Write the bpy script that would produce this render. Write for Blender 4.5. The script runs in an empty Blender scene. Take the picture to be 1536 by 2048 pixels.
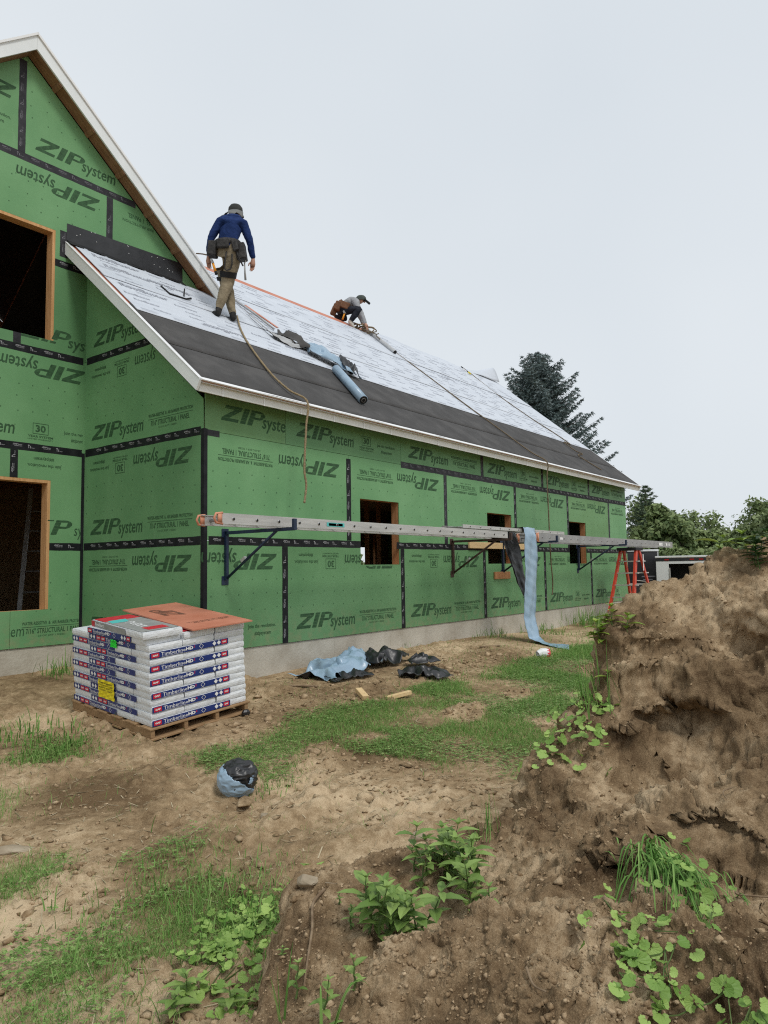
import bpy, bmesh, math, random
import numpy as np
from mathutils import Vector, Matrix
random.seed(7); RNG = np.random.default_rng(11)
R_ = math.radians
scene = bpy.context.scene
col = scene.collection
# ================================================================== CAMERA
cam_d = bpy.data.cameras.new('camera'); cam = bpy.data.objects.new('camera', cam_d); col.objects.link(cam); scene.camera = cam
_yaw, _pit, _rol = 0.916693, 0.0785132, -0.0158842
_f = Vector((math.sin(_yaw) * math.cos(_pit), math.cos(_yaw) * math.cos(_pit), math.sin(_pit)))
_r = Vector((math.cos(_yaw), -math.sin(_yaw), 0)); _u = _r.cross(_f)
_r2 = _r * math.cos(_rol) + _u * math.sin(_rol); _u2 = _u * math.cos(_rol) - _r * math.sin(_rol)
_m = Matrix((_r2, _u2, -_f)).transposed().to_4x4(); _m.translation = (-5.10236, -6.40093, 0.874613); cam.matrix_world = _m
cam_d.sensor_fit = 'VERTICAL'; cam_d.sensor_height = 24.0; cam_d.lens = 24.0 * 1452.56 / 2048.0
cam_d.clip_start = .05; cam_d.clip_end = 2000
scene.render.resolution_x, scene.render.resolution_y = 768, 1024
# ================================================================== SKY, SUN, EXPOSURE (overcast)
SUN_EL, SUN_AZ = R_(54), R_(198)
world = bpy.data.worlds.new('World'); scene.world = world; world.use_nodes = True
nt = world.node_tree; nt.nodes.clear()
n_out = nt.nodes.new('ShaderNodeOutputWorld'); n_bg = nt.nodes.new('ShaderNodeBackground'); n_sky = nt.nodes.new('ShaderNodeTexSky')
n_sky.sky_type = 'NISHITA'; n_sky.sun_disc = False; n_sky.sun_elevation = SUN_EL; n_sky.sun_rotation = SUN_AZ; n_sky.dust_density = 4; n_sky.altitude = 100
n_tc = nt.nodes.new('ShaderNodeTexCoord'); n_no = nt.nodes.new('ShaderNodeTexNoise'); n_no.inputs['Scale'].default_value = 1.3; n_no.inputs['Detail'].default_value = 3
n_rmp = nt.nodes.new('ShaderNodeValToRGB'); n_rmp.color_ramp.elements[0].color = (6.5, 7.05, 7.55, 1); n_rmp.color_ramp.elements[1].color = (7.5, 7.92, 8.25, 1)
n_rmp.color_ramp.elements[0].position = .3; n_rmp.color_ramp.elements[1].position = .7
n_mix = nt.nodes.new('ShaderNodeMix'); n_mix.data_type = 'RGBA'; n_mix.inputs[0].default_value = .94
nt.links.new(n_tc.outputs['Generated'], n_no.inputs['Vector']); nt.links.new(n_no.outputs['Fac'], n_rmp.inputs['Fac'])
nt.links.new(n_sky.outputs[0], n_mix.inputs[6]); nt.links.new(n_rmp.outputs[0], n_mix.inputs[7]); nt.links.new(n_mix.outputs[2], n_bg.inputs['Color'])
n_bg.inputs['Strength'].default_value = .1; nt.links.new(n_bg.outputs[0], n_out.inputs['Surface'])
sun_d = bpy.data.lights.new('sun', 'SUN'); sun = bpy.data.objects.new('sun', sun_d); col.objects.link(sun)
sun_d.energy = 1.5; sun_d.angle = R_(14); sun_d.color = (1, .97, .92)
_sd = Vector((math.sin(SUN_AZ) * math.cos(SUN_EL), math.cos(SUN_AZ) * math.cos(SUN_EL), math.sin(SUN_EL)))
sun.rotation_euler = (-_sd).to_track_quat('-Z', 'Y').to_euler(); sun.location = (0, 0, 30)
vs = scene.view_settings; vs.view_transform = 'Standard'; vs.look = 'None'; vs.exposure = 0.12; vs.gamma = 1
try: vs.use_curve_mapping = False
except Exception: pass
scene.render.engine = 'CYCLES'; scene.cycles.use_denoising = False; scene.cycles.pixel_filter_type = 'BLACKMAN_HARRIS'; scene.cycles.filter_width = 1.15; scene.cycles.use_adaptive_sampling = False; scene.cycles.max_bounces = 8; scene.cycles.sample_clamp_indirect = 4.0
# ================================================================== MATERIALS
def mat(name, base, rough=.7, var=None, scale=8, detail=4, bump=0, bscale=40, metal=0, spec=.3, attr=None, coord='Object', stretch=(1, 1, 1), trans=0, var2=None, sheen=0):
    """procedural principled material: base colour mixed by noise with var (and var2), fine bump; attr = mesh float attribute that picks along base..var"""
    m = bpy.data.materials.new(name); m.use_nodes = True; t = m.node_tree; b = t.nodes['Principled BSDF']; L = t.links.new
    b.inputs['Roughness'].default_value = rough; b.inputs['Metallic'].default_value = metal; b.inputs['Specular IOR Level'].default_value = spec
    b.inputs['Base Color'].default_value = (*base, 1); m.diffuse_color = (*base, 1)
    tc = t.nodes.new('ShaderNodeTexCoord'); mp = t.nodes.new('ShaderNodeMapping'); mp.inputs['Scale'].default_value = stretch; L(tc.outputs[coord], mp.inputs[0])
    colr = None
    if attr:
        a = t.nodes.new('ShaderNodeAttribute'); a.attribute_name = attr; r = t.nodes.new('ShaderNodeValToRGB'); r.color_ramp.elements[0].color = (*base, 1); r.color_ramp.elements[1].color = (*var, 1)
        if var2: e = r.color_ramp.elements.new(.5); e.color = (*var2, 1)
        L(a.outputs['Fac'], r.inputs[0]); colr = r.outputs[0]
    elif var:
        n = t.nodes.new('ShaderNodeTexNoise'); n.inputs['Scale'].default_value = scale; n.inputs['Detail'].default_value = detail; n.inputs['Roughness'].default_value = .6; L(mp.outputs[0], n.inputs['Vector'])
        r = t.nodes.new('ShaderNodeValToRGB'); r.color_ramp.elements[0].color = (*base, 1); r.color_ramp.elements[1].color = (*var, 1); r.color_ramp.elements[0].position = .36; r.color_ramp.elements[1].position = .64
        if var2: e = r.color_ramp.elements.new(.5); e.color = (*var2, 1)
        L(n.outputs['Fac'], r.inputs[0]); colr = r.outputs[0]
    if colr is not None: L(colr, b.inputs['Base Color'])
    if bump:
        n2 = t.nodes.new('ShaderNodeTexNoise'); n2.inputs['Scale'].default_value = bscale; n2.inputs['Detail'].default_value = 5; L(mp.outputs[0], n2.inputs['Vector'])
        bp = t.nodes.new('ShaderNodeBump'); bp.inputs['Strength'].default_value = min(1, bump); bp.inputs['Distance'].default_value = .02; L(n2.outputs['Fac'], bp.inputs['Height']); L(bp.outputs[0], b.inputs['Normal'])
    if trans:
        o = t.nodes['Material Output']; tr = t.nodes.new('ShaderNodeBsdfTranslucent'); mx = t.nodes.new('ShaderNodeMixShader'); mx.inputs[0].default_value = trans
        if colr is not None: L(colr, tr.inputs['Color'])
        else: tr.inputs['Color'].default_value = (*base, 1)
        L(b.outputs[0], mx.inputs[1]); L(tr.outputs[0], mx.inputs[2]); L(mx.outputs[0], o.inputs['Surface'])
    return m
MAT = {}
MAT['zip'] = mat('green_sheathing', (.122, .278, .124), .55, (.168, .345, .163), .9, 9, .08, 90, spec=.25, var2=(.145, .312, .142))
MAT['zip2'] = mat('weathered_green_sheathing', (.14, .27, .115), .6, (.165, .32, .15), 1.6, 5, .08, 90, spec=.2)
def weather(m):
    """boards differ a little from each other; rain-splashed mud on the lowest course, pale scuffs"""
    t = m.node_tree; L = t.links.new; b = t.nodes['Principled BSDF']; src = b.inputs['Base Color'].links[0].from_socket; N = t.nodes.new
    oi = N('ShaderNodeObjectInfo'); mr = N('ShaderNodeMapRange'); mr.inputs['To Min'].default_value = .90; mr.inputs['To Max'].default_value = 1.08; L(oi.outputs['Random'], mr.inputs['Value']); hs = N('ShaderNodeHueSaturation'); L(mr.outputs[0], hs.inputs['Value']); L(src, hs.inputs['Color'])
    ge = N('ShaderNodeNewGeometry'); sx = N('ShaderNodeSeparateXYZ'); L(ge.outputs['Position'], sx.inputs[0]); g = N('ShaderNodeMapRange'); g.inputs['From Min'].default_value = .45; g.inputs['From Max'].default_value = 0.0; L(sx.outputs['Z'], g.inputs['Value'])
    n = N('ShaderNodeTexNoise'); n.inputs['Scale'].default_value = 9; n.inputs['Detail'].default_value = 8; n.inputs['Roughness'].default_value = .7; L(ge.outputs['Position'], n.inputs['Vector']); r = N('ShaderNodeMapRange'); r.inputs['From Min'].default_value = .45; r.inputs['From Max'].default_value = .7; L(n.outputs['Fac'], r.inputs['Value']); mu = N('ShaderNodeMath'); mu.operation = 'MULTIPLY'; L(g.outputs[0], mu.inputs[0]); L(r.outputs[0], mu.inputs[1]); mu2 = N('ShaderNodeMath'); mu2.operation = 'MULTIPLY'; mu2.inputs[1].default_value = .55; L(mu.outputs[0], mu2.inputs[0])
    mx = N('ShaderNodeMix'); mx.data_type = 'RGBA'; L(mu2.outputs[0], mx.inputs[0]); L(hs.outputs[0], mx.inputs[6]); mx.inputs[7].default_value = (.33, .26, .16, 1)
    mp = N('ShaderNodeMapping'); mp.inputs['Scale'].default_value = (2.2, 2.2, .5); mp.inputs['Rotation'].default_value = (.5, .3, .4); L(ge.outputs['Position'], mp.inputs[0]); n2 = N('ShaderNodeTexNoise'); n2.inputs['Scale'].default_value = 3.0; n2.inputs['Detail'].default_value = 10; n2.inputs['Roughness'].default_value = .75; L(mp.outputs[0], n2.inputs['Vector']); r2 = N('ShaderNodeMapRange'); r2.inputs['From Min'].default_value = .60; r2.inputs['From Max'].default_value = .74; r2.inputs['To Max'].default_value = .2; L(n2.outputs['Fac'], r2.inputs['Value']); m2 = N('ShaderNodeMix'); m2.data_type = 'RGBA'; L(r2.outputs[0], m2.inputs[0]); L(mx.outputs[2], m2.inputs[6]); m2.inputs[7].default_value = (.33, .47, .32, 1); L(m2.outputs[2], b.inputs['Base Color'])
weather(MAT['zip']); weather(MAT['zip2'])
MAT['print'] = mat('sheathing_ink', (.026, .07, .03), .7, (.045, .115, .05), 14)
MAT['printf'] = mat('faded_sheathing_ink', (.028, .085, .034), .7, (.045, .12, .05), 30)
MAT['tape'] = mat('black_flashing_tape', (.008, .009, .011), .6, (.018, .019, .022), 9, 4, .15, 60, spec=.2)
MAT['tapeg'] = mat('dusty_flashing_tape', (.02, .02, .024), .6, (.04, .04, .046), 9, 4, .15, 60, spec=.25)
MAT['white_ink'] = mat('white_ink', (.36, .36, .38), .6)
MAT['grey_ink'] = mat('grey_ink', (.18, .18, .2), .6)
MAT['conc'] = mat('concrete', (.38, .34, .275), .9, (.55, .515, .44), 1.8, 9, .3, 30, var2=(.48, .445, .375))
MAT['wood'] = mat('framing_lumber', (.50, .27, .11), .75, (.62, .36, .17), 5, 6, .15, 40, stretch=(6, 6, .6))
MAT['woodo'] = mat('orange_lumber', (.38, .17, .07), .75, (.50, .25, .115), 5, 6, .15, 40, stretch=(6, 6, .6))
MAT['woodd'] = mat('soffit_lumber', (.20, .105, .055), .8, (.30, .17, .09), 6, 6, .2, 40, stretch=(1, 5, 1))
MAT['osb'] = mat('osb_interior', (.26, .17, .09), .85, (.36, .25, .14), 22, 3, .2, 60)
MAT['pine'] = mat('pale_pine', (.60, .42, .21), .75, (.70, .52, .29), 6, 6, .15, 50, stretch=(8, 1, 8))
MAT['trim'] = mat('white_pvc_trim', (.72, .76, .765), .45, (.78, .815, .82), 2.5, 3, .03, 20, spec=.4)
MAT['trimc'] = mat('cream_fascia', (.70, .705, .675), .5, (.76, .765, .735), 2.5, 3, .03, 20, spec=.4)
MAT['drip'] = mat('white_drip_edge', (.80, .81, .81), .3, spec=.5)
MAT['felt'] = mat('roof_felt', (.055, .053, .052), .85, (.085, .082, .08), 2.6, 8, .25, 120, spec=.25, var2=(.066, .064, .063))
MAT['syn'] = mat('synthetic_underlayment', (.52, .56, .62), .55, (.58, .62, .68), 2.2, 8, .25, 26, spec=.3, stretch=(.6, 2, 2), var2=(.555, .595, .655))
MAT['syng'] = mat('underlayment_back', (.36, .37, .38), .6, (.46, .47, .48), 4, 4, .3, 30)
MAT['synink'] = mat('underlayment_ink', (.36, .38, .43), .7)
MAT['red'] = mat('red_roof_sheathing', (.46, .165, .10), .6, (.56, .23, .15), 3, 5, .1, 60, spec=.25)
MAT['redink'] = mat('red_board_ink', (.16, .075, .05), .7)
MAT['black'] = mat('black_rubber', (.012, .012, .013), .6)
MAT['alu'] = mat('brushed_aluminium', (.47, .46, .44), .42, (.60, .59, .56), 5, 6, .1, 60, metal=.55, spec=.5, stretch=(.4, 4, 4))
MAT['alud'] = mat('dull_aluminium', (.30, .30, .30), .5, (.40, .40, .39), 5, 6, .1, 60, metal=.5, spec=.5)
MAT['orange'] = mat('orange_plastic', (.56, .235, .14), .5, (.64, .30, .19), 6)
MAT['blue'] = mat('blue_steel', (.009, .021, .052), .45, (.018, .033, .07), 20, metal=.2, spec=.5)
MAT['rust'] = mat('brown_steel', (.05, .032, .028), .6, (.085, .05, .04), 20, metal=.2)
MAT['film'] = mat('blue_release_film', (.24, .35, .46), .32, (.31, .43, .54), 5, 4, .1, 20, spec=.55)
MAT['filmb'] = mat('black_membrane', (.010, .010, .011), .38, (.022, .022, .024), 6, 4, .15, 25, spec=.55)
MAT['rope'] = mat('tan_rope', (.22, .165, .09), .9, (.36, .28, .17), 60, 3, .6, 120)
MAT['roped'] = mat('dark_rope', (.12, .09, .055), .9, (.20, .155, .10), 60, 3, .6, 120)
# ================================================================== MESH HELPERS
class MB:
    def __init__(s): s.v = []; s.f = []; s.mi = []
    def add(s, V, F, mi=0):
        o = len(s.v); s.v.extend([tuple(map(float, p)) for p in V]); s.f.extend([tuple(i + o for i in f) for f in F]); s.mi.extend([mi] * len(F)); return s
    def box(s, x0, x1, y0, y1, z0, z1, M=None, mi=0):
        V = [Vector((x, y, z)) for z in (z0, z1) for y in (y0, y1) for x in (x0, x1)]
        if M is not None: V = [M @ p for p in V]
        return s.add(V, [(0, 2, 3, 1), (4, 5, 7, 6), (0, 1, 5, 4), (2, 6, 7, 3), (0, 4, 6, 2), (1, 3, 7, 5)], mi)
    def prism(s, poly, vec, M=None, mi=0):
        """closed planar polygon (list of 3-D points) pushed along vec"""
        n = len(poly); a = [Vector(p) for p in poly]; b = [p + Vector(vec) for p in a]; V = a + b
        if M is not None: V = [M @ p for p in V]
        return s.add(V, [tuple(range(n))[::-1], tuple(range(n, 2 * n))] + [(i, (i + 1) % n, n + (i + 1) % n, n + i) for i in range(n)], mi)
    def tube(s, pts, rad, n=8, mi=0, cap=True, M=None):
        pts = [Vector(p) for p in pts]; k = len(pts); rad = rad if hasattr(rad, '__len__') else [rad] * k; V = []; F = []
        up = None
        for i, p in enumerate(pts):
            d = (pts[min(i + 1, k - 1)] - pts[max(i - 1, 0)]).normalized()
            if up is None: up = d.orthogonal().normalized()
            up = (up - d * up.dot(d)); up = up.normalized() if up.length > 1e-6 else d.orthogonal().normalized(); sd = d.cross(up)
            for j in range(n):
                a = 2 * math.pi * j / n; V.append(p + (up * math.cos(a) + sd * math.sin(a)) * rad[i])
        for i in range(k - 1):
            for j in range(n):
                a, b = i * n + j, i * n + (j + 1) % n; F.append((a, b, b + n, a + n))
        if cap: F += [tuple(range(n))[::-1], tuple(range((k - 1) * n, k * n))]
        if M is not None: V = [M @ p for p in V]
        return s.add(V, F, mi)
    def bar(s, a, b, w, h, mi=0, up=(0, 0, 1)):
        a, b = Vector(a), Vector(b); d = (b - a).normalized(); u = Vector(up); u = (u - d * u.dot(d))
        u = u.normalized() if u.length > 1e-6 else d.orthogonal().normalized(); sd = d.cross(u)
        V = [p + sd * (w / 2 * i) + u * (h / 2 * j) for p in (a, b) for (i, j) in ((-1, -1), (1, -1), (1, 1), (-1, 1))]
        return s.add(V, [(0, 3, 2, 1), (4, 5, 6, 7), (0, 1, 5, 4), (1, 2, 6, 5), (2, 3, 7, 6), (3, 0, 4, 7)], mi)
    def ball(s, c, r, n=10, m=7, mi=0, M=None):
        c = Vector(c); r = Vector(r) if hasattr(r, '__len__') else Vector((r, r, r)); V = []; F = []
        for i in range(m + 1):
            t = math.pi * i / m
            for j in range(n): a = 2 * math.pi * j / n; V.append(c + Vector((r.x * math.sin(t) * math.cos(a), r.y * math.sin(t) * math.sin(a), r.z * math.cos(t))))
        for i in range(m):
            for j in range(n): a, b = i * n + j, i * n + (j + 1) % n; F.append((a, a + n, b + n, b))
        if M is not None: V = [M @ p for p in V]
        return s.add(V, F, mi)
    def mesh(s, name, mats, smooth=False, bevel=0):
        me = bpy.data.meshes.new(name); me.from_pydata(s.v, [], s.f)
        for m in (mats if isinstance(mats, (list, tuple)) else [mats]): me.materials.append(MAT[m] if isinstance(m, str) else m)
        if any(s.mi): me.polygons.foreach_set('material_index', s.mi)
        if bevel:
            bm = bmesh.new(); bm.from_mesh(me); bmesh.ops.remove_doubles(bm, verts=bm.verts, dist=1e-5)
            bmesh.ops.bevel(bm, geom=list(bm.edges), offset=bevel, segments=1, affect='EDGES', profile=.5); bm.to_mesh(me); bm.free()
        if smooth: me.polygons.foreach_set('use_smooth', [True] * len(me.polygons))
        me.update(); return me
def link(name, data, parent=None, loc=None, M=None):
    o = bpy.data.objects.new(name, data); col.objects.link(o)
    if parent is not None:
        o.parent = parent
        if parent.get('_w'): o.matrix_parent_inverse = Matrix.Translation(-parent.location)
    if loc is not None: o.location = loc
    if M is not None: o.matrix_basis = M
    return o
def part(name, mb, m, parent=None, smooth=False, bevel=0): return link(name, mb.mesh(name, m, smooth, bevel), parent)
def tag(o, label=None, cat=None, group=None, kind=None):
    if label: o['label'] = label
    if cat: o['category'] = cat
    if group: o['group'] = group
    if kind: o['kind'] = kind
    return o
def thing(name, label, cat, loc, group=None, worldspace=True, M=None):
    """an Empty at the thing's base; worldspace: its parts are given in world coordinates"""
    o = bpy.data.objects.new(name, None); col.objects.link(o); o.empty_display_size = .1
    if M is not None: o.matrix_world = M
    else: o.location = loc
    if worldspace: o['_w'] = 1
    return tag(o, label, cat, group)
def np_mesh(name, V, F, m, smooth=False, attrs=None):
    me = bpy.data.meshes.new(name); V = np.asarray(V, np.float32); F = np.asarray(F, np.int32); k = F.shape[1]
    me.vertices.add(len(V)); me.vertices.foreach_set('co', V.ravel()); me.loops.add(F.size); me.loops.foreach_set('vertex_index', F.ravel())
    me.polygons.add(len(F)); me.polygons.foreach_set('loop_start', np.arange(len(F), dtype=np.int32) * k); me.polygons.foreach_set('loop_total', np.full(len(F), k, np.int32))
    for mm in (m if isinstance(m, (list, tuple)) else [m]): me.materials.append(MAT[mm] if isinstance(mm, str) else mm)
    if smooth: me.polygons.foreach_set('use_smooth', np.ones(len(F), bool))
    for a, val in (attrs or {}).items(): at = me.attributes.new(a, 'FLOAT', 'POINT'); at.data.foreach_set('value', np.asarray(val, np.float32))
    me.update(calc_edges=True); me.validate(); return me
def grid_faces(nx, ny):
    i = np.arange(nx * ny).reshape(ny, nx); return np.stack([i[:-1, :-1], i[:-1, 1:], i[1:, 1:], i[1:, :-1]], -1).reshape(-1, 4)
# ---- lettering
def text_geo(body, size=1.0, shear=0.0, bold=0.0, align='LEFT'):
    c = bpy.data.curves.new('t', 'FONT'); c.body = body; c.size = size; c.shear = shear; c.offset = bold; c.resolution_u = 2; c.align_x = align
    o = bpy.data.objects.new('t', c); col.objects.link(o); dg = bpy.context.evaluated_depsgraph_get(); me = bpy.data.meshes.new_from_object(o.evaluated_get(dg))
    V = [tuple(v.co) for v in me.vertices]; F = [tuple(p.vertices) for p in me.polygons]
    bpy.data.objects.remove(o); bpy.data.curves.remove(c); bpy.data.meshes.remove(me); return V, F
def fit_geo(g, x0, x1, y0=None, y1=None):
    V, F = g; xs = [v[0] for v in V]; ys = [v[1] for v in V]; a, b, c, d = min(xs), max(xs), min(ys), max(ys)
    sx = (x1 - x0) / (b - a); sy = sx if y0 is None else ((y1 - y0) / (d - c)); yo = 0 if y0 is None else y0 - c * sy
    return [(x0 + (v[0] - a) * sx, yo + v[1] * sy, 0) for v in V], F
def zip_letters(x0, w, h, shear=.42, strips=14):
    """slanted block letters Z I P cut by thin horizontal lines"""
    V = []; F = []
    def quad(xa, xb, xc, xd, ya, yb):
        o = len(V); V.extend([(x0 + w * xa + shear * h * ya, h * ya, 0), (x0 + w * xb + shear * h * ya, h * ya, 0), (x0 + w * xd + shear * h * yb, h * yb, 0), (x0 + w * xc + shear * h * yb, h * yb, 0)]); F.append((o, o + 1, o + 2, o + 3))
    for i in range(strips):
        ya, yb = i / strips, (i + 1) / strips
        if i % 3 == 2: yb -= .25 / strips
        ym = (ya + yb) / 2
        if ym < .2 or ym > .8: quad(0, .40, 0, .40, ya, yb)
        else:
            f = lambda y: (y - .2) / .6 * .24
            quad(f(ya), f(ya) + .16, f(yb), f(yb) + .16, ya, yb)
        quad(.45, .58, .45, .58, ya, yb)
        quad(.63, .75, .63, .75, ya, yb)
        def out(y): t = min(1, abs((y - .70) / .31)); return .80 + .2 * math.sqrt(max(0, 1 - t * t))
        if ym > .42:
            if .58 < ym < .82: quad(.89, out(ya), .89, out(yb), ya, yb)
            else: quad(.75, out(ya), .75, out(yb), ya, yb)
    return V, F
def merge(*gs):
    V = []; F = []
    for (v, f) in gs: o = len(V); V += list(v); F += [tuple(i + o for i in q) for q in f]
    return V, F
def xf(g, sx=1, sy=None, dx=0, dy=0, rot=0):
    sy = sx if sy is None else sy; c, s = math.cos(rot), math.sin(rot); V = []
    for x, y, z in g[0]: x, y = x * sx, y * sy; V.append((x * c - y * s + dx, x * s + y * c + dy, z))
    return V, g[1]
def rect(x0, x1, y0, y1): return [(x0, y0, 0), (x1, y0, 0), (x1, y1, 0), (x0, y1, 0)], [(0, 1, 2, 3)]
def geo_mesh(name, g, m): mb = MB(); mb.add(*g); return mb.mesh(name, m)
# ------------------------------------------------------------------ noise helpers
def _hash(ix, iy, iz, s):
    n = (ix.astype(np.int64) * 374761393 + iy.astype(np.int64) * 668265263 + iz.astype(np.int64) * 1440662683 + s * 974634777) & 0xFFFFFFFF
    n = ((n ^ (n >> 13)) * 1274126177) & 0xFFFFFFFF
    n = ((n ^ (n >> 16)) * 2246822519) & 0xFFFFFFFF
    return ((n ^ (n >> 15)) & 0xFFFFFF) / float(0xFFFFFF)
def vnoise(p, s=0):
    p = np.asarray(p, float); i = np.floor(p); f = p - i; f = f * f * f * (f * (f * 6 - 15) + 10); i = i.astype(np.int64)
    out = 0.0
    for dx in (0, 1):
        wx = f[:, 0] if dx else 1 - f[:, 0]
        for dy in (0, 1):
            wy = f[:, 1] if dy else 1 - f[:, 1]
            for dz in (0, 1):
                wz = f[:, 2] if dz else 1 - f[:, 2]
                out = out + wx * wy * wz * _hash(i[:, 0] + dx, i[:, 1] + dy, i[:, 2] + dz, s)
    return out * 2 - 1
def fbm(p, octv=4, s=0, gain=.5, lac=2.03):
    a, r, n = 1.0, 0.0, 0.0; p = np.asarray(p, float)
    for o in range(octv):
        r = r + a * vnoise(p * (lac ** o) + 17.3 * o, s + o); n += a; a *= gain
    return r / n
def worley(p, s=0):
    """distance to the nearest and second nearest feature point (searches the 8 closest cells) and the nearest cell's random id"""
    p = np.asarray(p, float); i = np.floor(p - .5).astype(np.int64); best = np.full(len(p), 9.0); sec = np.full(len(p), 9.0); cid = np.zeros(len(p))
    for dx in (0, 1):
        for dy in (0, 1):
            for dz in (0, 1):
                cx, cy, cz = i[:, 0] + dx, i[:, 1] + dy, i[:, 2] + dz; h = _hash(cx, cy, cz, s + 1); h2 = (h * 4096.0) % 1.0; h3 = (h * 65536.0 * 3.0) % 1.0
                d = np.sqrt((p[:, 0] - cx - .2 - .6 * h) ** 2 + (p[:, 1] - cy - .2 - .6 * h2) ** 2 + (p[:, 2] - cz - .2 - .6 * h3) ** 2); m = d < best
                sec = np.where(m, best, np.minimum(sec, d)); cid = np.where(m, (h * 977.0) % 1.0, cid); best = np.where(m, d, best)
    return best, sec, cid
def tps_fit(P, z, lam=1e-3):
    P = np.array(P, float); z = np.array(z, float); n = len(P)
    d = np.sqrt(((P[:, None] - P[None]) ** 2).sum(-1)); K = np.where(d > 0, d * d * np.log(d + 1e-12), 0) + lam * np.eye(n)
    Q = np.c_[np.ones(n), P]; A = np.block([[K, Q], [Q.T, np.zeros((3, 3))]])
    w = np.linalg.solve(A, np.r_[z, 0, 0, 0]); return P, w
def tps_eval(T, xy):
    P, w = T; out = np.zeros(len(xy))
    for k in range(0, len(xy), 60000):
        q = xy[k:k + 60000]; d = np.sqrt(((q[:, None] - P[None]) ** 2).sum(-1)); K = np.where(d > 0, d * d * np.log(d + 1e-12), 0)
        out[k:k + 60000] = K @ w[:len(P)] + w[len(P)] + q @ w[len(P) + 1:]
    return out
# ------------------------------------------------------------------ lie of the land: yard falls gently from the house to the camera
YARD = [(.7, 0, -.36), (2.5, 0, -.31), (3.6, 0, -.285), (5.7, 0, -.295), (7.6, 0, -.36), (9, 0, -.39), (10.6, 0, -.345), (13.4, 0, -.37), (10, -1, -.33), (-1, 2.44, -.31), (-4, 2.44, -.35), (-1.29, -.92, -.575), (-.29, -1, -.485),
        (-1.18, .51, -.48), (-5.1, -6.4, -.75), (-3.5, -4.5, -.73), (-2, -3, -.69), (-4, -1, -.7), (2, -3, -.52), (5, -3, -.44), (8, -3, -.39), (13, -3, -.42), (17, 0, -.62), (20, 6, -.85),
        (2, -7, -.6), (8, -8, -.5), (0, -4.5, -.62), (-7, -3, -.75), (-8, -8, -.75), (15, -8, -.6), (5, 4, -.3), (5, 9, -.4), (-5, 8, -.4), (15, 10, -.8)]
T_YARD = tps_fit([p[:2] for p in YARD], [p[2] for p in YARD], 5e-3)
def yard(xy):
    xy = np.asarray(xy, float); z = tps_eval(T_YARD, xy)
    r = np.sqrt((xy[:, 0] - 3) ** 2 + (xy[:, 1] + 1) ** 2); t = np.clip((r - 13) / 9, 0, 1); t = t * t * (3 - 2 * t)
    return z * (1 - t) + (-.9) * t

MOUND_PTS = [(-3.563, -4.691, -0.461), (-3.416, -4.527, -0.848), (-3.418, -4.553, -0.444), (-3.27, -4.391, -0.846), (-3.208, -4.415, -0.442), (-3.056, -4.256, -0.843), (-2.883, -4.347, -0.418), (-2.722, -4.198, -0.835), (-2.579, -4.414, -0.416), (-2.406, -4.278, -0.826), (-2.299, -4.537, -0.382), (-2.116, -4.415, -0.817), (-2.006, -4.682, -0.305), (-1.813, -4.575, -0.807), (-1.819, -4.695, -0.175), (-1.509, -4.533, -0.37), (-0.843, -4.188, -0.798), (-1.554, -4.73, -0.031), (-1.237, -4.581, -0.277), (-0.559, -4.261, -0.787), (-1.316, -4.783, 0.141), (-0.994, -4.645, -0.167), (-0.304, -4.35, -0.778), (-1.126, -4.847, 0.392), (-0.8, -4.72, -0.009), (-0.102, -4.447, -0.773), (-1.015, -4.933, 0.567), (-0.685, -4.815, 0.101), (0.021, -4.562, -0.77), (-0.869, -5.061, 0.718), (-0.535, -4.955, 0.195), (0.18, -4.729, -0.768), (-0.701, -5.213, 0.836), (-0.363, -5.121, 0.271), (0.361, -4.926, -0.766), (-0.512, -5.391, 0.955), (-0.171, -5.316, 0.346), (0.562, -5.155, -0.765), (-0.305, -5.584, 0.987), (0.04, -5.525, 0.367), (0.779, -5.399, -0.762), (-0.117, -5.827, 0.976), (0.231, -5.787, 0.362), (0.976, -5.701, -0.761), (0.053, -6.202, 0.88), (0.403, -6.189, 0.303), (1.153, -6.16, -0.762), (-1.622, -5.155, 0.119), (-1.104, -5.377, 0.433), (-1.057, -5.603, 0.44), (-1.882, -5.557, 0.109), (-1.206, -5.151, 0.353), (-2.137, -5.789, 0.014), (-2.161, -5.335, -0.059), (-2.476, -5.154, -0.195), (-2.714, -5.683, -0.084), (-2.737, -5.898, -0.096), (-3.042, -5.493, -0.16), (-3.174, -5.149, -0.203), (-2.97, -4.738, -0.342), (-3.295, -4.812, -0.325), (-3.443, -4.78, -0.347), (-3.57, -5.2, -0.28), (-3.608, -4.978, -0.34), (-3.529, -5.513, -0.191), (-3.399, -5.82, -0.146), (-3.319, -6.044, -0.106), (-1.66, -5.775, 0.197), (-1.875, -6.237, 0.2), (-3.211, -6.272, -0.079), (-2.544, -4.886, -0.308), (-1.906, -5.088, -0.08), (-0.768, -5.359, 0.73), (-3.524, -4.484, -0.851), (-3.956, -4.92, -0.858), (-5.1, -6.4, -0.63), (-4.4, -6.6, -0.62), (-5.0, -7.4, -0.623), (-5.8, -6.0, -0.638), (-0.2, -7.2, -0.8), (-0.3, -8.6, -0.8), (-2.2, -10.2, -0.8), (-2.0, -8.2, 0.35), (-3.2, -8.4, 0.35)]
T_MOUND = tps_fit([p[:2] for p in MOUND_PTS], [p[2] for p in MOUND_PTS], 2e-3)
def mound(xy): return tps_eval(T_MOUND, np.asarray(xy, float))
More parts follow.
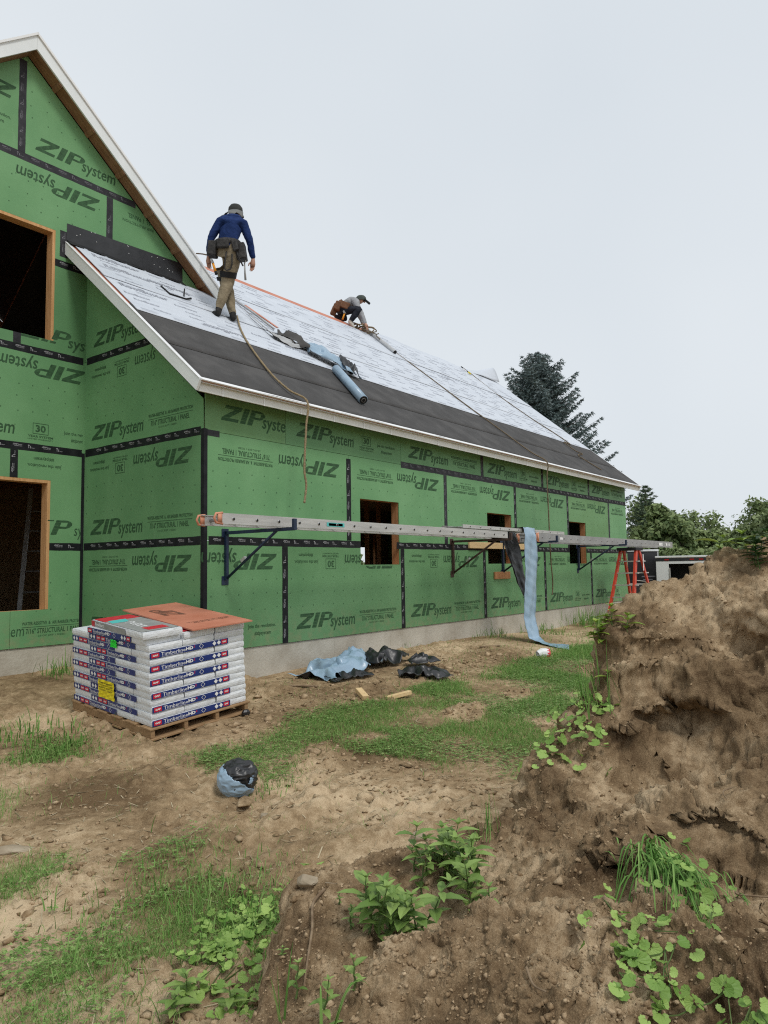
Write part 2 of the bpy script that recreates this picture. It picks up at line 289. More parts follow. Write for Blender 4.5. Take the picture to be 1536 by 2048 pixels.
# grass patches in the yard: (x, y, rx, ry, turn, density)
PATCH = []
def patch_mask(xy):
    xy = np.asarray(xy, float); p3 = np.c_[xy * 1.7, np.zeros(len(xy))]; wob = fbm(p3, 4, 5) * .55; m = np.zeros(len(xy))
    for (x, y, rx, ry, a, d) in PATCH:
        c, s = math.cos(a), math.sin(a); u = (xy[:, 0] - x) * c + (xy[:, 1] - y) * s; v = -(xy[:, 0] - x) * s + (xy[:, 1] - y) * c
        k = np.clip((1.0 - np.sqrt((u / rx) ** 2 + (v / ry) ** 2) + wob) * 3.0, 0, 1) * d; m = np.maximum(m, k)
    return m
# ================================================================== HOUSE
HOUSE = thing('house', 'unfinished house in green wall sheathing with a partly covered grey roof', 'house', (4.5, 3.0, -.4))
H, CS, SN = 1.22, .7683, .6400          # sheathing course, roof slope 10:12
def frame(o, ex, ey):
    ex, ey = Vector(ex), Vector(ey); n = ex.cross(ey); M = Matrix((ex, ey, n)).transposed().to_4x4(); M.translation = o; return M
F_FRONT = frame((0, -.0155, 0), (1, 0, 0), (0, 0, 1))            # u = X, v = Z, on the face of the long wall
F_RET = frame((-.0155, 2.44, 0), (0, -1, 0), (0, 0, 1))          # u runs from the inner corner to the outer corner
F_GAB = frame((0, 2.44 - .0155, 0), (1, 0, 0), (0, 0, 1))
T_P = .0125
def clip_poly(poly, a, b, c):                                     # keep a*x+b*y<=c
    out = []
    for i in range(len(poly)):
        p, q = poly[i], poly[(i + 1) % len(poly)]; dp, dq = a * p[0] + b * p[1] - c, a * q[0] + b * q[1] - c
        if dp <= 0: out.append(p)
        if dp * dq < 0: t = dp / (dp - dq); out.append((p[0] + (q[0] - p[0]) * t, p[1] + (q[1] - p[1]) * t))
    return out
def panel(F, u0, u1, v0, v1, holes=(), clip=None, m='zip', gap=.0025):
    """one sheathing panel with its cut-outs, a real board with thickness and open joints"""
    u0 += gap; u1 -= gap; v0 += gap; v1 -= gap; mb = MB(); base = F @ Matrix.Translation((0, 0, -T_P))
    if clip:
        poly = [(u0, v0), (u1, v0), (u1, v1), (u0, v1)]
        for c in clip: poly = clip_poly(poly, *c)
        if len(poly) < 3: return None
        mb.prism([(x, y, 0) for x, y in poly], (0, 0, T_P), base)
    else:
        us = sorted({u0, u1} | {min(max(x, u0), u1) for h in holes for x in h[:2]}); vs_ = sorted({v0, v1} | {min(max(x, v0), v1) for h in holes for x in h[2:]})
        def inn(i, j):
            if not (0 <= i < len(us) - 1 and 0 <= j < len(vs_) - 1): return False
            a, b = (us[i] + us[i + 1]) / 2, (vs_[j] + vs_[j + 1]) / 2; return not any(h[0] < a < h[1] and h[2] < b < h[3] for h in holes)
        for i in range(len(us) - 1):
            for j in range(len(vs_) - 1):
                if not inn(i, j): continue
                a, b, c, d = us[i], us[i + 1], vs_[j], vs_[j + 1]; q = lambda pts: mb.add([base @ Vector(p) for p in pts], [(0, 1, 2, 3)])
                q([(a, c, T_P), (b, c, T_P), (b, d, T_P), (a, d, T_P)]); q([(a, d, 0), (b, d, 0), (b, c, 0), (a, c, 0)])
                if not inn(i - 1, j): q([(a, c, 0), (a, c, T_P), (a, d, T_P), (a, d, 0)])
                if not inn(i + 1, j): q([(b, d, 0), (b, d, T_P), (b, c, T_P), (b, c, 0)])
                if not inn(i, j - 1): q([(b, c, 0), (b, c, T_P), (a, c, T_P), (a, c, 0)])
                if not inn(i, j + 1): q([(a, d, 0), (a, d, T_P), (b, d, T_P), (b, d, 0)])
    return part('sheathing_panel', mb, m, HOUSE)
# ---- lettering on the sheathing
G_SYS = fit_geo(text_geo('system', 1, .16, .012), .63, 1.13, -.062, .125)
G_LOGO = merge(zip_letters(0, .62, .185), G_SYS, fit_geo(text_geo('®', 1), 1.125, 1.14, .10, .115))
P_LOGO = geo_mesh('zip_logo', G_LOGO, 'print'); P_LOGOF = geo_mesh('zip_logo_faded', G_LOGO, 'printf')
G_STR = merge(fit_geo(text_geo('WATER-RESISTIVE  &  AIR BARRIER PROTECTION', 1, 0, .02), 0, .84, .125, .165), rect(0, .84, .098, .104), fit_geo(text_geo('7/16" STRUCTURAL 1 PANEL', 1, 0, .02), .05, .78, .02, .085), fit_geo(text_geo('24-OC EXP 1 SIZED', 1), .2, .55, -.02, .0))
P_STR = geo_mesh('structural_print', G_STR, 'print')
_b = [rect(0, .2, .075, .082), rect(0, .2, .205, .212), rect(0, .007, .082, .205), rect(.193, .2, .082, .205)]
G_30 = merge(*_b, fit_geo(text_geo('30', 1, 0, .03), .035, .165, .1, .19), fit_geo(text_geo('YEAR SYSTEM', 1, 0, .02), -.06, .26, .03, .058), fit_geo(text_geo('LIMITED WARRANTY', 1), -.06, .26, .0, .018))
P_30 = geo_mesh('warranty_print', G_30, 'print')
G_J = merge(fit_geo(text_geo('Join the revolution.', 1, 0, .015), 0, .44, .085, .14), fit_geo(text_geo('#zipsystem', 1, 0, .015), .1, .36, .0, .055))
P_J = geo_mesh('slogan_print', G_J, 'print')
G_FINE = fit_geo(text_geo('PANEL MUST BE INSTALLED PRINTED SIDE OUT  -  LEAVE 1/8 INCH GAP', 1), 0, 2.0, .0, .022)
P_FINE = geo_mesh('edge_print', G_FINE, 'printf')
def nails_mesh(w, h):
    V = []; F = []
    for j in range(3):
        for i in range(int(w / .2)):
            x, y = .1 + i * .2 + random.uniform(-.02, .02), h * (.36 + .14 * j) + random.uniform(-.015, .015); o = len(V); r = .0085
            for k in range(6): a = k * math.pi / 3; V += [(x + r * math.cos(a), y + r * math.sin(a), 0), (x + r * .5 * math.cos(a), y + r * .5 * math.sin(a), 0)]
            for k in range(6): F.append((o + 2 * k, o + 2 * ((k + 1) % 6), o + 2 * ((k + 1) % 6) + 1, o + 2 * k + 1))
    return V, F
P_NAIL = {w: geo_mesh('nail_marks', nails_mesh(w, H), 'printf') for w in (2.44, 1.22)}
def stamp(F, mesh, name, parent, u, v, flip=False, du=0):
    """lay a print on a wall; ink that would hang over a window cut-out is left off"""
    if parent is None: return
    sg = -1 if flip else 1; holes = WIN if F is F_FRONT else GW if F is F_GAB else (); c = [p.center for p in mesh.polygons]
    bad = [any(h[0] - .01 < u + sg * q.x < h[1] + .01 and h[2] - .01 < v + sg * q.y < h[3] + .01 for h in holes) for q in c]
    if all(bad): return
    if any(bad):
        m2 = bpy.data.meshes.new(mesh.name); m2.from_pydata([tuple(p.co) for p in mesh.vertices], [], [tuple(p.vertices) for p, k in zip(mesh.polygons, bad) if not k]); m2.materials.append(mesh.materials[0]); mesh = m2
    M = F @ Matrix.Translation((u, v, .0015)) @ (Matrix.Rotation(math.pi, 4, 'Z') if flip else Matrix())
    o = link(name, mesh, None, M=M); o.parent = parent; o['kind'] = 'stuff'; return o
WIN = [(2.68, 3.59, .94, 1.86), (6.235, 7.155, .94, 1.85), (9.79, 10.735, .93, 1.845)]
GW = [(-1.72, -.46, 3.84, 5.30), (-2.3, -.46, .445, 2.05)]
def prints(F, p, u0, v0, lower=None, upper=None, w=2.44, fade=False, nails=True):
    """lower/upper: 'S' logo + structural text, 'J' logo + warranty + slogan, upright at the lower edge, upside down at the upper edge"""
    lg = P_LOGOF if fade else P_LOGO
    for kind, fl in ((lower, False), (upper, True)):
        if not kind: continue
        def at(u, v, me, nm):
            if fl: stamp(F, me, nm, p, u0 + w - u, v0 + H - v, True)
            else: stamp(F, me, nm, p, u0 + u, v0 + v)
        if 'L' in kind: at(.19, .15, lg, 'printed_logo')
        if 'S' in kind: at(1.42, .15, P_STR, 'printed_text')
        if '3' in kind: at(1.50, .12, P_30, 'printed_badge')
        if 'J' in kind: at(1.84, .12, P_J, 'printed_slogan')
    if nails: stamp(F, P_NAIL[2.44 if w > 2 else 1.22], 'nail_marks', p, u0, v0)
# long wall ---------------------------------------------------------------
WIN = [(2.68, 3.59, .94, 1.86), (6.235, 7.155, .94, 1.85), (9.79, 10.735, .93, 1.845)]
LW = 13.41
row0 = [(0, 1.22), (1.22, 3.66), (3.66, 6.10), (6.10, 8.54), (8.54, 10.98), (10.98, LW)]
pr0 = [(None, None), ('LS', 'L3J'), ('LS', 'L3J'), ('LS', 'L'), ('L3J', 'LS'), ('L3', 'LS')]
for (a, b), (lo, up) in zip(row0, pr0):
    p = panel(F_FRONT, a, b, 0, H, [w for w in WIN if w[0] < b and w[1] > a])
    prints(F_FRONT, p, a, 0, lo, up, b - a if b - a < 2 else 2.44)
    if a == 0: stamp(F_FRONT, P_LOGO, 'printed_logo', p, 1.08, 1.22 - .14, True); stamp(F_FRONT, P_J, 'printed_slogan', p, .62, .12)
row1 = [(0, 2.44), (2.44, 4.88), (4.88, 7.32), (7.32, 9.76), (9.76, 12.20), (12.20, LW)]
for a, b in row1:
    p = panel(F_FRONT, a, b, H, 2 * H, [w for w in WIN if w[0] < b and w[1] > a], m='zip2' if a == 9.76 else 'zip')
    prints(F_FRONT, p, a, H, None, 'LS' if b - a > 2 else None, b - a if b - a < 2 else 2.44, fade=a == 9.76)
    if b - a < 2: stamp(F_FRONT, P_STR, 'printed_text', p, b - .2, 2 * H - .15, True)
row2 = [(0, 1.24), (1.24, 3.66), (3.66, 6.10), (6.10, 8.54), (8.54, 10.98), (10.98, LW)]
for i, (a, b) in enumerate(row2):
    p = panel(F_FRONT, a, b, 2 * H, 2.855, m='zip2' if i == 0 else 'zip')
    prints(F_FRONT, p, a, 2 * H - .02, ['', 'L3J', 'LS', 'L3J', 'L3J', 'LS'][i], None, 2.44, nails=False)
    if i == 0:                                                    # offcut: the word runs off the end of the board
        g = merge(zip_letters(0, .62, .185), fit_geo(text_geo('syste', 1, .16, .012), .63, 1.02, -.062, .125)); stamp(F_FRONT, geo_mesh('cut_logo', g, 'printf'), 'printed_logo', p, .22, 2 * H + .15)
# return wall (2.44 deep) --------------------------------------------------
def ret_panel(v0, v1, lo, up, clip=None):
    p = panel(F_RET, 0, 2.44, v0, v1, clip=clip); prints(F_RET, p, 0, v0, lo, up); return p
ret_panel(0, H, 'LS', 'LS'); ret_panel(H, 2 * H, 'LS', 'L3J')
# roof underside above the return wall: v <= 2.78 + .833*(2.44-u)
RK = [(.833, 1, 2.795 + .833 * 2.44)]
p = ret_panel(2 * H, 3 * H, 'LS', None, RK); stamp(F_RET, P_30, 'printed_badge', p, .95, 3 * H - .12, True); stamp(F_RET, P_J, 'printed_slogan', p, .60, 3 * H - .12, True); stamp(F_RET, geo_mesh('cut_logo_c', merge(fit_geo(text_geo('system', 1, .12), .70, 1.12, -.055, .125)), 'print'), 'printed_logo', p, 2.25, 3 * H - .14, True)
p = panel(F_RET, 0, 2.44, 3 * H, 4.86, clip=RK); stamp(F_RET, P_LOGO, 'printed_logo', p, .2, 3 * H + .16)
# gable wall ----------------------------------------------------------------
GPK, GZ = -.87, 7.43                                              # soffit line of the gable: v <= GZ - .835*|u - GPK|
GC = [(.835, 1, GZ + .835 * GPK), (-.835, 1, GZ - .835 * GPK)]
GW = [(-1.72, -.46, 3.84, 5.30), (-2.3, -.46, .445, 2.05)]
def gp(u0, u1, v0, v1, holes=(), clip=None): return panel(F_GAB, u0, u1, v0, v1, holes, clip)
XL = -3.6
for k, (v0, seams) in enumerate([(0, [-.92]), (H, [-.92]), (2 * H, [-2.14]), (3 * H, [-.92])]):
    us = [XL] + seams + [0]
    for a, b in zip(us[:-1], us[1:]):
        p = gp(a, b, v0, v0 + H, [h for h in GW if h[0] < b and h[1] > a and h[2] < v0 + H and h[3] > v0])
        if b == 0:
            if k == 0: stamp(F_GAB, P_STR, 'printed_text', p, -.78, .14); stamp(F_GAB, P_NAIL[1.22], 'nail_marks', p, -.92, 0); stamp(F_GAB, geo_mesh('logo_end', fit_geo(text_geo('em', 1, .12), 0, .16, 0, .09), 'print'), 'printed_logo', p, -1.10 + .19, .14)
            if k == 1: stamp(F_GAB, P_J, 'printed_slogan', p, -.32, 2 * H - .1, True); stamp(F_GAB, geo_mesh('cut_logo_b', merge([g for g in [zip_letters(-.18, .62, .185)]][0:1][0], fit_geo(text_geo('sy', 1, .12), .52, .64, -.055, .09)), 'print'), 'printed_logo', p, -.66, H + .15)
            if k == 2:
                stamp(F_GAB, P_LOGO, 'printed_logo', p, -.02, 3 * H - .13, True); stamp(F_GAB, P_LOGO, 'printed_logo', p, -2.05, 2 * H + .15); stamp(F_GAB, P_30, 'printed_badge', p, -.70, 2 * H + .1); stamp(F_GAB, geo_mesh('cut_slogan', merge(fit_geo(text_geo('Join the rev', 1, 0, .015), 0, .26, .085, .14), fit_geo(text_geo('#zipsyst', 1, 0, .015), .1, .26, 0, .055)), 'print'), 'printed_slogan', p, -.30, 2 * H + .12); stamp(F_GAB, P_NAIL[1.22], 'nail_marks', p, -1.2, 2 * H)
            if k == 3: stamp(F_GAB, geo_mesh('cut_logo_a', merge(zip_letters(0, .62, .185), fit_geo(text_geo('sys', 1, .16, .012), .63, .87, -.062, .09)), 'print'), 'printed_logo', p, -.90, 3 * H + .15)
p = gp(-2.14, .30, 4 * H, 5 * H, [GW[0]]); stamp(F_GAB, P_LOGO, 'printed_logo', p, .15, 5 * H - .15, True); stamp(F_GAB, P_NAIL[2.44], 'nail_marks', p, -2.14, 4 * H + .15)
gp(XL, -2.14, 4 * H, 5 * H, clip=GC)
p = gp(.30, 2.2, 4 * H, 5 * H, clip=GC); stamp(F_GAB, geo_mesh('cut_struct', xf(merge(fit_geo(text_geo('RIER PROTECTION', 1, 0, .02), 0, .5, .125, .165), fit_geo(text_geo('RAL 1 PANEL', 1, 0, .02), 0, .42, .02, .085)), 1), 'printf'), 'printed_text', p, 1.0, 5 * H - .13, True)
p = gp(-.92, 1.0, 5 * H, 7.45, clip=GC); stamp(F_GAB, P_LOGO, 'printed_logo', p, -.75, 5 * H + .16); stamp(F_GAB, P_NAIL[1.22], 'nail_marks', p, -.9, 5 * H + .1)
p = gp(-2.8, -.92, 5 * H, 7.45, clip=GC); stamp(F_GAB, P_J, 'printed_slogan', p, -1.5, 5 * H + .3); stamp(F_GAB, P_LOGO, 'printed_logo', p, -1.0, 6.95, True)
# side walls that the camera hardly sees: far end, back, left
mb = MB(); mb.box(LW, LW + .0125, .001, 7.66, 0, 2.7); mb.prism([(LW, -.0, 2.703), (LW, 7.66, 2.703), (LW, 3.83, 5.95)], (.0125, 0, 0)); part('end_wall', mb, 'zip', HOUSE)
mb = MB(); mb.box(-3.6, 3.1, 7.66, 7.68, -.0, 2.7); mb.box(3.1, 4.3, 7.66, 7.68, 1.9, 2.7); mb.box(3.1, 4.3, 7.66, 7.68, 0, .5); mb.box(4.3, 5.0, 7.66, 7.68, 0, 2.7); mb.box(5.0, 7.8, 7.66, 7.68, 2.1, 2.7); mb.box(7.8, 8.2, 7.66, 7.68, 0, 2.7); mb.box(8.2, 9.4, 7.66, 7.68, 1.9, 2.7); mb.box(8.2, 9.4, 7.66, 7.68, 0, .6); mb.box(9.4, 11.7, 7.66, 7.68, 0, 2.7); mb.box(12.35, 13.2, 7.66, 7.68, 0, 2.7); mb.box(11.7, 12.35, 7.66, 7.68, 1.55, 2.7); mb.box(11.7, 12.35, 7.66, 7.68, 0, .95); mb.box(13.2, LW, 7.66, 7.68, 0, 2.7); mb.prism([(-3.6, 7.66, 2.702), (3.0, 7.66, 2.702), (3.0, 7.66, 4.3), (-.855, 7.66, 7.5), (-3.6, 7.66, 5.2)], (0, .02, 0)); part('back_wall', mb, 'osb', HOUSE)  # wide doorway gap added out of view to let daylight inside
mb = MB(); mb.box(-3.615, -3.6025, 2.44, 7.66, 0, 5.26); part('left_wall', mb, 'zip', HOUSE)
# ---- flashing tape -----------------------------------------------------------
G_TAPE = merge(xf(G_LOGO, .10, .10, .02, .012), fit_geo(text_geo('FLASHING TAPE', 1, 0, .02), .04, .13, -.006, .004), fit_geo(text_geo('T', 1, 0, .05), .205, .225, -.016, .03), fit_geo(text_geo('i', 1, 0, .04), .232, .24, -.016, .018), fit_geo(text_geo('liner', 1), .25, .29, -.016, .0))
def tape(F, u0, v0, u1, v1, m='tape', w=.095, lift=0.0, off=0.0):
    vert = abs(v1 - v0) > abs(u1 - u0); L = abs(v1 - v0) if vert else abs(u1 - u0); mb = MB(); n = max(2, int(L / .12))
    a = Matrix.Translation((u0, v0, 0)) @ (Matrix.Rotation(math.pi / 2, 4, 'Z') if vert else Matrix()); M = F @ a
    V = []; Fc = []
    for i in range(n + 1):
        x = L * i / n; ja, jb = random.uniform(-.0025, .0025), random.uniform(-.0025, .0025)
        V += [(x, -w / 2 + ja, .0004), (x, w / 2 + jb, .0004), (x, -w / 2 + ja, .0016 + lift), (x, w / 2 + jb, .0016 + lift)]
    for i in range(n):
        o = 4 * i; Fc += [(o + 2, o + 6, o + 7, o + 3), (o, o + 4, o + 6, o + 2), (o + 1, o + 3, o + 7, o + 5)]
    Fc += [(0, 2, 3, 1), (4 * n, 4 * n + 1, 4 * n + 3, 4 * n + 2)]
    mb.add([M @ Vector(p) for p in V], Fc); t = part('flashing_tape', mb, m, HOUSE)
    mk = MB(); x = .04 + off
    while x + .3 < L: mk.add([M @ Vector((p[0] + x, p[1] * .9, .0026 + lift)) for p in G_TAPE[0]], G_TAPE[1]); x += .36
    if mk.v: q = part('tape_lettering', mk, 'white_ink' if m == 'tape' else 'grey_ink'); q.parent = t; q['kind'] = 'stuff'
    return t
tape(F_FRONT, .05, H, 2.68, H); tape(F_FRONT, 3.52, H, 6.235, H); tape(F_FRONT, 7.155, H, 9.79, H); tape(F_FRONT, 10.735, H, LW - .002, H)
tape(F_FRONT, 3.66, 2 * H, 7.9, 2 * H, 'tapeg'); tape(F_FRONT, 7.9, 2 * H, LW - .002, 2 * H)
for x in (1.22, 3.66, 6.10, 8.54, 10.98): tape(F_FRONT, x, .0, x, H - .05)
for x in (2.44, 4.88, 7.32, 9.76, 12.20): tape(F_FRONT, x, H + .05, x, 2 * H - .05, 'tape' if x in (2.44, 7.32, 9.76) else 'tapeg')
for x in (6.10, 8.54, 10.98): tape(F_FRONT, x, 2 * H + .05, x, 2.85, 'tapeg' if x == 6.10 else 'tape')
tape(F_FRONT, .008, 2.42, .2, 2.42, 'tapeg', .07, .001)
mb = MB(); mb.box(-.0195, .030, -.0195, -.0157, 0, 2.46); mb.box(-.0195, -.0157, -.0155, .033, 0, 2.46); part('corner_tape', mb, 'tape', HOUSE)
for k in (1, 2, 3): tape(F_RET, .045, k * H, 2.40 if k < 3 else 1.45, k * H, off=.1 * k)
mb = MB(); mb.box(-.05, -.0175, 2.4085, 2.4237, 0, 2 * H); part('corner_tape', mb, 'tape', HOUSE)
tape(F_GAB, -.46, H, -.05, H); tape(F_GAB, -2.8, 2 * H, -.05, 2 * H); tape(F_GAB, -2.8, 3 * H, -.05, 3 * H); tape(F_GAB, -.46, 4 * H, .25, 4 * H)
tape(F_GAB, -2.3, 5 * H, .70, 5 * H, 'tapeg'); tape(F_GAB, -.92, 5 * H + .05, -.92, 7.36, 'tapeg'); tape(F_GAB, .30, 5.47, .30, 5 * H - .05, 'tapeg')
tape(F_GAB, -.92, 3 * H + .05, -.92, 3.84, 'tapeg'); tape(F_GAB, -.92, 2.05, -.92, 2 * H - .05); tape(F_GAB, -.345, 4.98, -.345, 5.33, 'tapeg', .11)
# ---- black wall membrane above the lower roof
mb = MB(); n = 18
for i in range(n):
    a, b = -.31 + 1.82 * i / n, -.31 + 1.82 * (i + 1) / n; z0, z1 = 5.225, 5.45
    mb.add([(a, 2.418, z0), (b, 2.418, z0), (b, 2.4205, z1 + .06 * (i + 1) / n), (a, 2.4205, z1 + .06 * i / n)], [(0, 1, 2, 3)])
    mb.add([(a, 2.418 - .11 - .015 * math.sin(i * 2.1), 5.225 - .088), (b, 2.418 - .11 - .015 * math.sin(i * 2.1 + 2.1), 5.225 - .088), (b, 2.418, z0), (a, 2.418, z0)], [(0, 1, 2, 3)])
wm = part('wall_membrane', mb, 'filmb', HOUSE)
mb = MB()
for i in range(16): x, z = -.24 + 1.65 * random.random(), 5.30 + .16 * random.random(); mb.box(x, x + .008, 2.415, 2.4195, z, z + .008)
q = part('membrane_nail', mb, 'drip'); q.parent = wm; q['kind'] = 'stuff'
# ---- concrete footing ------------------------------------------------------------
mb = MB(); mb.box(-.002, LW, .004, .22, -.95, -.004); mb.box(.0, .2, .22, 2.44, -.95, -.004); mb.box(-3.6, -.002, 2.444, 2.65, -.95, -.004); mb.box(LW - .2, LW, .22, 7.6, -1.3, -.004); part('concrete_foundation', mb, 'conc', HOUSE)
mb = MB(); mb.box(-.006, LW, -.003, .002, -.95, -.022) ; mb.box(-.006, -.003, .002, 2.44, -.95, -.022); mb.box(-3.6, -.006, 2.437, 2.442, -.95, -.022); part('foundation_face', mb, 'conc', HOUSE)
fs = MB()
for i in range(22): x = .3 + i * .61; fs.box(x, x + .006, -.0045, -.0032, -.95, -.03)
part('form_seams', fs, 'conc', HOUSE)['kind'] = 'stuff'
# ---- window rough openings -------------------------------------------------------
def opening(F, u0, u1, v0, v1, m='woodo', depth=.14, proud=False):
    t = .038; f = -.001 if proud else -T_P - .002; k = t if proud else 0.0
    o = part('window_opening', MB().box(u1 - k, u1 - k + t, v0 + .002, v1 - .002, -depth, f, F), m, HOUSE)
    for nm, b in (('jamb', (u0 - t + k, u0 + k, v0 + .002, v1 - .002)), ('header', (u0 + k + .001, u1 - k - .001, v1 - k, v1 - k + t)), ('sill', (u0 + k + .001, u1 - k - .001, v0 - t, v0 - .001))):
        q = part(nm, MB().box(b[0], b[1], b[2], b[3], -depth, -T_P - .002 if nm == 'sill' else f, F), m); q.parent = o
for w in WIN: opening(F_FRONT, *w)
opening(F_GAB, *GW[0], m='wood', proud=True); opening(F_GAB, *GW[1], m='wood', proud=True)
# ---- what shows of the inside: floors, partition, joists and studs -------------------
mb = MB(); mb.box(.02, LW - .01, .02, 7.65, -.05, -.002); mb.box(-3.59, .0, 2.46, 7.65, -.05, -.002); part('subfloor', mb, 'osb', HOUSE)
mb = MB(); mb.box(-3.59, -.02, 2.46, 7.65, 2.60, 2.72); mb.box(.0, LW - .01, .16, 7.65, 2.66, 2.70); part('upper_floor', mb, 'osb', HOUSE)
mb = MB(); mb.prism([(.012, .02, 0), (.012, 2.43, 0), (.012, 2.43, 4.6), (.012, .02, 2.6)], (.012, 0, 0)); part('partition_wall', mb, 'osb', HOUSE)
for i in range(9): part('ceiling_joist', MB().box(.6 + i * .61, .64 + i * .61, .15, 7.6, 2.46, 2.658), 'woodo', HOUSE)
for (x, y) in ((4.2, 3.0), (4.6, 3.0), (5.0, 3.0), (5.4, 3.0), (3.95, 5.2), (8.3, 3.0), (8.7, 3.0), (9.1, 3.0), (11.6, 3.2), (12.0, 3.2), (12.55, 7.5), (6.6, 3.0), (7.0, 3.0)): part('stud', MB().box(x, x + .04, y, y + .09, .0, 2.46), 'woodo', HOUSE)
il = thing('leaning_ladder', 'grey ladder leaning inside the lower gable opening', 'ladder', (-.45, 4.35, 0)); [part('side_rail', MB().bar((x0 + .85, 4.3, .0), (x1 + .85, 4.7, 2.2), .06, .025), 'alud', il) for x0, x1 in ((-.78, -.42), (-.40, -.10))]; [part('rung', MB().tube([(.07 + .36 * f, 4.3 + .4 * f, 2.2 * f), (.45 + .30 * f, 4.3 + .4 * f, 2.2 * f)], .014, 6), 'alud', il) for f in (.14, .28, .42, .56, .7, .84)]
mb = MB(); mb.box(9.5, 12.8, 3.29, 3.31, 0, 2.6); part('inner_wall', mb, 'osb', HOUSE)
# ================================================================== ROOF of the long wing
RO = Vector((0, -.335, 2.898)); F_ROOF = frame(RO, (1, 0, 0), (0, CS, SN))     # u = X, v = distance up the slope, w = out of the roof
def vY(y): return (y + .335) / CS
RX0, RX1, VR = -.30, 13.70, vY(3.83)
mb = MB(); mb.box(.02, RX1, .0, VR, -.02, -.001, F_ROOF)
mb.box(RX0, .02, .0, vY(2.43), -.02, -.001, F_ROOF); part('roof_deck', mb, 'red', HOUSE)
mb = MB(); F_BACK = frame((0, 8.0, 2.898), (-1, 0, 0), (0, -CS, SN)); mb.box(-RX1, -.3, 0, VR, -.02, -.001, F_BACK); part('roof_deck', mb, 'red', HOUSE)
part('attic_dark_sheet', MB().box(.03, RX1 - .3, .3, VR - .05, -.034, -.0215, F_ROOF), 'felt', HOUSE); part('attic_dark_sheet', MB().box(-RX1 + .3, -.31, .3, VR - .05, -.034, -.0215, F_BACK), 'felt', HOUSE)  # dark sheets added under the decks so the attic looks unlit
def sheet(name, u0, u1, v0, v1, w0, m, amp=.003, step=.06, seed=0, freq=(1.2, 5), edge=.0):
    nx, ny = max(2, int((u1 - u0) / step)), max(2, int((v1 - v0) / step)); u, v = np.meshgrid(np.linspace(u0, u1, nx), np.linspace(v0, v1, ny))
    p = np.c_[u.ravel() * freq[0], v.ravel() * freq[1], np.full(u.size, seed * 3.7)]; n = fbm(p, 4, seed); wv = w0 + amp * (1 + n)
    vv = v.ravel() + edge * fbm(np.c_[u.ravel() * 2, np.zeros(u.size), np.full(u.size, seed)], 3, 9)
    P = np.c_[u.ravel(), vv, wv]; M = np.array(F_ROOF); P = P @ M[:3, :3].T + M[:3, 3]
    me = np_mesh(name, P, grid_faces(nx, ny), m, True); o = link(name, me, HOUSE); md = o.modifiers.new('thick', 'SOLIDIFY'); md.thickness = .002; md.offset = -1; return o
sheet('roofing_felt', RX0 + .02, RX1 - .02, .012, vY(.33), .002, 'felt', .0012, .12, 1, edge=.003); sheet('roofing_felt', RX0 + .02, RX1 - .02, vY(.28), vY(1.05), .006, 'felt', .0014, .12, 2, edge=.004)
S1 = sheet('underlayment_sheet', RX0 + .05, RX1 - .03, vY(.93), vY(1.72), .011, 'syn', .004, .06, 3, edge=.012)
S2 = sheet('underlayment_sheet', RX0 + .05, 2.35, vY(1.64), vY(2.36), .017, 'syn', .004, .06, 4, edge=.01); S2b = sheet('underlayment_sheet', 2.35, RX1 - .03, vY(1.64), vY(2.70), .017, 'syn', .005, .06, 8, edge=.012)
S3 = sheet('underlayment_sheet', 2.25, 7.6, vY(2.63), vY(3.56), .024, 'syn', .005, .06, 5, edge=.014); S3b = sheet('underlayment_sheet', 7.5, RX1 - .03, vY(2.63), vY(3.80), .026, 'syn', .007, .06, 6, edge=.014)
# loose end of the sheet, folded back over the ridge and lifted by the wind
nx, ny = 40, 14; a, b = np.meshgrid(np.linspace(0, 1, nx), np.linspace(0, 1, ny)); X_ = 7.5 + 6.1 * a; lift = .05 * np.sin(a * 9) ** 2 + .34 * np.clip((a - .80) / .2, 0, 1) ** 1.5
Pf = np.stack([X_, 3.70 + .34 * b - .1 * np.clip((a - .7) / .3, 0, 1), 6.29 + .115 * np.sin(b * 2.2) + (lift * np.sin(b * math.pi * .75)) + .012 * np.sin(a * 31 + b * 5)], -1).reshape(-1, 3)
fl = link('loose_underlayment_flap', np_mesh('loose_underlayment_flap', Pf, grid_faces(nx, ny), ['syn', 'syng'], True), HOUSE); md = fl.modifiers.new('thick', 'SOLIDIFY'); md.thickness = .003; md.material_offset = 1
# lettering on the underlayment: rows of faint brand words and dashes
G_RB = fit_geo(text_geo('RoofBuster', 1, .1, .012), 0, .62, 0, .10)
def roof_print(par, u0, u1, v0, v1, w, seed, big=()):
    rr = random.Random(seed); mb = MB(); v = v0
    while v < v1:
        u = u0 + rr.random() * .3; fl = rr.random() < .5
        while u < u1 - .7:
            if rr.random() < .72:
                g = xf(G_RB, .42 if rr.random() < .7 else .6, None, u, v)
                mb.add([F_ROOF @ Vector((p[0], p[1], w)) for p in g[0]], g[1])
            else:
                for k in range(3): mb.add([F_ROOF @ Vector(q) for q in ((u, v + .02 * k, w), (u + .12 + .2 * rr.random(), v + .02 * k, w), (u + .14 + .2 * rr.random(), v + .02 * k + .006, w), (u, v + .02 * k + .006, w))], [(0, 1, 2, 3)])
            u += .45 + .5 * rr.random()
        v += .105 + .06 * rr.random()
    for (u, vv, fl) in big:
        g = xf(G_RB, 1.15, None, 0, 0, math.pi if fl else 0); mb.add([F_ROOF @ Vector((p[0] + u, p[1] + vv, w)) for p in g[0]], g[1])
    q = part('underlayment_lettering', mb, 'synink'); q.parent = par; q['kind'] = 'stuff'
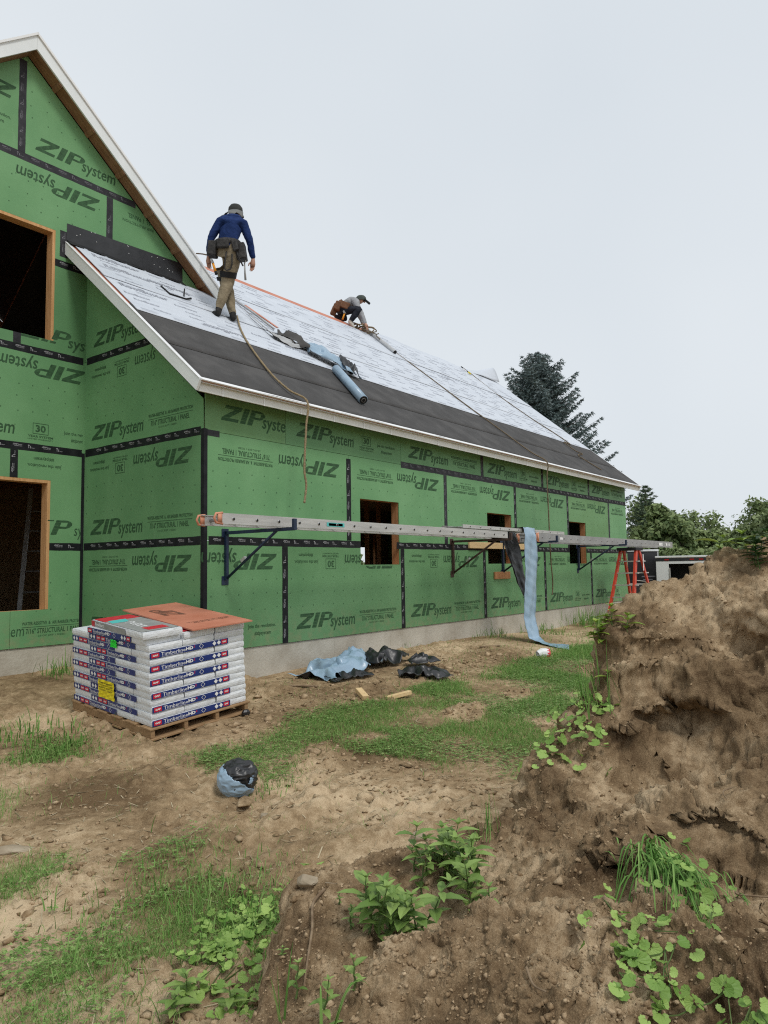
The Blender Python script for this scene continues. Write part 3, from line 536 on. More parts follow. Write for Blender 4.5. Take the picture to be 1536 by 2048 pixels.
roof_print(S1, RX0 + .1, RX1 - .3, vY(.97), vY(1.64), .0205, 1, [(-.1, vY(1.5), False), (1.55, vY(1.15), True), (3.2, vY(1.3), True)])
roof_print(S2, RX0 + .1, 2.2, vY(1.70), vY(2.25), .0265, 2, [(-.08, vY(2.18), False), (-.05, vY(1.95), False), (1.3, vY(2.05), True)])
roof_print(S2b, 2.4, RX1 - .3, vY(1.72), vY(2.6), .0285, 3, [(9.2, vY(2.5), True)]); roof_print(S3, 2.6, 7.3, vY(2.7), vY(3.45), .0355, 4); roof_print(S3b, 7.6, RX1 - .3, vY(2.72), vY(3.6), .0415, 5)
# ---- eave: fascia, drip edge, joint covers
part('fascia', MB().box(-.285, RX1, -.275, -.253, 2.785, 2.878), 'trimc', HOUSE)
part('soffit', MB().box(.0, LW, -.252, -.0, 2.858, 2.868), 'woodd', HOUSE)
poly = [(-.253, 2.880), (-.30, 2.880), (-.312, 2.868), (-.318, 2.870), (-.306, 2.888), (-.345, 2.886), (-.352, 2.893), (-.346, 2.902), (-.330, 2.9065), (-.30, 2.9325), (-.29, 2.930), (-.253, 2.93)]
part('drip_edge', MB().prism([(-.305, y, z) for y, z in poly], (RX1 + .32, 0, 0)), 'drip', HOUSE)
x = .02
while x < RX1: part('fascia_joint_cover', MB().box(x, x + .014, -.2815, -.2752, 2.780, 2.866), 'drip', HOUSE); x += .61
def rake(name, X0, X1, up):                                        # white board along the sloping edge
    mb = MB(); pts = [(-.275, 2.785), (-.335, 2.895), (2.422, 2.895 + .833 * 2.757), (2.422, 2.895 + .833 * 2.757 - .165)] if up else [(-.275, 2.785), (-.335, 2.893), (3.83, 2.893 + .833 * 4.165), (3.83, 2.70 + .833 * 4.165)]
    mb.prism([(X0, y, z) for y, z in pts], (X1 - X0, 0, 0)); return part(name, mb, 'trim', HOUSE)
rake('rake_board', -.33, -.302, True); rake('rake_board', RX1 - .001, RX1 + .025, False)
part('rake_drip_edge', MB().box(-.3345, -.285, .01, vY(2.42), .0015, .006, F_ROOF), 'drip', HOUSE); part('rake_drip_edge', MB().box(RX1 - .03, RX1 + .029, .01, VR, .0015, .006, F_ROOF), 'drip', HOUSE)
# ---- cross gable roof: decks, white rake fascia, brown soffit with lookouts
def gz(x): return 7.645 - .835 * abs(x + .855)
def slab(name, poly, m, t=.10):
    mb = MB(); mb.prism([(x, y, gz(x) - t) for x, y in poly], (0, 0, t - .004)); return part(name, mb, m, HOUSE)
slab('gable_roof_deck', [(-.855, 2.24), (2.28, 2.24), (.70, 3.83), (2.3, 5.42), (2.3, 7.7), (-.855, 7.7)], 'felt'); slab('gable_roof_deck', [(-4.3, 2.24), (-.855, 2.24), (-.855, 7.7), (-4.3, 7.7)], 'felt')  # decks coloured dark as felt, standing in for shade inside the attic
def gfascia(x0, x1):
    mb = MB(); dz = .205; mb.prism([(x0, 2.215, gz(x0)), (x0, 2.215, gz(x0) - dz), (x1, 2.215, gz(x1) - dz), (x1, 2.215, gz(x1))][::1], (0, .024, 0)); return part('gable_fascia', mb, 'trim', HOUSE)
gfascia(-.855, 2.28); gfascia(-4.3, -.857)
for (x0, x1) in ((-.855, 2.30), (-4.32, -.857)):
    mb = MB(); mb.prism([(x0, 2.195, gz(x0) + .012), (x0, 2.195, gz(x0) - .022), (x1, 2.195, gz(x1) - .022), (x1, 2.195, gz(x1) + .012)], (0, .0195, 0)); mb.prism([(x0, 2.215, gz(x0) + .012), (x0, 2.215, gz(x0) + .002), (x1, 2.215, gz(x1) + .002), (x1, 2.215, gz(x1) + .012)], (0, .12, 0)); part('gable_drip_edge', mb, 'drip', HOUSE)
for (x0, x1) in ((-.86, 2.15), (-4.2, -.862)):
    mb = MB(); mb.prism([(x0, 2.24, gz(x0) - .17), (x0, 2.24, gz(x0) - .20), (x1, 2.24, gz(x1) - .20), (x1, 2.24, gz(x1) - .17)], (0, .184, 0)); part('gable_soffit', mb, 'woodd', HOUSE)
for k in range(6):
    x = -.55 + .46 * k; mb = MB(); mb.prism([(x, 2.24, gz(x) - .201), (x, 2.24, gz(x) - .235), (x + .038, 2.24, gz(x + .038) - .235), (x + .038, 2.24, gz(x + .038) - .201)], (0, .18, 0)); part('lookout', mb, 'woodd', HOUSE)
# ================================================================== GROUND
MAT['soil'] = mat('yard_soil', (.225, .155, .085), .95, (.40, .305, .19), 1.6, 10, .6, 55, spec=.15, var2=(.31, .23, .135))
def soil_material(name, dark, mid, light, fine=60, bump=.8, rough_scale=2.2, bd=.009):
    m = bpy.data.materials.new(name); m.use_nodes = True; t = m.node_tree; b = t.nodes['Principled BSDF']; L = t.links.new; b.inputs['Roughness'].default_value = .95; b.inputs['Specular IOR Level'].default_value = .12
    tc = t.nodes.new('ShaderNodeTexCoord')
    def noise(sc, det=8, rgh=.62): n = t.nodes.new('ShaderNodeTexNoise'); n.inputs['Scale'].default_value = sc; n.inputs['Detail'].default_value = det; n.inputs['Roughness'].default_value = rgh; L(tc.outputs['Object'], n.inputs['Vector']); return n
    n1, n2, n3 = noise(rough_scale), noise(14, 6), noise(fine, 4, .7)
    r1 = t.nodes.new('ShaderNodeValToRGB'); r1.color_ramp.elements[0].color = (*dark, 1); r1.color_ramp.elements[1].color = (*light, 1); r1.color_ramp.elements[0].position = .40; r1.color_ramp.elements[1].position = .60; e = r1.color_ramp.elements.new(.5); e.color = (*mid, 1)
    mixf = t.nodes.new('ShaderNodeMath'); mixf.operation = 'MULTIPLY_ADD'; mixf.inputs[1].default_value = .45; n4 = t.nodes.new('ShaderNodeMath'); n4.operation = 'MULTIPLY_ADD'; n4.inputs[1].default_value = .6; n5 = t.nodes.new('ShaderNodeMath'); n5.operation = 'MULTIPLY'; n5.inputs[1].default_value = .4; L(n3.outputs['Fac'], n5.inputs[0]); L(n2.outputs['Fac'], n4.inputs[0]); L(n5.outputs[0], n4.inputs[2]); L(n4.outputs[0], mixf.inputs[0]); hlf = t.nodes.new('ShaderNodeMath'); hlf.operation = 'MULTIPLY'; hlf.inputs[1].default_value = .55; L(n1.outputs['Fac'], hlf.inputs[0]); L(hlf.outputs[0], mixf.inputs[2]); L(mixf.outputs[0], r1.inputs[0])
    # grains and small crumbs, lighter than the soil
    vo = t.nodes.new('ShaderNodeTexVoronoi'); vo.inputs['Scale'].default_value = fine; L(tc.outputs['Object'], vo.inputs['Vector']); rc = t.nodes.new('ShaderNodeValToRGB'); rc.color_ramp.elements[0].position = .08; rc.color_ramp.elements[0].color = (.6, .6, .6, 1); rc.color_ramp.elements[1].position = .34; rc.color_ramp.elements[1].color = (0, 0, 0, 1); L(vo.outputs['Distance'], rc.inputs[0])
    gm = t.nodes.new('ShaderNodeMath'); gm.operation = 'MULTIPLY'; gm.use_clamp = True; L(rc.outputs[0], gm.inputs[0]); L(n3.outputs['Fac'], gm.inputs[1])
    mx = t.nodes.new('ShaderNodeMix'); mx.data_type = 'RGBA'; L(gm.outputs[0], mx.inputs[0]); L(r1.outputs[0], mx.inputs[6]); mx.inputs[7].default_value = (light[0] * .95, light[1] * .95, light[2] * .95, 1); L(mx.outputs[2], b.inputs['Base Color'])
    ad = t.nodes.new('ShaderNodeMath'); ad.operation = 'ADD'; L(n3.outputs['Fac'], ad.inputs[0]); L(n2.outputs['Fac'], ad.inputs[1]); bp = t.nodes.new('ShaderNodeBump'); bp.inputs['Strength'].default_value = bump; bp.inputs['Distance'].default_value = bd; L(ad.outputs[0], bp.inputs['Height']); L(bp.outputs[0], b.inputs['Normal'])
    return m
MAT['soil'] = soil_material('yard_soil', (.15, .097, .051), (.335, .236, .135), (.60, .46, .295), 120, 1.0, .8)
MAT['moundsoil'] = soil_material('heap_soil', (.105, .066, .035), (.265, .183, .104), (.54, .41, .26), 170, 1.0, 2.3, .007)
GRASS_POLY = [
 [(-0.691, -1.630, -0.557), (0.094, -1.481, -0.489), (0.807, -1.780, -0.474), (1.883, -1.871, -0.446), (3.271, -1.814, -0.405), (4.556, -1.911, -0.386), (6.520, -1.883, -0.373), (8.568, -2.042, -0.365), (4.938, -3.377, -0.457), (0.928, -4.024, -0.584), (-0.286, -4.055, -0.623), (-0.666, -3.464, -0.628), (-0.466, -2.964, -0.604), (-0.473, -2.409, -0.581), (-0.981, -2.389, -0.614), (-1.401, -2.128, -0.634), (-1.449, -1.659, -0.620), (-1.095, -1.463, -0.583)],
 [(-2.070, 0.705, -0.500), (-1.543, 0.378, -0.510), (-1.520, -0.356, -0.560), (-1.815, -0.747, -0.603), (-2.427, -0.150, -0.590)],
 [(-3.255, -2.122, -0.726), (-2.905, -2.302, -0.718), (-2.648, -2.564, -0.712), (-2.876, -2.833, -0.723), (-3.136, -2.836, -0.731), (-3.463, -2.617, -0.738)],
 [(-3.708, -3.197, -0.744), (-3.304, -3.058, -0.736), (-2.974, -3.347, -0.727), (-2.608, -3.446, -0.715), (-2.801, -3.778, -0.720), (-3.055, -3.977, -0.725), (-3.260, -3.860, -0.731), (-3.431, -3.608, -0.736), (-3.628, -3.522, -0.741), (-3.783, -3.376, -0.745)],
 [(-1.364, -2.278, -0.636), (-1.059, -2.465, -0.622), (-1.220, -2.744, -0.641), (-1.583, -2.594, -0.660)],
 [(-3.806, -3.346, -0.746), (-3.651, -3.569, -0.741), (-3.504, -3.733, -0.737), (-3.542, -3.991, -0.736), (-3.773, -4.245, -0.738), (-4.024, -3.879, -0.746)],
 [(-2.603, -2.810, -0.713), (-2.395, -2.891, -0.706), (-2.499, -3.196, -0.712), (-2.742, -3.140, -0.720)],
 [(-2.694, -1.242, -0.674), (-2.569, -1.262, -0.670), (-2.755, -1.711, -0.696), (-2.886, -1.662, -0.700)]]
BARE_POLY = [[(-0.898, -2.309, -0.605), (-0.545, -2.523, -0.591), (-0.418, -2.929, -0.600), (-0.439, -3.316, -0.613), (-0.657, -3.284, -0.624), (-0.855, -2.882, -0.623), (-1.057, -2.566, -0.625)], [(1.140, -3.177, -0.549), (1.425, -3.295, -0.548), (1.283, -3.510, -0.559), (0.904, -3.443, -0.567)], [(0.861, -2.498, -0.521), (1.304, -2.481, -0.506), (1.456, -2.711, -0.517), (0.948, -2.940, -0.543), (0.627, -2.811, -0.547)], [(1.925, -2.590, -0.497), (2.319, -2.609, -0.487), (2.254, -2.821, -0.502), (1.717, -2.883, -0.520)], [(-0.325, -2.282, -0.565), (-0.085, -2.335, -0.554), (-0.047, -2.551, -0.563), (-0.350, -2.521, -0.579)], [(3.798, -2.599, -0.443), (4.481, -2.560, -0.427), (3.855, -2.904, -0.459), (3.267, -2.916, -0.476)]]
def in_poly(xy, poly):
    x, y = xy[:, 0], xy[:, 1]; c = np.zeros(len(xy), bool); n = len(poly)
    for i in range(n):
        x0, y0 = poly[i][:2]; x1, y1 = poly[(i + 1) % n][:2]
        c ^= ((y0 > y) != (y1 > y)) & (x < (x1 - x0) * (y - y0) / (y1 - y0 + 1e-12) + x0)
    return c
HOUSE_FOOT = [(-.01, -.01), (13.5, -.01), (13.5, 8.2), (-4.4, 8.2), (-4.4, 2.43), (-.01, 2.43)]
def grass_mask(xy):
    """1 where turf grows: the patches between the wheel tracks, and the meadow beyond the yard"""
    xy = np.asarray(xy, float); z0 = np.zeros(len(xy)); w = np.c_[fbm(np.c_[xy * 1.8, z0], 4, 3), fbm(np.c_[xy * 1.8, z0 + 9], 4, 4)] * .45
    q = xy + w; m = np.zeros(len(xy))
    for k, P in enumerate(GRASS_POLY): m = np.maximum(m, in_poly(q, P) * (1.0, .8, .95, 1.0, .8, .5, .45, .5)[k])
    for P in BARE_POLY: m[in_poly(xy + w * .35, P)] = 0
    far = np.clip((xy[:, 0] * .55 - xy[:, 1] * .83 - 6.6) / 1.5, 0, 1) * (xy[:, 0] > 4.5); m = np.maximum(m, far)
    m = np.maximum(m, np.clip((np.hypot(xy[:, 0] - 4, xy[:, 1]) - 15) / 2, 0, 1))
    m[in_poly(xy, HOUSE_FOOT)] = 0
    return m
def spacing(a, b, c, d, fine, n_out, grow_to):
    core = np.arange(b, c, fine); lo = b - np.geomspace(fine, b - a, n_out)[::-1]; hi = c + np.geomspace(fine, d - c, n_out); return np.concatenate([lo, core, hi])
gx = spacing(-420, -6.4, 5.5, 420, .026, 70, 0); gy = spacing(-420, -6.0, .6, 420, .026, 70, 0)
GX, GY = np.meshgrid(gx, gy); gxy = np.c_[GX.ravel(), GY.ravel()]; gz_ = yard(gxy)
def ground_relief(xy):
    """clods, ruts and crumbs of the trampled soil; smoother under turf"""
    z0 = np.zeros(len(xy)); near = np.clip(1 - (np.hypot(xy[:, 0] + 2.5, xy[:, 1] + 2.5) - 6) / 4, 0, 1); g = grass_mask(xy)
    near2 = np.clip(1.25 - np.hypot(xy[:, 0] + 3.2, xy[:, 1] + 3.6) / 3.2, 0, 1); rough = np.clip(fbm(np.c_[xy * .7, z0 + 2], 3, 21) * 1.8 + .45 + .5 * near2, .08, 1) * (1 - .8 * g)
    wy = xy[:, 1] + .35 * fbm(np.c_[xy * .6, z0], 2, 8) + .18 * xy[:, 0]
    rut = np.clip(np.sin(wy * 9.5) * 1.6, -1, 1) * .022 * np.clip(fbm(np.c_[xy * .5, z0 + 5], 2, 31) * 2 + .4, 0, 1) + .009 * np.sin((xy[:, 0] * .5 + wy * 1.0) * 55) * np.clip(np.sin(wy * 4.1 + 1) * 3 - 1.4, 0, 1)                      # wheel ruts run along the wall
    q = np.c_[xy[:, 0] * .8, xy[:, 1] * 1.15, z0 + .5]; q[:, :2] += .05 * np.c_[fbm(np.c_[xy * 8, z0], 2, 15), fbm(np.c_[xy * 8, z0 + 4], 2, 16)]
    def cl2(fr, s, thr):
        f1, f2, cid = worley(q * np.array([fr, fr, 1]), s); r = .22 + .36 * cid; return np.sqrt(np.clip(r * r - f1 * f1, 0, 1)) / fr * (cid > thr)
    cl = fbm(np.c_[xy[:, 0] * 5, xy[:, 1] * 7.5, z0], 5, 12, .6); crk = np.exp(-(fbm(np.c_[xy * 3.2, z0], 3, 17) / .05) ** 2)
    return near * (.018 * fbm(np.c_[xy * 1.1, z0], 3, 40) + rough * (rut + .038 * cl + .40 * cl2(5.5, 3, .5) + .5 * cl2(12, 6, .45) + .55 * cl2(27, 9, .4) - .03 * crk) + .004 * fbm(np.c_[xy * 25, z0], 3, 13) + .006 * g * fbm(np.c_[xy * 6, z0], 3, 14))
GZR = ground_relief(gxy); gz_ = gz_ + GZR
inside = in_poly(gxy, [(.25, .25), (13.2, .25), (13.2, 8), (-4, 8), (-4, 2.7), (.25, 2.7)]); gz_[inside] = -.9
ground = link('ground', np_mesh('ground', np.c_[gxy, gz_], grid_faces(len(gx), len(gy)), 'soil', False)); tag(ground, kind='structure')
def ground_z(xy): xy = np.asarray(xy, float).reshape(-1, 2); return yard(xy) + ground_relief(xy)
# ================================================================== DIRT HEAP
na, nr = 800, 600
az = np.radians(np.linspace(24, 122, na)); rf = np.geomspace(1.05, 5.9, 260); A, RR = np.meshgrid(az, rf)
def heap_base(xy): return np.maximum(mound(xy), yard(xy) - .37)
zf = heap_base(np.c_[(-5.10 + np.sin(A) * RR).ravel(), (-6.40 + np.cos(A) * RR).ravel()]).reshape(A.shape)
ds = np.sqrt(np.diff(rf)[:, None] ** 2 + np.diff(zf, axis=0) ** 2) / (.5 * (rf[1:] + rf[:-1]))[:, None]; cs = np.vstack([np.zeros(na), np.cumsum(ds, 0)]); cs /= cs[-1]      # spread the rows evenly over the slope
RR = np.stack([np.interp(np.linspace(0, 1, nr), cs[:, j], rf) for j in range(na)], 1); A = np.repeat(az[None], nr, 0)
mxy = np.c_[(-5.10 + np.sin(A) * RR).ravel(), (-6.40 + np.cos(A) * RR).ravel()]
mz0 = heap_base(mxy); MV = np.c_[mxy, mz0].reshape(nr, na, 3)
dU = np.gradient(MV, axis=1); dV = np.gradient(MV, axis=0); NRM = np.cross(dU, dV); NRM /= np.linalg.norm(NRM, axis=-1, keepdims=True); NRM[NRM[..., 2] < 0] *= -1
P0 = MV.reshape(-1, 3); N0 = NRM.reshape(-1, 3)
def clods(P, freq, s, thr, fill, flat=.5):
    """a layer of rounded, unequal clods"""
    f1, f2, cid = worley(P * freq, s); r = .28 + .34 * cid; t = np.clip(1 - (f1 / r) ** 2, 0, 1); return t * (1.6 - .6 * t) * r * flat / freq * (cid > thr) * fill
HOLLOWS = [((-1.588, -5.453, 0.158), .16, 0.256), ((-1.668, -5.588, 0.166), .10, 0.176), ((-1.844, -5.370, 0.045), .22, 0.272), ((-2.454, -5.755, -0.057), .18, 0.160), ((-0.966, -5.543, 0.532), .12, 0.160), ((-1.367, -5.269, 0.232), .10, 0.096), ((-1.411, -5.682, 0.254), .14, 0.160), ((-2.773, -4.891, -0.338), .14, 0.096), ((-3.275, -5.949, -0.109), .16, 0.160), ((-2.749, -5.455, -0.141), .14, 0.112)]
LEDGES = [((-1.258, -5.338, 0.298), .24, 0.140), ((-2.010, -5.450, 0.021), .14, 0.098), ((-4.248, -6.197, -0.555), .22, 0.070), ((-1.140, -5.135, 0.450), .18, 0.098), ((-2.244, -5.571, -0.033), .22, 0.098), ((-0.830, -5.498, 0.680), .2, 0.084), ((-1.997, -4.986, -0.075), .14, 0.084)]
def heap_shape(P):
    """large forms: swells, firm lumps, hollows, ledges"""
    w3 = np.c_[fbm(P * 3, 3, 61), fbm(P * 3, 3, 62), fbm(P * 3, 3, 63)]; warp = P + .14 * w3; h = .13 * fbm(warp * 1.9, 3, 50, .55)
    for (c, r, d) in HOLLOWS: dd = np.sqrt((((warp * .5 + P * .5 - np.array(c)) / np.array([1, 1, .62])) ** 2).sum(1)) / r; h = h - d * np.exp(-dd ** 2.6)
    for (c, r, d) in LEDGES: dd = np.sqrt((((warp * .5 + P * .5 - np.array(c)) / np.array([1.25, 1.25, .5])) ** 2).sum(1)) / r; h = h + d * np.exp(-dd ** 3)
    return h + clods(warp + .05 * w3, 4.2, 52, .45, .75, .42)
def heap_crumble(P):
    """broken surface of the soil: clods of several sizes, crumbs, fine cracks"""
    w4 = P + .035 * np.c_[fbm(P * 13, 2, 64), fbm(P * 13, 2, 65), fbm(P * 13, 2, 66)]; loose = np.clip(fbm(P * 1.25 + 7, 2, 55) * 2.6 + .5, 0, 1)
    h = clods(w4, 9, 53, .55, .8, .5) + clods(w4, 20, 54, .45, .45 + .6 * loose, .5) + clods(w4, 42, 56, .35, .4 + .7 * loose, .6) + clods(P, 85, 67, .3, .4 + .7 * loose, .75)
    return h - .022 * np.exp(-(fbm(w4 * 3.1 + 3, 3, 58, .55) / .03) ** 2) + .036 * fbm(P * 7.5, 5, 57, .66) * (1.15 - .4 * loose) + .018 * fbm(P * 32, 3, 60, .78)
top = np.clip((P0[:, 2] + .60) / .45, .4, 1); PV = P0 + N0 * ((heap_shape(P0) - .03) * top)[:, None]
def lip(PV, curve, out, inn, h_out, h_in, reach):
    """an overhanging edge: soil above the line stands out, soil below it has fallen away"""
    C = np.array(curve); best = np.full(len(PV), 9.0); zc = np.zeros(len(PV))
    for a, b in zip(C[:-1], C[1:]):
        d = b - a; t = np.clip(((PV - a) @ d) / (d @ d), 0, 1); q = a + t[:, None] * d; D = np.hypot(PV[:, 0] - q[:, 0], PV[:, 1] - q[:, 1]); m = D < best; best = np.where(m, D, best); zc = np.where(m, q[:, 2], zc)
    dz = PV[:, 2] - zc + .09 * fbm(PV * 6, 4, 81); w = np.exp(-(best / reach) ** 2) * np.clip(.75 + 1.2 * fbm(PV * 3, 2, 82), 0, 1.2); k = 1 / (1 + np.exp(-dz / .012)); push = k * out * np.exp(-np.abs(dz) / h_out) - (1 - k) * inn * np.exp(-np.abs(dz) / h_in); hd = N0.copy(); hd[:, 2] = 0; hd /= np.linalg.norm(hd, axis=1)[:, None] + 1e-6
    return PV + hd * (w * push)[:, None]
for (cv, o, i_, ho, hi, rc) in (([(-1.657, -5.201, 0.096), (-1.526, -5.267, 0.161), (-1.452, -5.385, 0.197), (-1.633, -5.549, 0.166)], .08, .17, .14, .20, .22), ([(-1.081, -5.372, 0.456), (-1.010, -5.479, 0.494), (-1.037, -5.646, 0.467)], .05, .08, .1, .14, .2), ([(-2.536, -5.437, -0.116), (-2.357, -5.477, -0.074), (-2.314, -5.658, -0.041), (-2.432, -5.827, -0.048)], .05, .09, .1, .16, .18), ([(-2.428, -4.867, -0.252), (-2.287, -4.932, -0.179), (-2.171, -5.039, -0.129)], .025, .05, .08, .1, .14), ([(-1.482, -5.548, 0.207), (-1.605, -5.696, 0.199), (-1.786, -5.839, 0.168)], .04, .06, .1, .12, .2)): PV = lip(PV, cv, o, i_, ho, hi, rc)
G3 = PV.reshape(nr, na, 3); N1 = np.cross(np.gradient(G3, axis=1), np.gradient(G3, axis=0)); N1 /= np.linalg.norm(N1, axis=-1, keepdims=True) + 1e-9; N1 = N1.reshape(-1, 3); N1[(N1 * N0).sum(1) < 0] *= -1
PV = PV + N1 * ((heap_crumble(PV) - .02) * top)[:, None]; N0 = N1
heap = link('dirt_heap', np_mesh('dirt_heap', PV, grid_faces(na, nr), 'moundsoil', False)); tag(heap, 'tall heap of loose brown soil in the right foreground', 'dirt heap')
HEAP_TREE = None
def heap_hit(p, up=1.2):
    """drop a point on the finished heap surface"""
    global HEAP_TREE
    if HEAP_TREE is None:
        from mathutils.bvhtree import BVHTree
        HEAP_TREE = BVHTree.FromObject(heap, bpy.context.evaluated_depsgraph_get())
    h = HEAP_TREE.find_nearest(Vector(p)); return h[0], h[1]
# crumbs of soil lying on heap and yard: too many to count
def lump_geo(seed):
    """a small angular clod: hull of random points"""
    bm = bmesh.new(); rr = random.Random(seed + 3)
    for i in range(9): v = Vector((rr.gauss(0, 1), rr.gauss(0, 1), rr.gauss(0, 1))).normalized() * rr.uniform(.8, 1.15); bm.verts.new(v)
    bmesh.ops.convex_hull(bm, input=list(bm.verts)); bmesh.ops.triangulate(bm, faces=list(bm.faces)); bm.verts.index_update()
    V = np.array([v.co[:] for v in bm.verts]); F = np.array([[v.index for v in f.verts] for f in bm.faces]); bm.free(); return V, F
LUMPS = [lump_geo(i) for i in range(6)]
def scatter_lumps(pos, size, squash=.7):
    Vs = []; Fs = []; o = 0
    for i, p in enumerate(pos):
        V, F = LUMPS[i % 6]; a = RNG.uniform(0, 6.28); c, s = math.cos(a), math.sin(a); sc = size[i] * RNG.uniform(.7, 1.3, 3); W = V * sc; W = np.c_[W[:, 0] * c - W[:, 1] * s, W[:, 0] * s + W[:, 1] * c, W[:, 2] * squash]; Vs.append(W + p); Fs.append(F + o); o += len(V)
    return np.concatenate(Vs), np.concatenate(Fs)
n = 36000; k = RNG.integers(0, len(PV), n * 3); k = k[(PV[k, 2] > yard(PV[k, :2]) - .02)][:n]; ck = np.clip(fbm(PV[k] * 1.25 + 7, 3, 55) * 2.6 + .5, .12, 1); k = k[RNG.random(len(k)) < ck]; sz = np.exp(RNG.normal(-5.55, .6, len(k))); sz = np.clip(sz, .0015, .02)
V, F = scatter_lumps(PV[k] + N0[k] * sz[:, None] * .2, sz); MAT['crumb'] = soil_material('dry_crumbs', (.19, .125, .068), (.34, .24, .142), (.54, .41, .265), 120, .6, 9); cr = link('soil_crumbs', np_mesh('soil_crumbs', V, F, 'crumb', False)); tag(cr, kind='stuff', label='loose crumbs of soil scattered over the heap'); 
n = 30000; xy = np.c_[RNG.uniform(-5, 4.5, n), RNG.uniform(-5.8, -.2, n)]; g = grass_mask(xy); dens = np.clip(fbm(np.c_[xy * .6, np.zeros(n)], 3, 33) * 2 + .55, .05, 1); xy = xy[(RNG.random(n) < dens) & (g < .3)]
sz = np.clip(np.exp(RNG.normal(-4.85, .72, len(xy))), .003, .06); V, F = scatter_lumps(np.c_[xy, ground_z(xy) + sz * .15], sz, .6); cr = link('soil_clods', np_mesh('soil_clods', V, F, 'crumb', False)); tag(cr, kind='stuff', label='small clods of dry soil scattered over the yard')
n = 2600; xy = np.c_[RNG.uniform(-4.6, 1.5, n), RNG.uniform(-5.2, -1.2, n)]; q = np.clip(fbm(np.c_[xy * .8, np.zeros(n)], 3, 35) * 2.4 + .35, 0, 1); xy = xy[(RNG.random(n) < q) & (grass_mask(xy) < .2)]; sz = np.clip(np.exp(RNG.normal(-3.75, .45, len(xy))), .012, .075)
V, F = scatter_lumps(np.c_[xy, ground_z(xy) + sz * .02], sz, .38); cr = link('broken_clods', np_mesh('broken_clods', V, F, 'soil', False)); tag(cr, kind='stuff', label='flat broken clods pressed into the rutted soil')
# ================================================================== TURF
MAT['grass'] = mat('grass_blades', (.065, .155, .028), .6, (.33, .46, .15), attr='rnd', trans=.25, var2=(.145, .305, .062), spec=.25)
MAT['clover'] = mat('clover_leaves', (.10, .19, .04), .55, (.32, .44, .15), attr='rnd', trans=.2, var2=(.18, .31, .08), spec=.3)
def blades(xy, z, length, width, lean=.5, seg=2):
    n = len(xy); a = RNG.uniform(0, 2 * np.pi, n); b = RNG.uniform(0, 2 * np.pi, n); ln = lean * RNG.uniform(.2, 1.3, n) * length
    base = np.c_[xy, z - .004]; side = np.c_[np.cos(a), np.sin(a), np.zeros(n)] * (width / 2)[:, None]; out = np.c_[np.cos(b), np.sin(b), np.zeros(n)]
    mid = base + out * (ln * .3)[:, None] + np.c_[np.zeros((n, 2)), length * .6]; tip = base + out * ln[:, None] + np.c_[np.zeros((n, 2)), length * np.clip(1.0 - .25 * (ln / length) ** 2, .5, 1)]
    V = np.stack([base - side, base + side, mid + side * .8, mid - side * .8, tip], 1).reshape(-1, 3); i = np.arange(n)[:, None] * 5
    F = np.concatenate([i + np.array([[0, 1, 2]]), i + np.array([[0, 2, 3]]), i + np.array([[3, 2, 4]])]) if seg > 1 else i + np.array([[0, 1, 4]]); r = np.clip(RNG.normal(.58, .25, n) + (RNG.random(n) < .06) * .5, 0, 1); return V, F, np.repeat(r, 5)
def grass_object(name, n, box_, lmin, lmax, wid, dens_scale=1.6, label=None, lean=.6, seg=2):
    xy = np.c_[RNG.uniform(box_[0], box_[1], n), RNG.uniform(box_[2], box_[3], n)]; cl = np.clip(fbm(np.c_[xy * dens_scale, np.zeros(n)], 4, 44) * 2.2 + .72, .10, 1)
    m2 = grass_mask(xy + RNG.normal(0, .11, xy.shape)); keep = RNG.random(n) < (m2 + .012) * cl; bare = np.zeros(n, bool); xw = xy + .12 * np.c_[fbm(np.c_[xy * 4, np.zeros(n)], 2, 3), fbm(np.c_[xy * 4, np.zeros(n) + 9], 2, 4)]
    for P in BARE_POLY: bare |= in_poly(xw, P)
    bare &= RNG.random(n) < .93
    keep &= ~bare; xy = xy[keep]; cl = cl[keep]; d = np.hypot(xy[:, 0] + 5.1, xy[:, 1] + 6.4)
    L = RNG.uniform(lmin, lmax, len(xy)) * (.55 + .75 * cl); w = wid * np.clip(d / 6, .7, 3.0) * RNG.uniform(.7, 1.3, len(xy)); V, F, r = blades(xy, ground_z(xy), L, w, lean, seg)
    o = link(name, np_mesh(name, V, F, 'grass', False, {'rnd': r})); return tag(o, kind='stuff', label=label)
grass_object('foreground_turf', 210000, (-5.2, -1.5, -6, -.4), .02, .075, .0030, label='green turf tufts in the left foreground', lean=1.3)
grass_object('turf', 420000, (-1.5, 8.5, -5.5, .1), .02, .065, .0042, lean=.9, seg=1, label='short green turf growing in patches between bare soil')
grass_object('meadow_grass', 70000, (7, 32, -14, 12), .05, .22, .006, seg=1, label='green grass beyond the bare yard')
xy = np.c_[RNG.uniform(-5.5, 6, 130000), RNG.uniform(-5.5, 0, 130000)]; m = grass_mask(xy) * np.clip(fbm(np.c_[xy * 1.4, np.zeros(len(xy))], 3, 91) * 2.2 + .45, 0, 1); xy = xy[RNG.random(len(xy)) < m]; n = len(xy)
z = ground_z(xy) + RNG.uniform(.012, .045, n); sz = RNG.uniform(.006, .013, n); a = RNG.uniform(0, 6.28, n); tl = RNG.normal(0, .25, (n, 2)); c = np.c_[xy, z]; Vs = []; Fs = []; o = 0
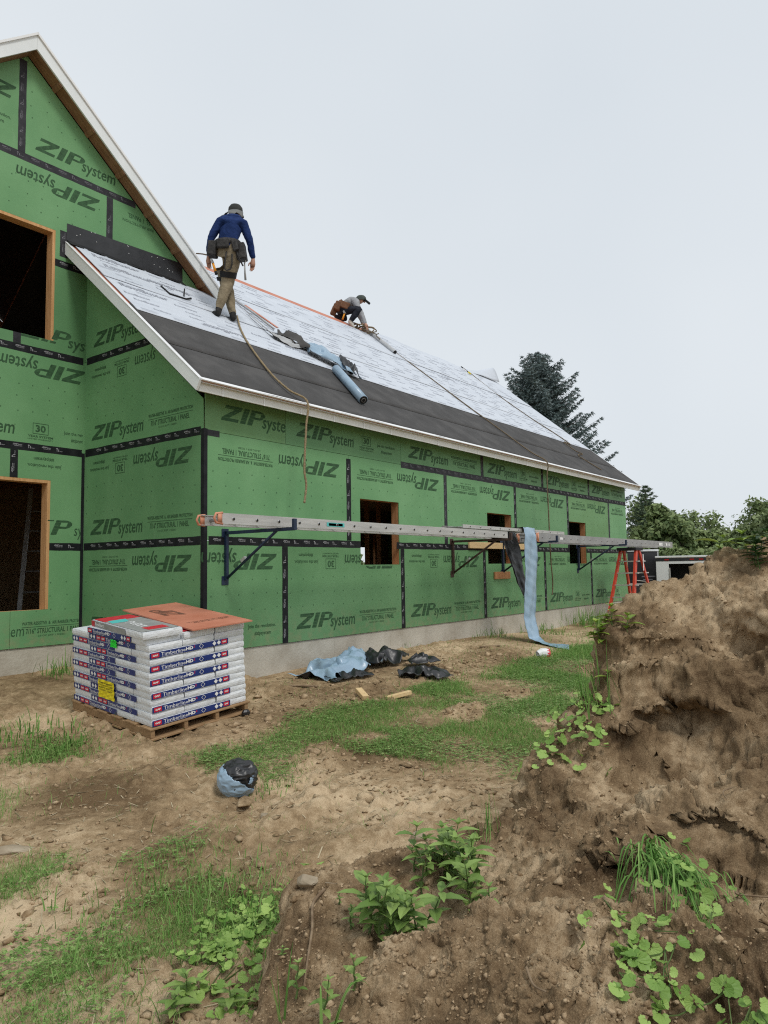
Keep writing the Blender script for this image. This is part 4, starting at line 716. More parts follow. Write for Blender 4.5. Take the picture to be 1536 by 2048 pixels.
for k in range(3):
    t = a + k * 2.094; d = np.c_[np.cos(t), np.sin(t), tl[:, 0] * .5] * sz[:, None]; s = np.c_[-np.sin(t), np.cos(t), tl[:, 1] * .5] * (sz * .62)[:, None]
    Vs.append(np.stack([c, c + d * .8 + s, c + d * 1.6, c + d * .8 - s], 1).reshape(-1, 3)); i = np.arange(n)[:, None] * 4 + o; Fs.append(i + np.array([[0, 1, 2, 3]])); o += 4 * n
clv = link('clover', np_mesh('clover', np.concatenate(Vs), np.concatenate(Fs), 'clover', False, {'rnd': np.tile(np.repeat(RNG.random(n), 4), 3)})); tag(clv, kind='stuff', label='clover leaves spread through the turf')
# ================================================================== PALLET OF SHINGLES
MAT['wrap'] = mat('white_shingle_wrap', (.66, .68, .71), .38, (.78, .80, .82), 9, 5, .45, 26, spec=.45)
MAT['wblue'] = mat('blue_print', (.012, .028, .15), .4, (.02, .04, .19), 12, spec=.4); MAT['wred'] = mat('red_print', (.50, .018, .04), .4, (.60, .04, .06), 12)
MAT['wgrey'] = mat('grey_print', (.27, .27, .265), .45, (.34, .34, .33), 10); MAT['teal'] = mat('teal_print', (.10, .50, .48), .5); MAT['yellow'] = mat('yellow_notice', (.75, .60, .01), .6, (.82, .68, .03), 8); MAT['neon'] = mat('green_tag', (.03, .75, .06), .5)
MAT['palletwood'] = mat('pallet_wood', (.25, .15, .075), .85, (.36, .23, .12), 7, 6, .2, 50, stretch=(1, 8, 8)); MAT['white'] = mat('white_paint', (.78, .78, .78), .5); MAT['ink'] = mat('black_ink', (.02, .02, .02), .6)
MP = Matrix(((0.99273, 0.07676, -0.09268, -1.285), (-0.08241, 0.99487, -0.05874, -.921), (0.0877, 0.06595, 0.99396, -.454), (0, 0, 0, 1)))
PG = 'items on the shingle pallet'
pallet = thing('pallet', 'wooden pallet under the stack of wrapped shingle bundles', 'pallet', None, None, False, MP @ Matrix.Translation((0, 0, -.105)))
for i, x in enumerate((-.02, .31, .64, .97)): part('stringer', MB().box(x, x + .04, -.02, 1.45, .019, .086), 'palletwood', pallet, bevel=.003)
for i in range(6): part('deck_board', MB().box(-.03, 1.03, -.03 + i * .262, -.03 + i * .262 + .17, .0865, .103), 'palletwood', pallet, bevel=.003)
for i in range(6): part('bottom_board', MB().box(-.03 + .002, 1.03, -.04 + i * .263, -.04 + i * .263 + .165, .0, .0185), 'palletwood', pallet, bevel=.003)
def bundle_mesh(name, lx, ly, lz, seed, m='wrap'):
    n = (max(3, int(lx / .07)), max(3, int(ly / .07)), 3); bm = bmesh.new(); bmesh.ops.create_cube(bm, size=1)
    me = bpy.data.meshes.new(name); V = []; F = []; idx = {}
    def vid(i, j, k):
        key = (i, j, k)
        if key not in idx: idx[key] = len(V); V.append((i / n[0], j / n[1], k / n[2]))
        return idx[key]
    for i in range(n[0]):
        for j in range(n[1]):
            F.append((vid(i, j, 0), vid(i, j + 1, 0), vid(i + 1, j + 1, 0), vid(i + 1, j, 0))); F.append((vid(i, j, n[2]), vid(i + 1, j, n[2]), vid(i + 1, j + 1, n[2]), vid(i, j + 1, n[2])))
    for i in range(n[0]):
        for k in range(n[2]):
            F.append((vid(i, 0, k), vid(i + 1, 0, k), vid(i + 1, 0, k + 1), vid(i, 0, k + 1))); F.append((vid(i, n[1], k), vid(i, n[1], k + 1), vid(i + 1, n[1], k + 1), vid(i + 1, n[1], k)))
    for j in range(n[1]):
        for k in range(n[2]):
            F.append((vid(0, j, k), vid(0, j, k + 1), vid(0, j + 1, k + 1), vid(0, j + 1, k))); F.append((vid(n[0], j, k), vid(n[0], j + 1, k), vid(n[0], j + 1, k + 1), vid(n[0], j, k + 1)))
    bm.free(); U = np.array(V); c = U - .5; P = U * np.array([lx, ly, lz]); nz = np.c_[fbm(P * 9 + seed, 3, seed), fbm(P * 9 + seed + 5, 3, seed + 1), fbm(P * 7 + 9, 2, seed + 2)]
    edge = (np.abs(c[:, 2]) > .49); P[:, :2] -= np.sign(c[:, :2]) * (np.abs(c[:, :2]) > .49) * edge[:, None] * .004; P += nz * np.array([.004, .004, .001]) * (np.abs(c) > .3)
    P[:, 2] = np.clip(P[:, 2], .0012, lz - .0012); me.from_pydata(P.tolist(), [], F); me.materials.append(MAT[m]); me.polygons.foreach_set('use_smooth', [False] * len(F)); me.update(); return me
T = .0588
BM = {'x': [bundle_mesh('bundle_x%d' % s, 1.0, .286, T, s) for s in (1, 2)], 'y': [bundle_mesh('bundle_y%d' % s, .325, .85, T, 10 + s) for s in (1, 2)], 'Y': [bundle_mesh('bundle_Y%d' % s, .325, 1.075, T, 20 + s) for s in (1, 2)], 'xb': [bundle_mesh('bundle_xb%d' % s, 1.0, .35, T, 30 + s) for s in (1, 2)]}
def dia(x, y, r): return [(x - r, y, 0), (x, y - r, 0), (x + r, y, 0), (x, y + r, 0)], [(0, 1, 2, 3)]
def ring_dia(x, y, r):
    o = [(x - r, y, 0), (x, y - r, 0), (x + r, y, 0), (x, y + r, 0)]; q = .82; i = [(x - r * q, y, 0), (x, y - r * q, 0), (x + r * q, y, 0), (x, y + r * q, 0)]; return o + i, [(k, (k + 1) % 4, 4 + (k + 1) % 4, 4 + k) for k in range(4)]
hh = T * .80
def logo_red(x): return rect(x, x + .075, .010, hh + .002), fit_geo(text_geo('GAF', 1, 0, .05), x + .012, x + .063, .022, .037)
STRIPE = {}
def make_stripe(kind, L):
    blue = rect(0, L, .004, hh + .008); red = []; wht = []
    def brand(x):
        r, w = logo_red(x); red.append(r); wht.append(w); wht.append(fit_geo(text_geo('Timberline', 1), x + .092, x + .335, .016, .046)); wht.append(fit_geo(text_geo('HD', 1, 0, .05), x + .340, x + .415, .019, .047)); red.append(fit_geo(text_geo('Z', 1, 0, .04), x + .42, x + .435, .03, .047)); wht.append(rect(x + .1, x + .31, .0085, .0105)); wht.append(ring_dia(x + .50, .03, .024))
    if kind == 'R': brand(.015); wht.extend([dia(.655, .03, .021), dia(.705, .03, .021)]); r, w = rect(.735, .795, .010, hh + .002), fit_geo(text_geo('GAF', 1, 0, .05), .745, .785, .022, .037); red.append(r); wht.append(w)
    else: wht.extend([dia(.045, .03, .022), dia(.10, .03, .022)]); r, w = logo_red(.145); red.append(r); wht.append(w); brand(.235)
    STRIPE[kind] = (geo_mesh('blue_stripe', blue, 'wblue'), geo_mesh('red_badge', merge(*red), 'wred'), geo_mesh('white_lettering', merge(*wht), 'white'))
make_stripe('R', .81); make_stripe('L', .845)
def put_stripe(b, kind, M):
    s, r, w = STRIPE[kind]; o = link('blue_stripe', s, b, M=M)
    for nm, me, d in (('red_badge', r, .0012), ('white_lettering', w, .0024)): q = link(nm, me, o, M=Matrix.Translation((0, 0, d))); q['kind'] = 'stuff'
ORD = ['lowest', 'second', 'third', 'fourth', 'fifth', 'sixth', 'seventh', 'eighth', 'ninth', 'tenth', 'eleventh', 'twelfth', 'thirteenth']
def bundle(kind, x, y, k, label, sd):
    o = link('shingle_bundle', BM[kind][sd % 2], None, M=MP @ Matrix.Translation((x + random.uniform(-.006, .006), y + random.uniform(-.004, .004), k * T))); tag(o, label, 'shingle bundle', 'wrapped shingle bundles on the pallet'); return o
FL = lambda x, y, dz=0.0: frame((x, y, dz), (0, -1, 0), (0, 0, 1))
FRt = lambda x, y, dz=0.0: frame((x, y, dz), (1, 0, 0), (0, 0, 1))
for k in range(12):
    lay = ORD[k] + ' layer up' if k else 'bottom layer'
    if k % 2 == 0:
        b = bundle('x', 0, 0, k, 'white shingle bundle with long blue stripe facing right, ' + lay, k); put_stripe(b, 'R', FRt(.004, -.0075))
        bundle('x', 0, .29, k, 'white shingle bundle showing its plain end, second from the near corner, ' + lay, k + 1)
        b = bundle('y', 0, .58, k, 'blue striped shingle bundle at the far left of the left face, ' + lay, k); put_stripe(b, 'L', FL(-.0075, .848))
        bundle('y', .335, .58, k, 'plain shingle bundle inside the far half of the pile, ' + lay, k + 1); bundle('y', .67, .58, k, 'plain shingle bundle at the far right of the pile, ' + lay, k)
    else:
        b = bundle('Y', 0, 0, k, 'shingle bundle with blue stripe at mid length of left face, ' + lay, k); put_stripe(b, 'L', FL(-.0075, 1.07))
        bundle('Y', .3365, 0, k, 'shingle bundle with white end in the middle of right face, ' + lay, k + 1); bundle('Y', .673, 0, k, 'shingle bundle with white end at the right of right face, ' + lay, k)
        bundle('xb', 0, 1.08, k, 'white shingle bundle end at the far left corner, ' + lay, k)
# loose top bundles
b = link('shingle_bundle', bundle_mesh('bundle_t', .34, 1.06, T, 41), None, M=MP @ Matrix.Translation((-.012, .03, 12 * T))); tag(b, 'blue striped shingle bundle right under the grey starter carton', 'shingle bundle', 'wrapped shingle bundles on the pallet'); put_stripe(b, 'R', FL(-.0075, 1.04))
PS = T * 1.05; b = link('starter_shingle_carton', bundle_mesh('carton', .37, 1.06, PS, 42, 'wrap'), None, M=MP @ Matrix.Translation((-.05, .0, 13 * T)) @ Matrix.Rotation(R_(-4), 4, 'Z')); tag(b, 'grey and red starter shingle carton on top of the pile', 'carton')
tp = link('printed_top', geo_mesh('printed_top', merge(rect(.01, .36, .04, .80)), 'wgrey'), b, M=Matrix.Translation((0, 0, PS + .003))); q = link('red_field', geo_mesh('red_field', (([(.01, .80, 0), (.36, .80, 0), (.36, 1.04, 0), (.01, 1.04, 0)]), [(0, 1, 2, 3)]), 'wred'), b, M=Matrix.Translation((0, 0, PS + .0032)))
link('teal_band', geo_mesh('teal_band', ([(.02, .66, 0), (.18, .66, 0), (.22, .82, 0), (.05, .82, 0)], [(0, 1, 2, 3)]), 'teal'), b, M=Matrix.Translation((0, 0, PS + .0042))); link('red_badge', geo_mesh('badge', merge(rect(.10, .30, .10, .24)), 'wred'), b, M=Matrix.Translation((0, 0, PS + .0042)))
sd_ = link('printed_side', geo_mesh('side', rect(.32, 1.05, .003, PS - .004), 'wgrey'), b, M=FL(-.0075, 1.06) @ Matrix.Translation((-.32, 0, 0))); link('red_badge', geo_mesh('side_badge', rect(0, .07, .005, PS - .005), 'wred'), b, M=FL(-.0088, 1.055)); g = link('lettering', geo_mesh('prostart', fit_geo(text_geo('ProStart', 1, 0, .03), .08, .28, .018, .046), 'white'), b, M=FL(-.0088, 1.055)); g['kind'] = 'stuff'
link('lettering', geo_mesh('top_letters', merge(fit_geo(text_geo('ProStart', 1, .1, .02), 0, .34, 0, .09)), 'white'), b, M=Matrix.Translation((.12, .62, PS + .0052)) @ Matrix.Rotation(R_(-90), 4, 'Z'))['kind'] = 'stuff'
for i, (x, y, kk, ly) in enumerate(((.345, .02, 12, 'torn white shingle bundle under the front of the red board'), (.68, .03, 12, 'torn grey shingle bundle under the right edge of red board'))):
    b = link('shingle_bundle', bundle_mesh('bundle_u%d' % i, .325, 1.35, T, 45 + i), None, M=MP @ Matrix.Translation((x, y - .03, kk * T)) @ Matrix.Rotation(R_(2 - 3 * i), 4, 'Z')); tag(b, ly, 'shingle bundle', 'wrapped shingle bundles on the pallet'); link('red_field', geo_mesh('red_top%d' % i, rect(.03, .30, .05, .6), 'wred'), b, M=Matrix.Translation((0, 0, T + .003)))
mb = MB(); mb.prism([(.0, .0, 0), (.62, -.02, 0), (.63, 1.46, 0), (.02, 1.45, 0)], (0, 0, .012)); bd = link('red_board', mb.mesh('red_board', 'red'), None, M=MP @ Matrix.Translation((.40, -.06, 13 * T + .014)) @ Matrix.Rotation(R_(1.2), 4, 'X') @ Matrix.Rotation(R_(-3.5), 4, 'Z')); tag(bd, 'offcut of red roof sheathing lying on top of the shingle pile', 'board')
lz = link('printed_logo', geo_mesh('board_zip', zip_letters(0, .40, .19), 'redink'), bd, M=Matrix.Translation((.10, .98, .0132)) @ Matrix.Rotation(R_(-90), 4, 'Z') @ Matrix.Rotation(math.pi, 4, 'Z') @ Matrix.Translation((-.25, -.25, 0))); lz['kind'] = 'stuff'
lz = link('printed_text', geo_mesh('board_txt', merge(fit_geo(text_geo('WATER-RESISTIVE BARRIER', 1, 0, .02), 0, .46, .05, .075), fit_geo(text_geo('STRUCTURAL 1 PANEL', 1, 0, .02), .05, .42, 0, .03)), 'redink'), bd, M=Matrix.Translation((.12, .26, .0132))); lz['kind'] = 'stuff'
def notice(name, w, h, m, x, y, z, label, cat, lines):
    n = 8; V = []; F = []
    for i in range(n + 1):
        for j in range(n + 1): V.append((w * i / n, h * j / n, .004 * math.sin(i * 1.9 + j * 2.3) + .003))
    for i in range(n):
        for j in range(n): a = i * (n + 1) + j; F.append((a, a + n + 1, a + n + 2, a + 1))
    o = link(name, geo_mesh(name, (V, F), m), None, M=MP @ FL(-.016, y, z) @ Matrix.Translation((0, 0, 0))); tag(o, label, cat)
    if lines: g = merge(*[fit_geo(text_geo(t, 1, 0, .03 if i == 0 else 0), w * .08, w * .92, h * (.80 - i * .13), h * (.88 - i * .13)) for i, t in enumerate(lines)]); q = link('lettering', geo_mesh(name + '_txt', g, 'ink'), o, M=Matrix.Translation((0, 0, .009))); q['kind'] = 'stuff'
notice('yellow_notice', .30, .17, 'yellow', 0, .90, .125, 'yellow printed notice stuck on the left face of shingle pile', 'notice', ['DO NOT DOUBLE STACK', 'HANDLE WITH CARE', 'KEEP DRY', 'STORE FLAT'])
notice('green_tag', .11, .07, 'neon', 0, .635, .625, 'bright green tag near the top of the shingle pile', 'tag', ['100', 'HDZ'])
# ================================================================== WALL BRACKETS, LADDERS, PLANK
BG = 'steel wall brackets that carry the ladders'
def bracket(x, m, label, zt=1.325, length=1.10):
    t = thing('wall_bracket', label, 'bracket', (x, -.02, .78), BG); y0 = -.045
    part('wall_leg', MB().bar((x, y0, .78), (x, y0, zt), .035, .035, up=(0, 1, 0)), m, t); part('arm', MB().bar((x, y0, zt - .018), (x, -length, zt - .018), .035, .035), m, t)
    part('brace', MB().tube([(x, y0 - .01, .80), (x, -.84, zt - .03)], .016, 8), m, t, True); part('end_stop', MB().box(x - .02, x + .02, -length - .022, -length + .012, zt - .03, zt + .085), m, t)
    for z in (.775, zt - .02): part('wall_plate', MB().box(x - .05, x + .05, -.0255, -.0165, z - .05, z + .05), m, t, bevel=.004)
    part('grip_tape', MB().bar((x, -.30, .985), (x, -.36, 1.024), .037, .037), 'alu', t)
bracket(.28, 'blue', 'dark blue wall bracket near the house corner, holding the ladder end'); bracket(5.03, 'rust', 'brown steel wall bracket beside the second window'); bracket(6.73, 'blue', 'dark blue wall bracket mounted over a wood block below the second window'); bracket(10.2, 'blue', 'dark wall bracket under the far ladder, beside the third window')
tag(part('backing_board', MB().box(5.55, 7.80, -.0555, -.0175, 1.205, 1.315), 'pine', bevel=.004), 'long pale lumber board fixed across the second window', 'board')
tag(part('wood_block', MB().box(6.41, 6.98, -.055, -.0175, .665, .795), 'woodo', bevel=.004), 'short orange lumber block under the blue bracket foot', 'wood block')
LADDER_MESH = {}
def ladder(label, x0, x1, yn, yf, z, hgt, m, caps=True, rung=.305, tube_r=.017, stickers=()):
    t = thing('extension_ladder', label, 'ladder', ((x0 + x1) / 2, (yn + yf) / 2, z - hgt / 2), 'aluminium ladders laid flat as a walkway')
    for nm, y, s in (('near_rail', yn, 1), ('far_rail', yf, -1)):
        mb = MB(); pr = [(0, -hgt / 2), (.03 * s, -hgt / 2), (.03 * s, -hgt / 2 + .006), (.005 * s, -hgt / 2 + .012), (.005 * s, hgt / 2 - .012), (.03 * s, hgt / 2 - .006), (.03 * s, hgt / 2), (0, hgt / 2)]
        if s < 0: pr = pr[::-1]
        mb.prism([(x0 + (.07 if s < 0 else 0), y + a, z + b) for a, b in pr], (x1 - x0, 0, 0)); part('side_rail', mb, m, t)
    key = (round(yf - yn, 3), tube_r)
    if key not in LADDER_MESH: LADDER_MESH[key] = MB().tube([(0, -.006, 0), (0, yf - yn + .006, 0)], tube_r, 8).mesh('rung', 'alud', True), MB().tube([(0, -.0075, 0), (0, .002, 0)], tube_r * .72, 8).mesh('rung_plug', 'black', True)
    x = x0 + .2
    while x < x1 - .05: r = link('rung', LADDER_MESH[key][0], t, loc=(x, yn, z)); link('rung_plug', LADDER_MESH[key][1], r); x += rung
    if caps:
        for y, dx in ((yn, 0), (yf, .07)):
            a = x0 + dx; pts = [(a + .06, y - .004, z - hgt / 2), (a - .02, y - .004, z - hgt / 2 + .01), (a - .04, y - .004, z), (a - .02, y - .004, z + hgt / 2 - .01), (a + .06, y - .004, z + hgt / 2)]; mb = MB(); mb.tube(pts, .012, 8); mb.box(a - .0, a + .05, y - .014, y - .003, z - hgt / 2 + .008, z + hgt / 2 - .008); part('end_cap', mb, 'orange', t, True)
    for (xs, w, h, mm) in stickers: part('sticker', MB().box(xs, xs + w, yn - .0035, yn - .0012, z - h / 2, z + h / 2), mm, t)
    return t
ladder('aluminium ladder with orange end caps lying on brackets, nearest the corner', -.60, 5.22, -.95, -.60, 1.385, .105, 'alu', stickers=((.95, .30, .045, 'teal'), (.98, .24, .03, 'white')))
ladder('longer grey ladder reaching past the far house end', 6.27, 14.07, -.95, -.55, 1.375, .145, 'alud', True, .305, .014, ((7.2, .12, .04, 'white'), (12.95, .28, .07, 'white'), (13.5, .12, .06, 'white'), (13.72, .14, .05, 'white')))
ladder('thin ladder section lying on top where the two ladders meet', 3.9, 7.45, -.93, -.52, 1.478, .05, 'alu', False, .305, .012)
# red stepladder
st = thing('stepladder', 'red fibreglass stepladder standing under the far ladder', 'stepladder', (11.35, -.78, -.33)); zt = 1.235; MAT['sred'] = mat('red_fibreglass', (.50, .045, .022), .45, (.58, .07, .035), 8)
for y0, y1 in ((-1.06, -.95), (-.50, -.61)):
    part('front_rail', MB().bar((10.55, y0, -.36), (11.27, y1, zt), .045, .10, up=(1, 0, .4)), 'sred', st); part('rear_rail', MB().bar((12.25, y0, -.36), (11.45, y1, zt), .04, .085, up=(1, 0, -.4)), 'sred', st); part('foot', MB().box(10.50, 10.60, y0 - .03, y0 + .03, -.37, -.33), 'black', st)
for i in range(5):
    f = .17 + .165 * i; z = -.36 + (zt + .36) * f; x = 10.55 + .72 * f; w = .11 * (1 - f) + .17; part('step', MB().box(x - .045, x + .045, -.78 - w - .08, -.78 + w + .08, z - .012, z + .012), 'alu', st); xr = 12.25 - .80 * f; part('rear_brace', MB().box(xr - .02, xr + .02, -.78 - w - .07, -.78 + w + .07, z - .012, z + .014), 'white', st)
part('top_cap', MB().box(11.12, 11.60, -1.0, -.56, zt - .03, zt + .035), 'black', st, bevel=.008); part('spreader', MB().tube([(10.95, -.97, .55), (11.8, -.97, .50)], .008, 6), 'alu', st); part('sticker', MB().box(11.555, 11.60, -1.005, -1.001, .75, 1.12), 'white', st)
# ================================================================== FILM AND MEMBRANE OFFCUTS
def crumple(name, label, cx, cy, w, l, turn, mats, amp=.12, seed=0, n=34, freq=4.2, base=None, group='discarded membrane and film', squeeze=.35, zoff=.0, cat='plastic film'):
    a, b = np.meshgrid(np.linspace(-.5, .5, n), np.linspace(-.5, .5, int(n * l / w))); p = np.c_[a.ravel() * w, b.ravel() * l, np.full(a.size, seed * 1.3)]
    rim = np.clip(1.15 - 2 * np.maximum(np.abs(a.ravel()), np.abs(b.ravel())), 0, 1)
    ridge = 1 - np.abs(fbm(p * freq, 2, seed)) * 2.4; h = amp * np.clip(.25 + .9 * ridge + .5 * fbm(p * 2, 2, seed + 5), 0, 1.6) * (.25 + .75 * np.sqrt(rim))
    q = p[:, :2] * (1 - squeeze * .5) + squeeze * .5 * np.c_[fbm(p * freq * .8 + 4, 2, seed + 7), fbm(p * freq * .8 + 8, 2, seed + 9)] * np.array([w, l]) * .55
    c, s = math.cos(turn), math.sin(turn); X = cx + q[:, 0] * c - q[:, 1] * s; Y = cy + q[:, 0] * s + q[:, 1] * c
    zb = ground_z(np.c_[X, Y]) if base is None else base(X, Y); V = np.c_[X, Y, zb + h + .012 + zoff]
    o = link(name, np_mesh(name, V, grid_faces(n, int(n * l / w)), mats, False)); md = o.modifiers.new('thick', 'SOLIDIFY'); md.thickness = .003; md.material_offset = 1; tag(o, label, cat, group); return o
crumple('film_heap', 'crumpled light blue film lying by the foundation', 1.5, -.52, 1.35, .85, .25, ['film', 'filmb'], .15, 3, 60, 3.0, squeeze=.55)
crumple('film_heap', 'small blue film fold standing up behind the crumpled blue film', 2.05, -.38, .55, .4, .5, ['film', 'filmb'], .20, 15, 24)
crumple('film_heap', 'black shiny membrane bunched against the foundation', 2.4, -.55, .85, .65, .3, ['filmb', 'film'], .20, 5, 54, 3.4, squeeze=.5)
crumple('film_heap', 'black membrane scrap at the middle right of the film pile', 2.6, -1.05, .55, .42, -.4, ['filmb', 'filmb'], .12, 8, 36, 4, squeeze=.5)
crumple('film_heap', 'flat black membrane scrap nearest the grass', 2.05, -1.5, .75, .42, -.75, ['filmb', 'filmb'], .11, 9, 40, 3.8, squeeze=.5)
crumple('film_heap', 'low black membrane fold in front of the crumpled blue film', 1.42, -.86, .75, .28, -.1, ['filmb', 'film'], .07, 21, 34, 4, squeeze=.4)
def roof_base(X, Y): return 2.898 + .833 * (Y + .335) + .03
# roll and crumpled film on the roof
roll = thing('membrane_roll', 'light blue membrane roll lying down the roof slope', 'roll', (3.25, .6, 3.75)); pa, pb = Vector((3.143, 0.804, 3.945)), Vector((2.815, 0.005, 3.279))
part('roll_body', MB().tube([pa, pa.lerp(pb, .5), pb], .068, 20), 'film', roll, True); dd = (pb - pa).normalized(); part('roll_end', MB().tube([pb + dd * .001, pb + dd * .006], [.062, .060], 18), 'black', roll); part('roll_core', MB().tube([pb + dd * .0062, pb + dd * .009], [.034, .033], 14), 'alud', roll); part('core_shade_disc', MB().tube([pb + dd * .0091, pb + dd * .011], [.027, .026], 14), 'black', roll)  # last black disc stands in for the shade inside the hollow core
crumple('film_heap', 'crumpled blue and black film beside the roll on the roof', 3.35, 1.12, .95, .42, -.5, ['film', 'filmb'], .17, 12, 30, base=roof_base, zoff=.0); crumple('film_heap', 'dark membrane end creased on the roof above the blue roll', 3.62, 1.0, .42, .4, -.3, ['filmb', 'film'], .2, 18, 20, base=roof_base); crumple('film_heap', 'grey membrane strip rumpled on the roof left of the roll', 2.95, 1.42, .75, .28, -.35, ['felt', 'filmb'], .14, 14, 24, base=roof_base)
def ribbon(name, path, width, m, side, par=None, rip=.012, n=60, seed=0):
    path = [Vector(p) for p in path]; L = [0]
    for a, b in zip(path[:-1], path[1:]): L.append(L[-1] + (b - a).length)
    V = []; S = [Vector(s) for s in side]; m_ = 9
    for i in range(n + 1):
        t = L[-1] * i / n; k = max(j for j in range(len(L)) if L[j] <= t + 1e-9); k = min(k, len(path) - 2); f = (t - L[k]) / (L[k + 1] - L[k]); f2 = f * f * (3 - 2 * f) if False else f
        p = path[k].lerp(path[k + 1], f2); s = S[k].lerp(S[k + 1], f); d = (path[k + 1] - path[k]).normalized(); nn = d.cross(s.normalized())
        wv = width if not hasattr(width, '__len__') else width[k] + (width[k + 1] - width[k]) * f
        for j in range(m_ + 1):
            u = j / m_ - .5; V.append(p + s.normalized() * u * wv + nn * rip * (math.sin(u * 9 + t * 5 + seed) + .6 * math.sin(u * 17 - t * 9 + seed) + .7 * math.sin(u * 5 + 14 * t + seed) * math.sin(t * 23 - u * 11)))
    F = [(i * (m_ + 1) + j, i * (m_ + 1) + j + 1, (i + 1) * (m_ + 1) + j + 1, (i + 1) * (m_ + 1) + j) for i in range(n) for j in range(m_)]
    o = link(name, np_mesh(name, V, F, m, True), par); md = o.modifiers.new('thick', 'SOLIDIFY'); md.thickness = .003; md.material_offset = 1; return o
# membrane strip left lying on the roof behind the man
rb = ribbon('membrane_strip', [(2.533, 2.417, 5.230), (2.422, 1.938, 4.857), (2.404, 1.421, 4.439), (2.727, 1.320, 4.342), (3.153, 1.408, 4.390)], [.10, .2, .2, .18, .1], ['felt', 'syng'], [(.2, .75, .62)] * 5, None, .02, 40, 1); tag(rb, 'dark felt strip with curled edge lying across the roof below the man', 'felt strip')
rt = part('red_underlay_gap', MB().bar((2.730, 2.400, 5.216), (2.958, 1.883, 4.785), .07, .006, up=(0, -.64, .77)), 'red'); tag(rt, 'narrow strip of bare red sheathing showing between roof sheets', 'sheathing strip')
tb = part('sheet_tube', MB().tube([(2.475, 2.350, 5.213), (2.608, 2.029, 4.946), (2.694, 1.689, 4.650)], [.018, .018, .015], 10), 'syng', None, True); tag(tb, 'rolled edge of grey underlayment below the walking man', 'roll')
# long strip hanging from the ladders to the ground
hs = thing('hanging_film', 'long blue film strip hanging from the ladders to the ground', 'plastic film', (5.9, -1.1, -.36))
ribbon('blue_strip', [(5.95, -.62, 1.515), (5.95, -.96, 1.525), (5.93, -1.0, 1.40), (5.90, -1.0, .75), (5.80, -1.0, .05), (5.78, -1.08, -.27), (5.60, -1.35, -.335), (5.36, -1.85, -.345)], [.42, .42, .40, .46, .40, .36, .34, .30], ['filmb', 'film'], [(1, 0, 0)] * 6 + [(.9, .3, 0), (.8, .35, .1)], hs, .009, 90)
ribbon('black_strip', [(5.95, -.58, 1.47), (5.97, -.66, 1.1), (6.06, -.74, .62), (6.12, -.80, .32)], [.42, .40, .30, .06], ['filmb', 'filmb'], [(1, -.1, 0)] * 4, hs, .01, 40, 2)
# ball of film on the yard
ct = Vector((-1.655, -2.455, -.664 + .122)); fb = thing('film_ball', 'balled up blue film around black membrane on the bare soil', 'plastic film', (ct.x, ct.y, -.664))
def ball_shell(name, r, keep, seed, m, amp):
    nu, nv = 130, 80; u, v = np.meshgrid(np.linspace(0, 2 * math.pi, nu, endpoint=False), np.linspace(.02, math.pi - .02, nv)); D = np.c_[(np.sin(v) * np.cos(u)).ravel(), (np.sin(v) * np.sin(u)).ravel(), np.cos(v).ravel()]
    rr = r * (1 + amp * (1 - 2 * np.abs(fbm(D * np.array([1.7, 1.7, 3.4]) + seed, 2, seed)))); V = D * rr[:, None] * np.array([1.05, 1.0, .98]); V[:, 2] = np.maximum(V[:, 2], -.112 + .02 * D[:, 2]); V = V + np.array(ct); i = np.arange(nu * nv).reshape(nv, nu); j = np.roll(i, -1, 1); F = np.stack([i[:-1], i[1:], j[1:], j[:-1]], -1).reshape(-1, 4)
    F = F[keep(D[F].mean(1))]; o = link(name, np_mesh(name, V, F, m, False), fb); md = o.modifiers.new('thick', 'SOLIDIFY'); md.thickness = .004; return o
lookd = np.array([-.62, -.75, .22]); rt_ = np.array([.78, -.62, 0])
ball_shell('black_core', .118, lambda D: D[:, 2] > -9, 4, 'filmb', .16)
ball_shell('blue_wrap', .134, lambda D: (D @ rt_ * .75 + D[:, 2] * .95 < .02 + .16 * fbm(D * 2.2, 3, 3)) & (D[:, 2] > -.93), 6, 'film', .07); ball_shell('blue_wrap', .128, lambda D: (np.abs(D @ rt_ - .62 - D[:, 2] * .3) < .09) & (D[:, 2] < .2), 9, 'film', .05)
# ================================================================== ROPES
def rope(label, pts, r, m, group='safety ropes on the roof', name='rope'):
    P = [Vector(p) for p in pts]; out = []
    for i in range(len(P) - 1):
        p0, p1, p2, p3 = P[max(i - 1, 0)], P[i], P[i + 1], P[min(i + 2, len(P) - 1)]
        for k in range(10):
            t = k / 10; out.append(.5 * ((2 * p1) + (-p0 + p2) * t + (2 * p0 - 5 * p1 + 4 * p2 - p3) * t * t + (-p0 + 3 * p1 - 3 * p2 + p3) * t ** 3))
    out.append(P[-1]); n = len(out); o = part(name, MB().tube(out, [r * (1 + .12 * math.sin(i * 2.2)) for i in range(n)], 8), m, None, True); return tag(o, label, 'rope', group)
rope('tan rope from the walking man over the eave, ending above the ladder', [(1.949, 1.699, 4.658), (1.650, 1.270, 4.275), (1.403, 0.810, 3.891), (1.167, 0.179, 3.366), (1.136, -0.184, 3.076), (1.27, -.36, 2.93), (1.235, -.372, 2.6), (1.20, -.372, 2.1), (1.23, -.372, 1.9), (1.195, -.372, 1.68)], .0135, 'rope')
rope('long dark rope from the crouching man down past the second window', [(7.549, 2.922, 5.651), (7.631, 2.192, 5.042), (7.671, 1.240, 4.249), (7.771, 0.501, 3.634), (7.840, -0.107, 3.128), (8.03, -.37, 2.91), (8.0, -.372, 2.6), (8.02, -.372, 1.8), (8.05, -.372, 1.0), (8.10, -.372, .6), (8.06, -.372, .33)], .0125, 'roped')
